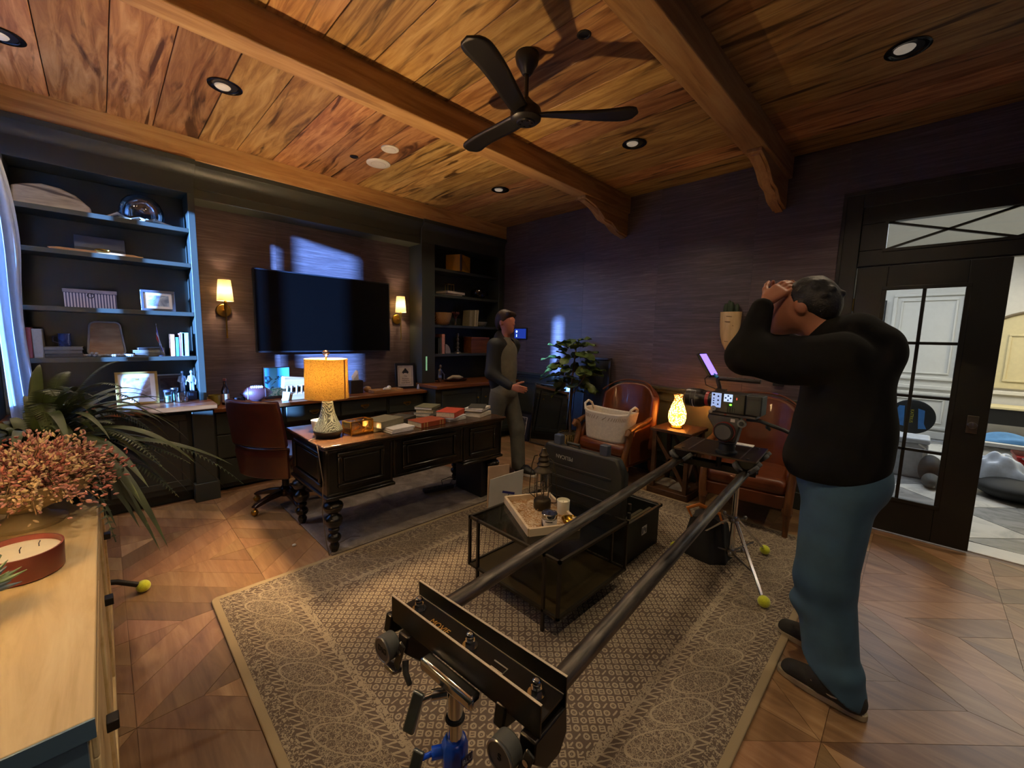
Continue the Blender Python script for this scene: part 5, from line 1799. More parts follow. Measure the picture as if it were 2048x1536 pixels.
# hair: cap on the back of the head
hair = [('e', (2.215, .365, 1.69), (.084, .106, .102), (-.5, 0, 0), .01), ('e', (2.215, .30, 1.66), (.07, .05, .07), None, .03)]
hq = random.Random(8)
for k in range(60):
    a_, e_ = hq.uniform(0, 2 * PI), hq.uniform(-.3, 1.4)
    hair.append(('e', (2.215 + .08 * math.cos(a_) * math.cos(e_), .355 + .098 * math.sin(a_) * math.cos(e_), 1.685 + .092 * math.sin(e_)), (.014, .018, .014), None, .008))
link('hair', sdf_mesh('hair', hair, .006, .02, cuts=((0, .86, -.5, -.485), (0, .5, .1, .395)), mat=hairm), p1, W=True)
hd = [('e', (2.225, .205, 1.12), (.228, .18, .28)), ('e', (2.225, .21, 1.34), (.23, .155, .19)), ('c', (2.07, .225, 1.455), (2.38, .225, 1.455), .078, .078),
      ('c', (2.225, .235, 1.48), (2.225, .285, 1.53), .10, .086), ('e', (2.225, .19, 1.545), (.14, .09, .085), (.5, 0, 0), .03), ('e', (2.225, .125, 1.525), (.125, .07, .06), (.3, 0, 0), .022), ('e', (2.225, .09, 1.47), (.11, .06, .08), None, .03), ('e', (2.225, .17, 1.42), (.19, .12, .12), None, .04), ('e', (2.215, .225, 1.0), (.225, .18, .14))]
for s, (sh, el, wr_) in arms.items():
    w2 = Vector(el).lerp(Vector(wr_), .93)
    hd += [('c', sh, el, .088, .076), ('c', el, tuple(w2), .074, .045), ('e', (sh[0] * .5 + el[0] * .5, sh[1] * .5 + el[1] * .5, 1.41), (.07, .13, .085))]
link('hoodie', sdf_mesh('hoodie', hd, .0065, .05, cuts=((0, -.08, -1, -.955), ), mat=hoodie), p1, W=True)
jn = [('e', (2.225, .185, .93), (.20, .165, .17))]
for (hp, kn, an_) in (((2.14, .185, .88), (2.115, .195, .50), (2.085, .125, .07)), ((2.315, .19, .88), (2.33, .205, .50), (2.365, .185, .07))):
    jn += [('c', hp, kn, .125, .107), ('c', kn, an_, .106, .094), ('e', (kn[0], kn[1] + .01, kn[2] - .12), (.098, .106, .06)), ('e', (an_[0], an_[1] + .01, .16), (.092, .10, .05)), ('c', (an_[0], an_[1], .12), (an_[0], an_[1] - .012, .06), .095, .10)]
link('jeans', sdf_mesh('jeans', jn, .0065, .03, cuts=((0, .7, -1, -.016), (0, 0, 1, 1.0)), mat=denim), p1, W=True)
shm, som, stm = P('shoe_suede_dark', '#2b2a26', .85), P('shoe_sole_cream', '#a39578', .7), P('shoe_stripe', '#c8bfa8', .7)
shoe(p1, (2.062, .005), (2.118, .325), shm, som, stm)
shoe(p1, (2.362, .09), (2.42, .40), shm, som, stm)
for o in p1.children:
    if o.name.split('.')[0] in ('sole', 'upper'):
        o.matrix_parent_inverse = TM[p1.name].inverted()
wt = MB().tube([(2.345 + .036 * math.cos(a), .53 + .01 * math.cos(a) + .025 * math.sin(a), 1.665 + .03 * math.sin(a)) for a in [2 * PI * k / 16 for k in range(16)]], .007, 6, True).build('wristband', P('blue_grey_band', '#3a4c5c', .6), p1, W=True)

# ---- person walking past the desk
p2 = thing('person', 'person in dark jacket over grey shirt walking past the corner', 'person', (3.03, 3.14, 0), rz=PI + .2)
b2 = [('e', (0, 0, 1.18), (.155, .10, .28)), ('e', (0, -.005, 1.33), (.17, .10, .14)), ('c', (0, -.01, 1.42), (0, .015, 1.54), .05, .048),
      ('e', (0, .01, 1.665), (.072, .092, .098)), ('e', (0, .045, 1.615), (.055, .062, .075)), ('c', (0, .075, 1.555), (0, .082, 1.555), .022, .02),
      ('c', (0, .098, 1.65), (0, .112, 1.628), .009, .013, .012), ('e', (-.074, .0, 1.64), (.01, .02, .03), None, .006), ('e', (.074, .0, 1.64), (.01, .02, .03), None, .006),
      ('c', (-.03, .088, 1.672), (.03, .088, 1.672), .014, .014, .02), ('c', (-.018, .094, 1.592), (.018, .094, 1.592), .008, .008, .012)]
b2 += [('c', (-.09, 0, .9), (-.10, .12, .5), .085, .06), ('c', (-.10, .12, .5), (-.10, .16, .08), .055, .04), ('c', (-.10, .16, .07), (-.10, .28, .04), .038, .03),
       ('c', (.09, 0, .9), (.10, -.06, .5), .085, .06), ('c', (.10, -.06, .5), (.10, -.26, .14), .055, .04), ('c', (.10, -.26, .12), (.10, -.17, .04), .038, .03)]
A2 = {1: ((.19, 0, 1.40), (.23, .0, 1.12), (.20, .22, 1.00)), -1: ((-.19, 0, 1.40), (-.23, -.12, 1.14), (-.22, -.18, .90))}
for s, (sh, el, wr_) in A2.items():
    b2 += [('c', sh, el, .05, .042), ('c', el, wr_, .04, .028)]
hand(b2, (.20, .235, .995), (-.05, .95, -.1), (-.9, 0, -.3), (0, .3, .9), .6)
hand(b2, (-.22, -.185, .885), (0, .1, -1), (.9, .2, 0), (.2, .9, -.1), .4)
link('body', sdf_mesh('body', b2, .006, .03, mat=P('skin_fair', '#b8785f', .5, var=.05)), p2)
link('hair', sdf_mesh('hair', [('e', (0, -.008, 1.69), (.083, .10, .095)), ('c', (-.05, .075, 1.725), (.05, .085, 1.735), .03, .026, .03), ('e', (0, -.06, 1.64), (.07, .05, .08))], .006, .03, cuts=((0, .72, -.69, -1.105),), mat=P('brown_hair', '#2f1c10', .6, var=.3, vs_=120, bmp=.5)), p2)
for s in (-1, 1):
    e_ = MB().sph((s * .029, .088, 1.655), (.011, .008, .007), 12, 8).build('eye', P('eye_white', '#b9b2aa', .3), p2)
    MB().sph((s * .029, .0945, 1.655), (.005, .003, .005), 10, 6).build('iris', ink, e_)
    MB().tube([(s * .014, .1, 1.674), (s * .03, .099, 1.68), (s * .046, .088, 1.674)], .0035, 6).build('eyebrow', P('brow_brown', '#3a2415', .7), p2)
MB().tube([(-.02, .098, 1.592), (0, .104, 1.592), (.02, .098, 1.592)], .0035, 6).build('mouth', P('lip_tone', '#8a4a3e', .5), p2)
shirt2 = [('e', (0, .012, 1.16), (.165, .115, .30)), ('e', (0, .005, 1.34), (.17, .108, .13)), ('c', (0, .0, 1.42), (0, .0, 1.46), .07, .06), ('e', (0, .01, .92), (.175, .135, .12))]
link('shirt', sdf_mesh('shirt', shirt2, .008, .04, cuts=((0, 0, -1, -.86),), mat=P('grey_shirt', '#6a675a', .9)), p2)
jk = [('e', (0, -.02, 1.14), (.20, .125, .32)), ('e', (0, -.02, 1.36), (.20, .12, .13)), ('c', (-.15, -.01, 1.41), (.15, -.01, 1.41), .07, .07), ('c', (0, -.04, 1.44), (0, -.045, 1.49), .08, .075)]
for s, (sh, el, wr_) in A2.items():
    jk += [('c', sh, el, .072, .062), ('c', el, tuple(Vector(el).lerp(Vector(wr_), .95)), .06, .045)]
jm = sdf_mesh('jacket', jk, .008, .04, cuts=((0, 0, -1, -.80),), mat=P('dark_jacket', '#171a1b', .7))
import bmesh as _bm
bm_ = _bm.new()
bm_.from_mesh(jm)
_bm.ops.delete(bm_, geom=[f for f in bm_.faces if abs(f.calc_center_median().x + .01) < .075 and f.calc_center_median().y > .03], context='FACES')
bm_.to_mesh(jm)
bm_.free()
link('jacket', jm, p2)
tr2 = [('e', (0, 0, .90), (.165, .12, .14)), ('c', (-.09, .01, .86), (-.10, .12, .5), .098, .085), ('c', (-.10, .12, .5), (-.10, .15, .08), .082, .075), ('c', (.09, 0, .86), (.10, -.06, .5), .098, .085), ('c', (.10, -.06, .5), (.10, -.24, .16), .082, .075)]
link('trousers', sdf_mesh('trousers', tr2, .008, .03, cuts=((0, 0, -1, -.06), (0, 0, 1, .98)), mat=P('grey_trousers', '#55534a', .9)), p2)
shoe(p2, (-.10, .10), (-.10, .38), black, paper, black)
shoe(p2, (.10, -.33), (.10, -.05), black, paper, black)
# ---------------------------------------------------------------- ceiling fixtures
lens_m = P('frosted_lens', '#cfc8ba', .4, em='#fff0d8', ems=.12)


def downlight(x, y, lab):
    t = thing('downlight', lab, 'downlight', (x, y, ZC - .001), group='recessed ceiling downlights')
    MB().lathe([(.096, -.001), (.098, -.006), (.09, -.009), (.07, -.005), (.066, -.0005)], 32, caps=False).build('trim_ring', blackgloss, t)
    MB().lathe([(.07, -.002), (.0, -.002)], 28, caps=False).build('baffle', black, t)
    MB().lathe([(.046, -.003), (.04, -.010), (.0, -.012)], 24, (-.012, .012, 0), caps=False).build('lens', lens_m, t)
    light('downlight_bulb', (x, y, ZC - .02), 34, (1.0, .78, .52), .03, 'SPOT', cone=(math.radians(130), .6))


for (x, y, lab) in ((.69, 3.44, 'black-rimmed recessed downlight above the office chair'), (3.22, 3.455, 'black-rimmed recessed downlight nearest the far corner'), (3.22, 1.84, 'black-rimmed recessed downlight right of the fan blade'),
                    (3.21, .21, 'black-rimmed recessed downlight nearest the door'), (-.29, 3.80, 'black-rimmed recessed downlight at the left ceiling edge'), (.69, .21, 'added unseen downlight above the camera position, for fill light'), (.69, -1.4, 'added unseen downlight behind the camera on the sideboard side, for fill light'), (3.2, -1.4, 'added unseen downlight behind the camera on the door side, for fill light'), (.69, 1.84, 'added unseen downlight left of the fan, for fill light')):  # last entries are unseen downlights added for warm fill near the camera
    downlight(x, y, lab)
for (x, y, r_, lab) in ((1.97, 3.82, .11, 'larger white round ceiling speaker cover'), (1.893, 3.455, .076, 'smaller white round smoke detector on the ceiling')):
    t = thing('ceiling_disc', lab, 'ceiling disc', (x, y, ZC - .001))
    MB().lathe([(r_, 0), (r_, -.006), (r_ * .94, -.011), (r_ * .6, -.012), (0, -.012)], 36).build('cover', white, t)
    MB().lathe([(r_ * .62, -.0125), (r_ * .60, -.0132)], 36, caps=False).build('groove', P('groove_grey', '#9a968c', .6), t)
for (x, y, lab) in ((1.924, 1.433, 'small dark round sprinkler opening near the fan'), (1.749, 3.855, 'small black round sensor beside the white ceiling discs')):
    t = thing('ceiling_sensor', lab, 'sensor', (x, y, ZC - .001))
    MB().lathe([(.036, 0), (.038, -.004), (.03, -.007), (.026, -.002)], 24, caps=False).build('ring', gunmetal, t)
    MB().lathe([(.03, -.002), (0, -.002)], 20, caps=False).build('opening', black, t)

# fan
fx0, fy0 = 1.835, 1.762
t = thing('ceiling_fan', 'matte black three-blade ceiling fan between the beams', 'ceiling fan', (fx0, fy0, 2.70))
fm = P('fan_black', '#131110', .4, var=.05)
MB().lathe([(.068, .409), (.07, .395), (.062, .36), (.045, .335), (.032, .31), (.022, .30), (0, .30)], 30).build('canopy', fm, t)
MB().cyl((0, 0, .10), (0, 0, .31), .0125, n=16).build('downrod', fm, t)
MB().lathe([(.0, .18), (.018, .18), (.03, .165), (.055, .14), (.085, .115), (.092, .09), (.088, .06), (.07, .045), (0, .045)], 36).build('motor', fm, t)
MB().lathe([(.0, .036), (.05, .036), (.055, .045)], 28, caps=False).build('hub_cap', fm, t)
for k in range(6):
    a = k * PI / 3
    MB().cyl((.035 * math.cos(a), .035 * math.sin(a), .031), (.035 * math.cos(a), .035 * math.sin(a), .037), .008, n=8).build('hub_bolt', gunmetal, t)


def blade(u, v):
    r_ = .05 + .60 * u
    s = 2 * v - 1
    wd = .035 + .052 * math.sin(PI * min(1, u ** .8)) ** .9 if u < .93 else (.035 + .052 * math.sin(PI * .93 ** .8) ** .9)
    wd = (.042 * (1 - u) ** 2 + .078 * u ** .7) * (1 if u < .85 else math.sqrt(max(0, 1 - ((u - .85) / .15) ** 2)) * .999 + .001)
    sweep = .05 * math.sin(u * PI * .9) * u
    tw = .42 * (1 - u) ** 1.6
    return (r_, wd * s * math.cos(tw) + sweep, .085 + .02 * u + wd * s * math.sin(tw) * .8)


bmesh_ = MB().grid(blade, 28, 6).mesh('blade', 180)
bmesh_.materials.append(fm)
for a in (math.radians(80), math.radians(198), math.radians(312)):
    o = link('blade', bmesh_, t, solid=.012)
    o.rotation_euler = (0, 0, a)

# ---------------------------------------------------------------- left bookcase contents
Z1, Z2, Z3, Z4 = SHL
YS = 4.70
t = thing('wood_slab', 'grey petrified wood slab at the left of the top shelf', 'slab', (-.19, YS, Z1))
MB().prism([(-.20, 0), (.20, 0), (.195, .045), (.12, .12), (.04, .155), (-.05, .165), (-.15, .14), (-.195, .12)], 'y', -.05, .05).build('slab', slab_wood, t, bev=.01)
B(-.21, .205, -.055, .055, 0, .012).build('base', slab_wood, t, bev=.003)
t = thing('glass_cloche', 'glass dome over driftwood on the top shelf, lit blue', 'dome', (.305, YS, Z1))
MB().lathe([(.14, .03), (.145, .06), (.14, .11), (.12, .165), (.085, .205), (.04, .225), (0, .23)], 32, sx=1, sy=.8, caps=False).build('dome', clear('dome_glass', (.85, .92, 1, 1), gloss=.16), t)
dw = wood('driftwood', [(.2, '#7d6a55'), (.6, '#c2b296'), (.8, '#ddd2ba')], (1, 4, 6), 4, val=.05)
q = random.Random(11)
for k in range(7):
    x = -.15 + k * .045
    MB().tube([(x - .06, q.uniform(-.05, .05), .012), (x, q.uniform(-.06, .04), q.uniform(.015, .05)), (x + .07, q.uniform(-.05, .05), .014)], [.008, .014, .006], 7).build('driftwood', dw, t)
t = thing('document_box', 'dark flat box standing behind the wooden board on the second shelf', 'box', (.04, YS + .05, Z2))
B(-.145, .145, -.03, .03, 0, .055).build('tray', P('box_charcoal', '#2b2d2e', .5), t, bev=.003)
MB().obox((0, .03, .10), (.29, .012, .10), (-.1, 0, 0)).build('flap', P('box_slate', '#40464c', .5), t, bev=.002)
o = MB().prism([(-.26, 0), (.24, 0), (.26, .008), (.2, .016), (-.22, .018), (-.27, .01)], 'y', -.045, .045).build('serving_board', acacia, loc=(.03, YS - .05, Z2), bev=.002)
tag(o, 'long live-edge wooden board on the second shelf', 'board')
o = MB().tube([(.04 * math.cos(a), .012 * math.sin(a) - .0, .014 + .01 * math.sin(a)) for a in [2 * PI * k / 20 for k in range(20)]], .006, 6, True).build('brass_ring', brass, loc=(.05, YS - .085, Z2 + .012))
tag(o, 'small brass ring resting on the wooden board', 'ring')
# striped lidded basket
m, nt, b, L = newmat('striped_basket')
tc = nt.nodes.new('ShaderNodeTexCoord')
sp = nt.nodes.new('ShaderNodeSeparateXYZ')
L.new(tc.outputs['Object'], sp.inputs[0])
L.new(mixc(nt, ((S(sp.outputs[0]) / .017).fr().gt(.5)), '#4b4a63', '#b9b3b8'), b.inputs[0])
setp(b, Roughness=.8)
t = thing('striped_box', 'striped lidded box with a ring pull on the third shelf', 'box', (-.04, YS + .045, Z3))
B(-.145, .145, -.09, .09, 0, .125).build('body', m, t, bev=.004)
B(-.15, .15, -.095, .095, .112, .14).build('lid', P('lid_grey', '#77737f', .8), t, bev=.003)
MB().tube([(.018 * math.cos(a), -.098, .095 + .018 * math.sin(a)) for a in [2 * PI * k / 18 for k in range(18)]], .0028, 6, True).build('ring_pull', ink, t)


def frame_on(label, x, y, z, w, h, fw, mf, art, rz=0, lean=-.12, name='framed_print', cat='picture', matc=None):
    t = thing(name, label, cat, (x, y, z), rot=(lean, 0, rz))
    ring_xz(-w / 2, w / 2, 0, h, fw, -.008, .008).build('frame', mf, t, bev=.002)
    B(-w / 2 + fw * .8, w / 2 - fw * .8, 0, .003, fw * .8, h - fw * .8).build('mat_board', matc or paper, t)
    if art:
        k = min(w, h) * .12
        B(-w / 2 + fw + k, w / 2 - fw - k, -.001, 0, fw + k, h - fw - k).build('print', art, t)
    MB().obox((0, .02, h * .4), (.02, .004, h * .8), (.2, 0, 0)).build('easel', mf, t)
    return t


def photo_mat(nm, a, b_, c_):
    m, nt, b, L = newmat(nm)
    n_ = noise(nt, coords(nt), 12, 5, 1.0)
    L.new(ramp(nt, n_, [(.35, a), (.52, b_), (.7, c_)]), b.inputs[0])
    setp(b, Roughness=.25)
    return m


frame_on('silver photo frame with white mat on the third shelf, lit blue', .365, YS - .02, Z3 + .001, .225, .175, .02, P('frame_silver', '#6d7276', .3, .7), photo_mat('photo_a', '#6a7480', '#a3adb5', '#cfd6da'))
GL = 'books on the left bookcase'
book('tall red and black spine book standing at the far left of the fourth shelf', (-.365, YS, Z4), (.225, .15, .05), '#8a4038', 0, True, group=GL)
book('tall grey spine book standing beside the red one', (-.312, YS, Z4), (.215, .15, .05), '#8b867a', 0, True, group=GL)
book('dark flat book lowest under the blue tin', (-.21, YS, Z4), (.2, .15, .028), '#3a3a36', 0, group=GL)
book('grey flat book in the middle under the blue tin', (-.213, YS, Z4 + .029), (.195, .15, .026), '#57564f', .02, group=GL)
book('grey-brown flat book directly under the blue tin', (-.21, YS, Z4 + .056), (.2, .15, .026), '#63615a', -.02, group=GL)
t = thing('tin_mug', 'blue and white enamel mug standing on flat books', 'mug', (-.205, YS, Z4 + .0825))
MB().lathe([(.032, 0), (.035, .004), (.035, .092), (.037, .1), (.033, .1), (.032, .01), (0, .008)], 24).build('mug', photo_mat('enamel_blue', '#1a2340', '#2c3a66', '#c2ccd8'), t)
MB().tube([(-.034, 0, .08), (-.06, 0, .075), (-.062, 0, .04), (-.034, 0, .025)], .005, 8).build('handle', ink, t)
t = thing('leaning_tray', 'rounded wooden tray leaning at the back of the fourth shelf', 'tray', (.025, YS + .07, Z4 + .002), rot=(-.12, 0, 0))
rr = []
for (cx_, cz_, a0) in ((.055, .245, 0), (-.055, .245, 1), (-.075, .04, 2), (.075, .04, 3)):
    rr += [(cx_ + .035 * math.cos((a0 + k / 5) * PI / 2), cz_ + .035 * math.sin((a0 + k / 5) * PI / 2)) for k in range(6)]
MB().prism(rr, 'y', 0, .008).build('panel', acacia, t)
MB().tube([(p[0], -.004, p[1]) for p in rr], .007, 8, True).build('rim', P('tray_rim_grey', '#8f8577', .5), t)
t = thing('bead_garland', 'grey wooden bead garland trailing along the fourth shelf', 'beads', (.03, YS - .06, Z4))
bd = MB().sph((0, 0, 0), .0115, 10, 7).mesh('bead')
bd.materials.append(P('bead_grey', '#8d857a', .6))
for k in range(26):
    o = link('bead', bd, t)
    o.location = (-.15 + .0118 * k, .022 * math.sin(k * .7), .0125 + (.018 if 3 < k < 9 and k % 2 else 0))
for i, (x, z, l, h, c, lab) in enumerate(((.285, 0, .19, .03, '#4d4a41', 'brown flat book lowest behind the little flag'), (.275, .031, .2, .022, '#716c5c', 'olive flat book in the middle behind the little flag'), (.29, .054, .17, .02, '#2d2d2c', 'dark flat book on top behind the little flag'))):
    book(lab, (x, YS + .02, Z4 + z), (l, .14, h), c, .04 * i, group=GL)
t = thing('desk_flag', 'small red white and blue quartered flag on a stand', 'flag', (.355, YS - .06, Z4))
MB().lathe([(.026, 0), (.024, .008), (.008, .014), (0, .015)], 20).build('stand', ink, t)
MB().cyl((0, 0, .01), (-.02, 0, .27), .0025, n=8).sph((-.02, 0, .274), (.004, .004, .008), 8, 6).build('pole', chrome, t)
fb, frd, fwh = P('flag_blue', '#1c35b8', .7), P('flag_red', '#b02a30', .7), P('flag_white', '#e2e2e4', .7)


def fpt(u, v):      # u along fly (droops), v down the hoist
    a = Vector((-.019 + .0145 * v, 0, .255 - .125 * v))
    return a + Vector((-.03 * u * (1 - v) + .055 * u * .45, -.012 * math.sin(u * 6), -.105 * u)) + Vector((.0, 0, 0))


cross = MB().grid(lambda u, v: tuple(fpt(u, v) + Vector((0, .0012, 0))), 12, 12).build('flag_cross', fwh, t, smooth=180, solid=.0006)
for (u0, v0, mt) in ((0, 0, fb), (.58, 0, frd), (0, .58, frd), (.58, .58, fb)):
    MB().grid(lambda u, v: tuple(fpt(u0 + .42 * u, v0 + .42 * v) + Vector((0, -.0003, 0))), 6, 6).build('flag_quarter', mt, cross, smooth=180)
xb = .445
for (th_, hh, c, lab) in ((.024, .19, '#c98a62', 'orange spine book standing behind the flag'), (.02, .165, '#4f9a9c', 'teal spine book standing third from the bookcase edge'), (.018, .2, '#8c5a52', 'dusty red thin book standing among lit books'), (.022, .205, '#c8bfa6', 'cream book standing among lit books'), (.05, .205, '#9ec9d6', 'wide pale blue and white book at the right end of the fourth shelf')):
    book(lab, (xb, YS - .03, Z4), (hh, .14, th_), c, 0, True, lean=.02, group=GL)
    xb += th_ + .003
# counter below: frames, jars, figurines
ZK = .8625
frame_on('gold framed picture of a figure on the left countertop behind the fern', .185, 4.60, ZK, .265, .275, .018, P('frame_gilt', '#b08d4a', .35, .5), photo_mat('photo_b', '#7f6a5a', '#a8a0a0', '#c9cdd6'), lean=-.18)
t = frame_on('dark photo block with pale top edge behind the jars', .405, 4.72, ZK, .2, .235, .012, P('frame_pale', '#9a9488', .4), photo_mat('photo_c', '#2a1f18', '#3f3128', '#5c4a3c'), lean=-.1, matc=P('matc', '#3a2e26', .6))
for (x, y, r_, h_, lab, lid) in ((.375, 4.56, .032, .105, 'glass jar with dark lid beside the gilt frame', True), (.425, 4.64, .028, .11, 'glass jar with pale lid behind the tumbler', True), (.462, 4.535, .05, .09, 'wide clear glass tumbler at the counter front', False)):
    t = thing('glass_jar', lab, 'jar', (x, y, ZK), group='glass jars on the left counter')
    MB().lathe([(r_ * .9, 0), (r_, .006), (r_, h_ * .9), (r_ * .94, h_), (r_ * .9, h_ * .9), (r_ * .86, .01), (0, .008)], 24).build('jar', clear('jar_glass_%d' % int(x * 1000), (.86, .95, .98, 1), gloss=.2), t)
    if lid:
        MB().lathe([(r_ * .85, .01), (r_ * .85, h_ * .6), (0, h_ * .6)], 20).build('contents', P('jar_fill', '#a9b78e', .6), t)
        MB().lathe([(r_ * 1.02, h_ * .92), (r_ * 1.04, h_ * 1.08), (0, h_ * 1.1)], 24).build('lid', ink if x < .4 else steel, t)
figm = P('pewter_figure', '#8d969c', .35, .3)
for (x, y, s, lab) in ((.49, 4.70, .95, 'slim standing figurine beside the dark photo block'), (.553, 4.66, 1.0, 'standing figurine on a black base at the bookcase edge')):
    t = thing('figurine', lab, 'figurine', (x, y, ZK), group='pewter figurines')
    B(-.028, .028, -.028, .028, 0, .075 * s).build('base', ink, t, bev=.003)
    zb_ = .075 * s
    pr = [('c', (-.01, 0, zb_ + .005), (-.008, 0, zb_ + .08), .008, .01), ('c', (.01, 0, zb_ + .005), (.008, 0, zb_ + .08), .008, .01), ('e', (0, 0, zb_ + .115), (.02, .013, .04)), ('e', (0, 0, zb_ + .178), (.012, .013, .016)), ('c', (0, 0, zb_ + .15), (0, 0, zb_ + .165), .006, .006), ('c', (-.02, 0, zb_ + .14), (-.03, 0, zb_ + .1), .006, .005), ('c', (-.03, 0, zb_ + .1), (-.012, -.012, zb_ + .085), .005, .005), ('c', (.02, 0, zb_ + .14), (.03, 0, zb_ + .1), .006, .005), ('c', (.03, 0, zb_ + .1), (.024, -.012, zb_ + .065), .005, .005)]
    link('figure', sdf_mesh('figure', pr, .0035, .008, mat=figm), t)
for i, (x, c, lab) in enumerate(((-.345, '#6a6258', 'grey-brown book standing on the left counter behind the fern'), (-.385, '#4a4640', 'dark book standing on the left counter behind the fern'))):
    book(lab, (x, 4.68, ZK), (.24, .15, .035), c, 0, True, group=GL)

# ---------------------------------------------------------------- middle counter contents
ZM = .7905
t = thing('mug', 'yellow-green mug at the left end of the middle counter', 'mug', (.715, 4.66, ZM))
MB().lathe([(.032, 0), (.04, .006), (.048, .1), (.044, .1), (.036, .012), (0, .01)], 26).build('mug', P('mustard_glaze', '#8c7d2c', .35), t)
MB().tube([(-.044, -.0, .08), (-.068, 0, .07), (-.066, 0, .04), (-.04, 0, .025)], .005, 8).build('handle', P('mustard_glaze2', '#8c7d2c', .35), t)
t = thing('bottle', 'small dark bottle with a pale label on the middle counter', 'bottle', (.80, 4.66, ZM))
MB().lathe([(.03, 0), (.032, .006), (.032, .13), (.026, .155), (.013, .185), (.012, .225), (.014, .23), (.012, .245), (0, .245)], 22).build('glass', P('brown_glass', '#1e100a', .12), t)
lb = MB().lathe([(.0325, .025), (.0325, .105)], 22, caps=False).build('label', P('label_tan', '#a3876a', .7), t)
MB().lathe([(.0142, .228), (.0142, .25), (0, .251)], 16).build('cap', P('cap_rust', '#6b2f22', .4), t)
t = thing('football', 'brown football with white stripe and laces on the middle counter', 'football', (1.05, 4.62, ZM), rz=-.15)
MB().lathe([(.001, -.14), (.018, -.125), (.048, -.09), (.072, -.045), (.08, 0), (.072, .045), (.048, .09), (.018, .125), (.001, .14)], 28, T=Matrix.Translation((0, 0, .095)) @ Matrix.Rotation(PI / 2, 4, 'Y')).build('ball', P('football_leather', '#4a2a2e', .5, bmp=.3, vs_=140), t)
for s in (-1, 1):
    MB().lathe([(.054, s * .085 - .009), (.0535 + .008, s * .085 * .88)] if s > 0 else [(.0535 + .008, -.085 * .88), (.054, -.085 + .009)][::-1], 28, T=Matrix.Translation((0, 0, .095)) @ Matrix.Rotation(PI / 2, 4, 'Y'), caps=False).build('stripe', P('football_white', '#d3d6da', .5), t)
lc = MB()
for k in range(7):
    lc.obox((-.045 + k * .015, -.05, .161), (.006, .03, .004), (.75, 0, 0))
lc.obox((0, -.05, .1605), (.105, .006, .004), (.75, 0, 0))
lc.build('laces', P('lace_white', '#d9dadc', .6), t)
MB().lathe([(.04, 0), (.035, .01), (.045, .025)], 20, caps=False).build('stand', ink, t)
o = MB().lathe([(.045, 0), (.05, .01), (.05, .06), (.0, .062)], 20).build('round_box', ink, loc=(.915, 4.68, ZM), bev=.003)
tag(o, 'low black round box beside the football', 'box')
# bright photo panel and wooden model boat
m, nt, b, L = newmat('beach_photo')
tc = nt.nodes.new('ShaderNodeTexCoord')
sp = nt.nodes.new('ShaderNodeSeparateXYZ')
L.new(tc.outputs['Object'], sp.inputs[0])
nzz = S(noise(nt, coords(nt), 16, 5, 1.5))
z_ = S(sp.outputs[2])
c1 = mixc(nt, (z_ + nzz * .08).gt(.15), '#4f8f7a', '#4fb2ec')
c2 = mixc(nt, (nzz.gt(.56)) * (z_.gt(.1)) * z_.lt(.24), c1, '#1b4a60')
c3 = mixc(nt, (nzz.lt(.45)) * z_.lt(.12), c2, '#b5cbb8')
L.new(c3, b.inputs[0])
setp(b, Roughness=.3)
t = thing('photo_block', 'bright blue beach photograph block on the middle counter, left of the lamp', 'photo', (1.285, 4.78, ZM), rz=.0)
B(-.12, .12, -.0, .08, 0, .33).build('block', P('block_dark', '#2a1c15', .5), t, bev=.002)
B(-.115, .115, -.003, 0, .03, .325).build('print', m, t)
t = thing('model_boat', 'wooden model boat hull lying on the middle counter behind the lamp', 'model boat', (1.41, 4.60, ZM))
hw_ = wood('boat_wood', [(.2, '#5c4028'), (.6, '#a08260'), (.8, '#c2a884')], (1, 4, 5), 3, val=.05)
MB().prism([(-.14, 0), (.2, 0), (.24, .09), (-.1, .07)], 'y', -.035, .045).build('hull', hw_, t, bev=.01)
MB().prism([(-.13, .12), (.22, .15), (.26, .21), (-.12, .25)], 'y', -.02, .07).build('upper_hull', hw_, t, bev=.012)
for x in (-.1, -.06, -.01, .04):
    MB().tube([(x, -.03, .06), (x + .004, -.03, .10), (x + .01, -.02, .15)], .008, 8).build('rib', P('boat_white', '#cdd1d4', .5), t)
MB().prism([(-.15, .0), (-.09, .0), (-.07, .09), (-.14, .10)], 'y', -.05, -.036).build('stern_panel', P('stern_pale', '#b8c4c6', .5), t, bev=.004)
t = thing('crystal', 'white faceted crystal on a dark stand right of the lamp', 'crystal', (2.09, 4.70, ZM))
B(-.075, .075, -.05, .05, 0, .155).build('stand', P('stand_dark', '#241a15', .5), t, bev=.004)
MB().add([(-.04, -.02, .156), (.035, -.025, .156), (.045, .02, .156), (-.03, .025, .156), (-.048, -.005, .2), (.02, -.03, .235), (.042, .01, .26), (-.02, .02, .225), (.012, 0, .275)], [(0, 1, 2, 3), (0, 4, 5, 1), (1, 5, 6, 2), (2, 6, 7, 3), (3, 7, 4, 0), (4, 8, 5), (5, 8, 6), (6, 8, 7), (7, 8, 4)]).build('crystal', P('white_quartz', '#cfd2d6', .3), t, smooth=0)
t = thing('rock_tray', 'shallow wooden tray on the middle counter right of the crystal', 'tray', (2.43, 4.60, ZM))
B(-.19, .19, -.07, .07, 0, .01).build('bottom', acacia, t)
for s in (-1, 1):
    B(-.19, .19, s * .07 - .006, s * .07 + .006, 0, .035).build('wall', acacia, t, bev=.002)
    B(s * .19 - .006, s * .19 + .006, -.07, .07, 0, .035).build('wall', acacia, t, bev=.002)
o = MB().sph((0, 0, .035), (.05, .04, .035), 12, 8).build('rock', P('ochre_rock', '#9a7445', .7, var=.3), loc=(2.25, 4.73, ZM), smooth=50)
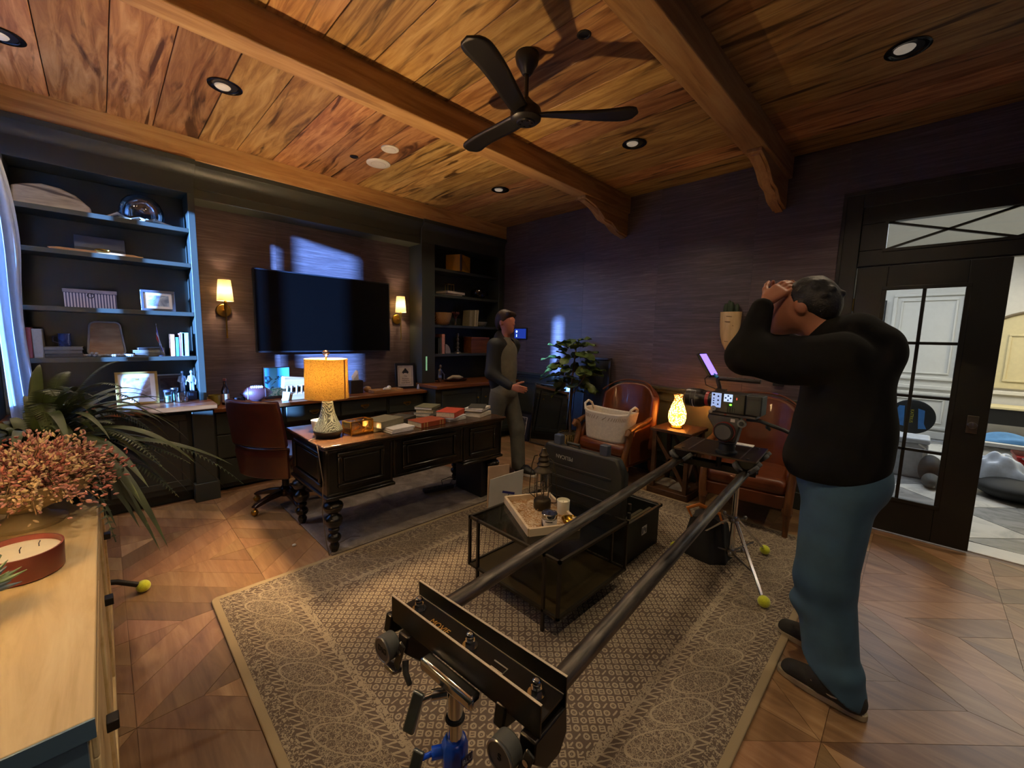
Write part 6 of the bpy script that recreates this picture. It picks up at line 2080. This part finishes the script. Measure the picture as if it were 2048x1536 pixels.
tag(o, 'ochre rounded rock beside the shallow tray', 'rock')
o = MB().sph((0, 0, .022), (.05, .03, .024), 12, 8).sph((.035, .01, .035), (.028, .026, .028), 12, 8).build('shell', P('shell_white', '#c2bcb4', .5), loc=(2.44, 4.60, ZM + .011), smooth=50)
tag(o, 'white seashell lying in the shallow tray', 'shell')
o = MB().sph((0, 0, .012), (.035, .025, .012), 10, 6).build('stone', P('stone_tan', '#9a8670', .6), loc=(2.32, 4.58, ZM + .011), smooth=50)
tag(o, 'flat tan stone lying in the shallow tray', 'stone')
t = frame_on('black framed lettered print on the middle counter by the right sconce', 2.775, 4.72, ZM, .265, .335, .03, dkframe, P('print_paper', '#b8a99a', .7), rz=-.25, lean=-.1, matc=P('print_mat', '#b3a8a2', .7))
Tt = lambda z: frame_T((0, -.0016, z), (1, 0, 0), (0, 0, 1))
lettering('The', .026, ink, t, Tt(.165))
lettering('Business', .026, ink, t, Tt(.132))
lettering('behind it', .026, ink, t, Tt(.107))
lettering('your Story', .026, ink, t, Tt(.080))
MB().prism([(-.045, .215), (-.03, .195), (-.012, .205), (.012, .205), (.03, .195), (.045, .215), (.02, .245), (0, .258), (-.02, .245)], 'y', -.0018, -.001).build('emblem', ink, t)
ring_xz(-.085, .085, .05, .285, .0025, -.0018, -.001).build('print_border', ink, t)
o = MB().lathe([(.014, 0), (.018, .01), (.012, .045), (.004, .065), (0, .066)], 12).build('salt_stone', P('pale_stone', '#9aa0ae', .5), loc=(2.885, 4.60, ZM))
tag(o, 'tiny pale stone beside the lettered print', 'stone')

# ---------------------------------------------------------------- right bookcase contents
R1, R2, R3, R4 = SHR
YR = 4.70
t = thing('yellow_book_box', 'yellow square box on the top right shelf', 'box', (3.60, YR, R1), rz=.45)
yl = P('yellow_card', '#b8860f', .55)
B(-.14, .14, -.12, .12, 0, .22).build('box', yl, t, bev=.004)
B(-.145, -.125, -.124, -.10, 0, .222).build('spine_band', P('spine_brown', '#2c1408', .5), t)
MB().prism([(-.13, .02), (.13, .02), (-.13, .19)], 'y', -.1215, -.1205).build('cover_triangle', P('ochre_card', '#8f6512', .55), t)
GR = 'books on the right bookcase'
book('cream flat book lowest on the second right shelf', (3.45, YR, R2), (.3, .2, .022), '#8f8577', .1, group=GR)
book('white flat book below the gold frame on the second right shelf', (3.47, YR, R2 + .023), (.36, .22, .03), '#b3a79c', .2, group=GR)
t = thing('gold_stand', 'small open gold stand on flat books', 'ornament', (3.44, YR - .02, R2 + .054))
m = MB()
for (x, y) in ((-.05, -.03), (.05, -.03), (-.05, .03), (.05, .03)):
    m.cyl((x, y, 0), (x, y, .1), .004, n=8)
m.box(-.054, .054, -.034, .034, .097, .104)
m.build('stand', brass, t)
t = thing('black_teapot', 'dark round pot at the right of the second right shelf', 'pot', (3.98, YR, R2))
MB().lathe([(.07, 0), (.11, .03), (.125, .08), (.11, .125), (.06, .15), (0, .155)], 26).sph((0, 0, .16), .014, 10, 8).build('pot', blackgloss, t)
MB().tube([(.11, 0, .10), (.17, 0, .12), (.18, 0, .06), (.115, 0, .05)], .008, 8).build('handle', blackgloss, t)
m, nt, b, L = newmat('woven_basket')
wv = nt.nodes.new('ShaderNodeTexWave')
wv.inputs['Scale'].default_value = 34
wv.inputs['Distortion'].default_value = 2
L.new(coords(nt), wv.inputs[0])
L.new(ramp(nt, wv.outputs[1], [(.3, '#4a2d14'), (.6, '#b58a50')]), b.inputs[0])
t = thing('woven_bowl', 'woven tan basket bowl on the third right shelf', 'basket', (3.29, YR - .05, R3))
MB().lathe([(.07, 0), (.1, .02), (.125, .09), (.138, .165), (.13, .165), (.115, .09), (.09, .025), (0, .02)], 30).build('bowl', m, t)
t = thing('vase', 'small glass vase with dark red dried stems on the third right shelf', 'vase', (3.56, YR, R3))
MB().lathe([(.02, 0), (.026, .01), (.014, .05), (.012, .09), (.016, .1)], 18, caps=False).build('glass', clear('vase_glass', gloss=.25), t)
for k in range(7):
    a = k * .9
    MB().tube([(0, 0, .05), (.012 * math.cos(a), .012 * math.sin(a), .11), (.05 * math.cos(a), .04 * math.sin(a), .17)], .003, 5).sph((.05 * math.cos(a), .04 * math.sin(a), .175), (.015, .015, .02), 8, 6).build('stem', P('dried_red', '#4a1712', .8), t)
xb = 3.80
for (th_, hh, c, lab, ln_) in ((.055, .225, '#7d7356', 'olive book leaning at the left of three on the third right shelf', .06), (.025, .23, '#a3987c', 'cream thin book in the middle of three on the third right shelf', .06), (.03, .235, '#96896a', 'tan book at the right of three on the third right shelf', .08)):
    book(lab, (xb, YR, R3), (hh, .16, th_), c, 0, True, lean=ln_, group=GR)
    xb += th_ + .012
t = thing('ceramic_bowl', 'small cream ceramic bowl on the third right shelf', 'bowl', (4.02, YR, R3))
MB().lathe([(.05, 0), (.085, .02), (.105, .07), (.1, .07), (.08, .025), (0, .015)], 28).build('bowl', P('bowl_cream', '#8f8567', .4), t)
xb = 3.21
for (th_, hh, c, lab) in ((.025, .21, '#20241f', 'black thin book at the left of the fourth right shelf'), (.025, .22, '#283028', 'dark green thin book on the fourth right shelf'), (.05, .265, '#b08078', 'pink tall book on the fourth right shelf')):
    book(lab, (xb + th_, YR, R4), (hh, .16, th_), c, 0, True, group=GR)
    xb += th_ + .006
t = thing('bookend', 'white curved bookend beside the pink book', 'bookend', (3.40, YR, R4))
MB().prism([(-.04, 0), (.05, 0)] + [(-.04 + .09 * math.cos(a), .13 * math.sin(a)) for a in [PI / 2 * k / 8 for k in range(9)]][1:], 'y', -.04, .04).build('arc', P('bookend_white', '#8a8180', .5), t, bev=.004)
t = thing('candlestick', 'turned silver candlestick on the fourth right shelf', 'candlestick', (3.60, YR, R4))
MB().lathe([(.06, 0), (.055, .012), (.02, .03), (.014, .06), (.03, .08), (.014, .10), (.026, .14), (.012, .16), (.022, .2), (.01, .22), (.02, .26), (.014, .285), (0, .285)], 20).build('stick', steel, t)
t = thing('wooden_box', 'brown wooden box on the fourth right shelf behind the walking person', 'box', (3.95, YR, R4))
B(-.17, .17, -.09, .09, 0, .2).build('body', walnut, t, bev=.004)
B(-.175, .175, -.095, .095, .2, .235).build('lid', walnut, t, bev=.004)
t = thing('figurine', 'small silver seated figure at the left of the right countertop', 'figurine', (3.20, 4.56, .8625))
link('figure', sdf_mesh('figure', [('e', (0, 0, .05), (.03, .03, .05)), ('e', (0, 0, .13), (.026, .022, .06)), ('e', (.005, 0, .215), (.02, .02, .026)), ('c', (.02, 0, .16), (.06, -.01, .10), .009, .008), ('c', (.06, -.01, .10), (.055, -.02, .03), .008, .008), ('c', (-.02, 0, .16), (-.035, -.02, .06), .009, .012)], .005, .015, mat=steel), t)
t = thing('shell_dish', 'flat brown dish with driftwood on the right countertop', 'dish', (3.48, 4.58, .8625))
MB().lathe([(.08, 0), (.17, .012), (.19, .026), (.175, .024), (.07, .01), (0, .008)], 30, sy=.6).build('dish', P('dish_brown', '#3a1d14', .4), t)
MB().tube([(-.15, 0, .035), (-.05, .01, .06), (.05, -.01, .05), (.14, .02, .04)], [.012, .024, .03, .01], 8).build('driftwood', dw, t)
# ---------------------------------------------------------------- sideboard at the left and what stands on it
blue = P('sideboard_blue_paint', '#56758f', .45, var=.05, vs_=5)
t = thing('sideboard', 'long light oak sideboard with slate blue end in the left foreground', 'sideboard', (-.27, 1.84, 0))
B(-.50, -.05, .92, 2.80, .815, .85).build('top', sb_wood, t, W=True, bev=.003)
B(-.495, -.062, .925, .945, .02, .812).build('end_panel', blue, t, W=True)
B(-.50, -.05, .916, .9199, .815, .8495).build('end_trim', blue, t, W=True)
B(-.495, -.075, .945, 2.79, .03, .812).build('carcass', sb_wood, t, W=True)
for i in range(3):
    y0 = .95 + i * .615
    d = B(-.076, -.058, y0, y0 + .61, .08, .80).build('door', sb_wood, t, W=True, bev=.003)
    ring_yz(y0, y0 + .61, .08, .80, .05, -.06, -.05).build('door_frame', sb_wood, d, bev=.003)
    MB().box(-.052, -.03, y0 + .30, y0 + .335, .56, .585).build('square_pull', black, d, bev=.002)
B(-.48, -.09, .95, 2.78, 0, .03).build('plinth', dark_wood, t, W=True)

# table lamp on the sideboard (outside the picture at the left)
t = thing('table_lamp', 'warm table lamp on the sideboard just outside the picture', 'lamp', (-.38, 1.42, .8505))
MB().lathe([(.07, 0), (.075, .01), (.03, .03), (.05, .1), (.06, .16), (.03, .24), (.01, .26), (.01, .34)], 24).build('base', ceramic, t)
MB().sph((0, 0, .45), .085, 24, 16).build('globe', cloth_light('opal_glass_globe', '#fff0d8', .85, em='#ffc878', ems=1.0), t)
light('sideboard_lamp_bulb', (-.38, 1.42, .8505 + .45), 210, (1.0, .72, .42), .08)

# footed bowl with dried flowers
t = thing('flower_bowl', 'footed stone bowl of dried pink flowers on the sideboard', 'bowl', (-.21, 2.02, .8505))
MB().lathe([(.085, 0), (.09, .012), (.05, .03), (.04, .05), (.09, .075), (.15, .11), (.18, .155), (.17, .155), (.13, .11), (.0, .09)], 32).build('bowl', P('stone_bowl', '#9c8a68', .6, var=.15), t)
fl_m = [P('dried_bud_pink', '#c9938a', .7, var=.3, vs_=90), P('dried_bud_tan', '#d6bb92', .7, var=.3, vs_=90), P('dried_bud_rose', '#a8645c', .7, var=.3, vs_=90)]
stem_m = P('dried_stem', '#5d4326', .8)
q = random.Random(21)
budm = []
for mm_ in fl_m:
    me = MB().lathe([(.001, 0), (.0035, .004), (.0045, .009), (.003, .015), (.001, .019)], 6).mesh('bud')
    budm.append(me)
stems = MB()
buds = [MB(), MB(), MB()]
for k in range(230):
    a = q.uniform(0, 2 * PI)
    el = q.uniform(.05, 1.35)
    L_ = q.uniform(.12, .23)
    if math.cos(a) < 0:
        L_ *= .85
    base = Vector((.05 * math.cos(a), .05 * math.sin(a), .13))
    d = Vector((math.cos(a) * math.cos(el) * .95, math.sin(a) * math.cos(el) * 1.1, math.sin(el) * .78))
    tip = base + d * L_ + Vector((0, 0, -.05 * math.cos(el)))
    mid = base + d * L_ * .55 + Vector((0, 0, .02))
    stems.tube([base, mid, tip], .0014, 4, caps=False)
    ci = q.choice((0, 1, 1, 2, 0))
    for j in range(16):
        f = q.uniform(.35, 1.05)
        p = (mid.lerp(tip, (f - .5) * 2) if f > .5 else base.lerp(mid, f * 2)) + Vector((q.gauss(0, .02), q.gauss(0, .02), q.gauss(0, .014)))
        dd = (d + Vector((q.gauss(0, .6), q.gauss(0, .6), q.gauss(0, .5)))).normalized()
        T = Matrix.Translation(p) @ dd.to_track_quat('Z', 'Y').to_matrix().to_4x4() @ Matrix.Scale(q.uniform(.5, .95), 4)
        buds[ci].lathe([(.0008, 0), (.0042, .005), (.005, .010), (.0032, .017), (.0008, .021)], 5, T=T)
        if j % 4 == 0:
            stems.tube([p - dd * .02, p], .0008, 3, caps=False)
o = stems.build('flower_stems', stem_m, t)
o['kind'] = 'stuff'
for i in range(3):
    o = buds[i].build('flower_buds', fl_m[i], t, smooth=60)
    o['kind'] = 'stuff'

# fern
t = thing('fern', 'large dark green fern with arching fronds behind the dried flowers', 'plant', (-.22, 2.52, .8505))
MB().lathe([(.08, 0), (.10, .01), (.12, .14), (.115, .15), (.1, .14), (0, .13)], 26).build('pot', P('fern_pot', '#3b3a34', .7), t)
fern_m = [P('fern_green_a', '#28351a', .5, var=.3, vs_=12), P('fern_green_b', '#364220', .5, var=.3, vs_=12)]


def frond(m, p0, a, el, L_, droop, w_, feather):
    d = Vector((math.cos(a) * math.cos(el), math.sin(a) * math.cos(el), math.sin(el)))
    side = Vector((-math.sin(a), math.cos(a), 0))
    pts = []
    n = 16
    for i in range(n + 1):
        u = i / n
        pts.append(Vector(p0) + d * L_ * u + Vector((0, 0, -droop * L_ * u * u * (.6 + .4 * u))))
    if not feather:
        v, f = [], []
        for i, p in enumerate(pts):
            u = i / n
            ww = w_ * math.sin(PI * min(1, .12 + .88 * u)) ** .8 * (1 - .3 * u)
            up = Vector((0, 0, .25 * ww))
            v += [p - side * ww + up, p, p + side * ww + up]
        for i in range(n):
            f += [(3 * i, 3 * i + 1, 3 * i + 4, 3 * i + 3), (3 * i + 1, 3 * i + 2, 3 * i + 5, 3 * i + 4)]
        m.add(v, f)
    else:
        m.tube(pts, .0018, 4, caps=False)
        N = 46
        for k in range(3, N):
            u = k / N
            i = min(n - 1, int(u * n))
            p = pts[i].lerp(pts[i + 1], u * n - i)
            tg = (pts[i + 1] - pts[i]).normalized()
            ll = w_ * 1.6 * math.sin(PI * min(1, u * .95 + .05)) ** .6
            for s in (-1, 1):
                e = p + side * s * ll + tg * ll * .35 + Vector((0, 0, -.15 * ll))
                b_ = tg * .005
                m.add([p - b_, p + b_, e], [(0, 1, 2)])


q = random.Random(4)
spec = []
for k in range(120):
    a = q.uniform(-PI, PI) if k > 50 else q.uniform(-1.3, 1.9)
    el = q.uniform(.15, 1.35)
    L_ = q.uniform(.42, .72) if abs(a) < 1.7 else q.uniform(.25, .42)
    if math.cos(a) < -.2:
        L_ = min(L_, .24)
    spec.append((a, el, L_, q.uniform(.35, .95), q.uniform(.018, .034), k % 4 == 0))
for i, s in enumerate(spec):
    m = MB()
    frond(m, (.02 * math.cos(s[0]), .02 * math.sin(s[0]), .15), *s)
    m.build('frond', fern_m[i % 2], t, smooth=180)

# oval three-wick candle
t = thing('candle_bowl', 'maroon oval three-wick candle on the sideboard', 'candle', (-.19, 1.625, .8505), rz=.25)
MB().lathe([(.075, 0), (.078, .003), (.08, .06), (.08, .068), (.076, .068), (.075, .052), (0, .05)], 40, sx=1.0, sy=1.15).build('vessel', P('maroon_ceramic', '#6a2f28', .4, var=.06), t)
MB().lathe([(.0745, .05), (.0745, .054), (0, .053)], 36, sx=1.0, sy=1.14).build('wax', wax, t)
for k in (-1, 0, 1):
    MB().tube([(.036 * k, k * .012, .053), (.036 * k, k * .012, .062), (.036 * k + .004, k * .012 + .004, .067)], .0012, 5).build('wick', ink, t)

# succulent arrangement at the frame edge
t = thing('succulent', 'spiky blue-green succulent at the left edge of the sideboard', 'plant', (-.245, 1.41, .8505))
MB().lathe([(.03, 0), (.035, .03), (.03, .035), (0, .03)], 20).build('pot', P('succ_pot', '#7d6c50', .7), t)
sm = [P('succulent_green', '#7f9a70', .5, var=.3, vs_=30), P('succulent_blue', '#5d7388', .5, var=.3, vs_=30)]
q = random.Random(9)
for k in range(64):
    a, el = q.uniform(-PI, PI), q.uniform(-.1, 1.3)
    L_ = q.uniform(.04, .085)
    d = Vector((math.cos(a) * math.cos(el), math.sin(a) * math.cos(el), math.sin(el)))
    p = Vector((0, 0, .065)) + d * .02
    MB().tube([p, p + d * L_ * .5, p + d * L_ + Vector((0, 0, .006))], [.004, .0065, .0008], 6).build('leaf', sm[k % 2], t)

# bent black foot with tennis ball showing past the sideboard
t = thing('walker_leg', 'bent black metal leg ending in a yellow tennis ball past the sideboard', 'stand', (-.05, 2.98, 0))
MB().tube([(-.35, -.02, .16), (-.2, -.01, .165), (-.08, 0, .15), (.02, .02, .11), (.10, .03, .055)], .014, 12).tube([(-.35, -.02, .16), (-.38, -.02, .10), (-.39, -.02, .0)], .014, 10).build('leg', black, t)
MB().sph((.125, .035, .033), .033, 20, 14).build('tennis_ball', tennis, t)

# ---------------------------------------------------------------- hall things
t = thing('reflector_disc', 'black round folding disc with blue panels and yellow lettering in the hall', 'disc', (7.0, .0, .46))
MB().lathe([(.0, -.01), (.2, -.01), (.212, 0), (.2, .01), (0, .01)], 40, T=Matrix.Translation((0, 0, .17)) @ Matrix.Rotation(PI / 2, 4, 'Y')).build('disc', P('disc_black', '#121516', .5), t)
bp = P('disc_blue', '#3f7fc4', .5)
MB().prism([(.13, .06), (.17, .17), (.12, .30), (.07, .30), (.06, .05)], 'x', -.014, -.0105).build('blue_panel', bp, t)
MB().prism([(-.07, .03), (-.05, .28), (-.11, .26), (-.115, .1), (-.14, .04)], 'x', -.014, -.0105).build('blue_panel', bp, t)
lettering('KATRIUS', .042, P('yellow_print', '#b3a92c', .5), t, frame_T((-.012, -.0, .18), (0, 0, -1), (0, -1, 0)))
t = thing('storage_bin', 'translucent white plastic storage bin with lid in the hall', 'bin', (6.62, -.03, 0))
binm = P('bin_plastic', '#b9bcc0', .4)
B(-.17, .17, -.14, .15, 0, .40).build('body', binm, t, bev=.02)
B(-.18, .18, -.15, .16, .40, .46).build('lid', P('bin_lid', '#c9ccd0', .4), t, bev=.02)
MB().tube([(-.175, -.11, .10), (-.176, -.11, .36), (-.176, -.06, .40)], .01, 8).build('edge_rib', white, t)
for (x, y, sx_, sy_, sz_, c, lab) in ((6.35, -.21, .16, .1, .16, '#131313', 'black soft bag beside the storage bin in the hall'), (6.15, -.22, .13, .075, .075, '#3a3c3a', 'grey striped pouch in front of the storage bin'), (6.35, -.80, .32, .28, .115, '#0e1010', 'large black bag lying on the hall floor')):
    t = thing('soft_bag', lab, 'bag', (x, y, 0))
    link('body', sdf_mesh('body', [('e', (0, 0, sz_ * .9), (sx_, sy_, sz_ * .95)), ('e', (sx_ * .2, sy_ * .2, sz_), (sx_ * .7, sy_ * .7, sz_ * .9))], .012, .04, cuts=((0, 0, -1, -.002),), mat=P('bag' + c[1:], c, .7, bmp=.2)), t)
    MB().tube([(-sx_ * .98, -sy_ * .2, sz_ * .5), (-sx_ * .6, -sy_ * .3, sz_ * 1.45), (0, -sy_ * .3, sz_ * 1.82)], .007, 6).build('seam', P('bagseam' + c[1:], '#77776f' if sz_ < .1 else '#1c1e1e', .6), t)
red = P('red_crate', '#b01c14', .45)
t = thing('red_basket', 'bright red plastic basket at the right edge of the hall', 'basket', (6.85, -.98, 0))
B(-.2, .2, -.15, .15, .0, .35).build('body', red, t, bev=.02)
B(-.215, .215, -.165, .165, .35, .38).build('rim', red, t, bev=.006)
MB().tube([(-.21, .13, .37), (-.23, .05, .32), (-.23, -.05, .32), (-.21, -.13, .37)], .008, 8).build('handle', P('wire_white', '#c9b9b4', .4), t)
t = thing('low_table', 'low white bench table in the hall holding a blue cloth', 'table', (7.0, -.95, 0))
B(-.3, .3, -.45, .45, .44, .48).build('top', white, t, bev=.006)
for sx_ in (-1, 1):
    for sy_ in (-1, 1):
        B(sx_ * .27 - .02, sx_ * .27 + .02, sy_ * .41 - .02, sy_ * .41 + .02, 0, .44).build('leg', white, t)
o = MB().grid(lambda u, v: (.36 * (u - .5), .42 * (v - .5), .002 + .09 * math.sin(PI * u) ** .5 * math.sin(PI * v) ** .5 * (.8 + .25 * math.sin(9 * u + 5 * v))), 20, 20).build('folded_cloth', P('blue_cloth', '#4f86b8', .8), loc=(6.95, -.75, .481), smooth=180)
tag(o, 'crumpled light blue cloth on the hall bench', 'cloth')
o = MB().grid(lambda u, v: (-.12 + .34 * (u - .5) * (1 - .3 * v), .42 * (v - .5), .003 + (.26 * math.sin(PI * u) ** .6 * math.sin(PI * v) ** .6 + .03 * math.sin(17 * u) * math.sin(13 * v))), 22, 22).build('plastic_bag', P('plastic_white', '#b8c4d8', .3), loc=(6.55, -.68, .16), smooth=180)
tag(o, 'white translucent plastic bag heaped before the hall bench', 'bag')
t = thing('console_bench', 'long dark console against the hall end wall', 'console', (9.1, -1.3, 0))
B(-.22, .22, -.65, .65, .42, .64).build('body', P('console_black', '#0f0f0e', .5), t, bev=.006)
B(-.24, .24, -.68, .68, .64, .67).build('top', cream, t, bev=.004)
for s in (-1, 1):
    B(-.2, .2, s * .6 - .03, s * .6 + .03, 0, .42).build('leg', P('console_leg', '#1a1917', .5), t)
t = thing('picture_frame', 'dark square framed picture on the hall end wall', 'picture', (9.44, .62, 2.05))
ring_yz(-.14, .14, -.2, .2, .02, -.02, .01).build('frame', dkframe, t)
B(-.006, .006, -.12, .12, -.18, .18).build('print', photo_mat('hall_print', '#4c5257', '#767c80', '#a2a7ab'), t)
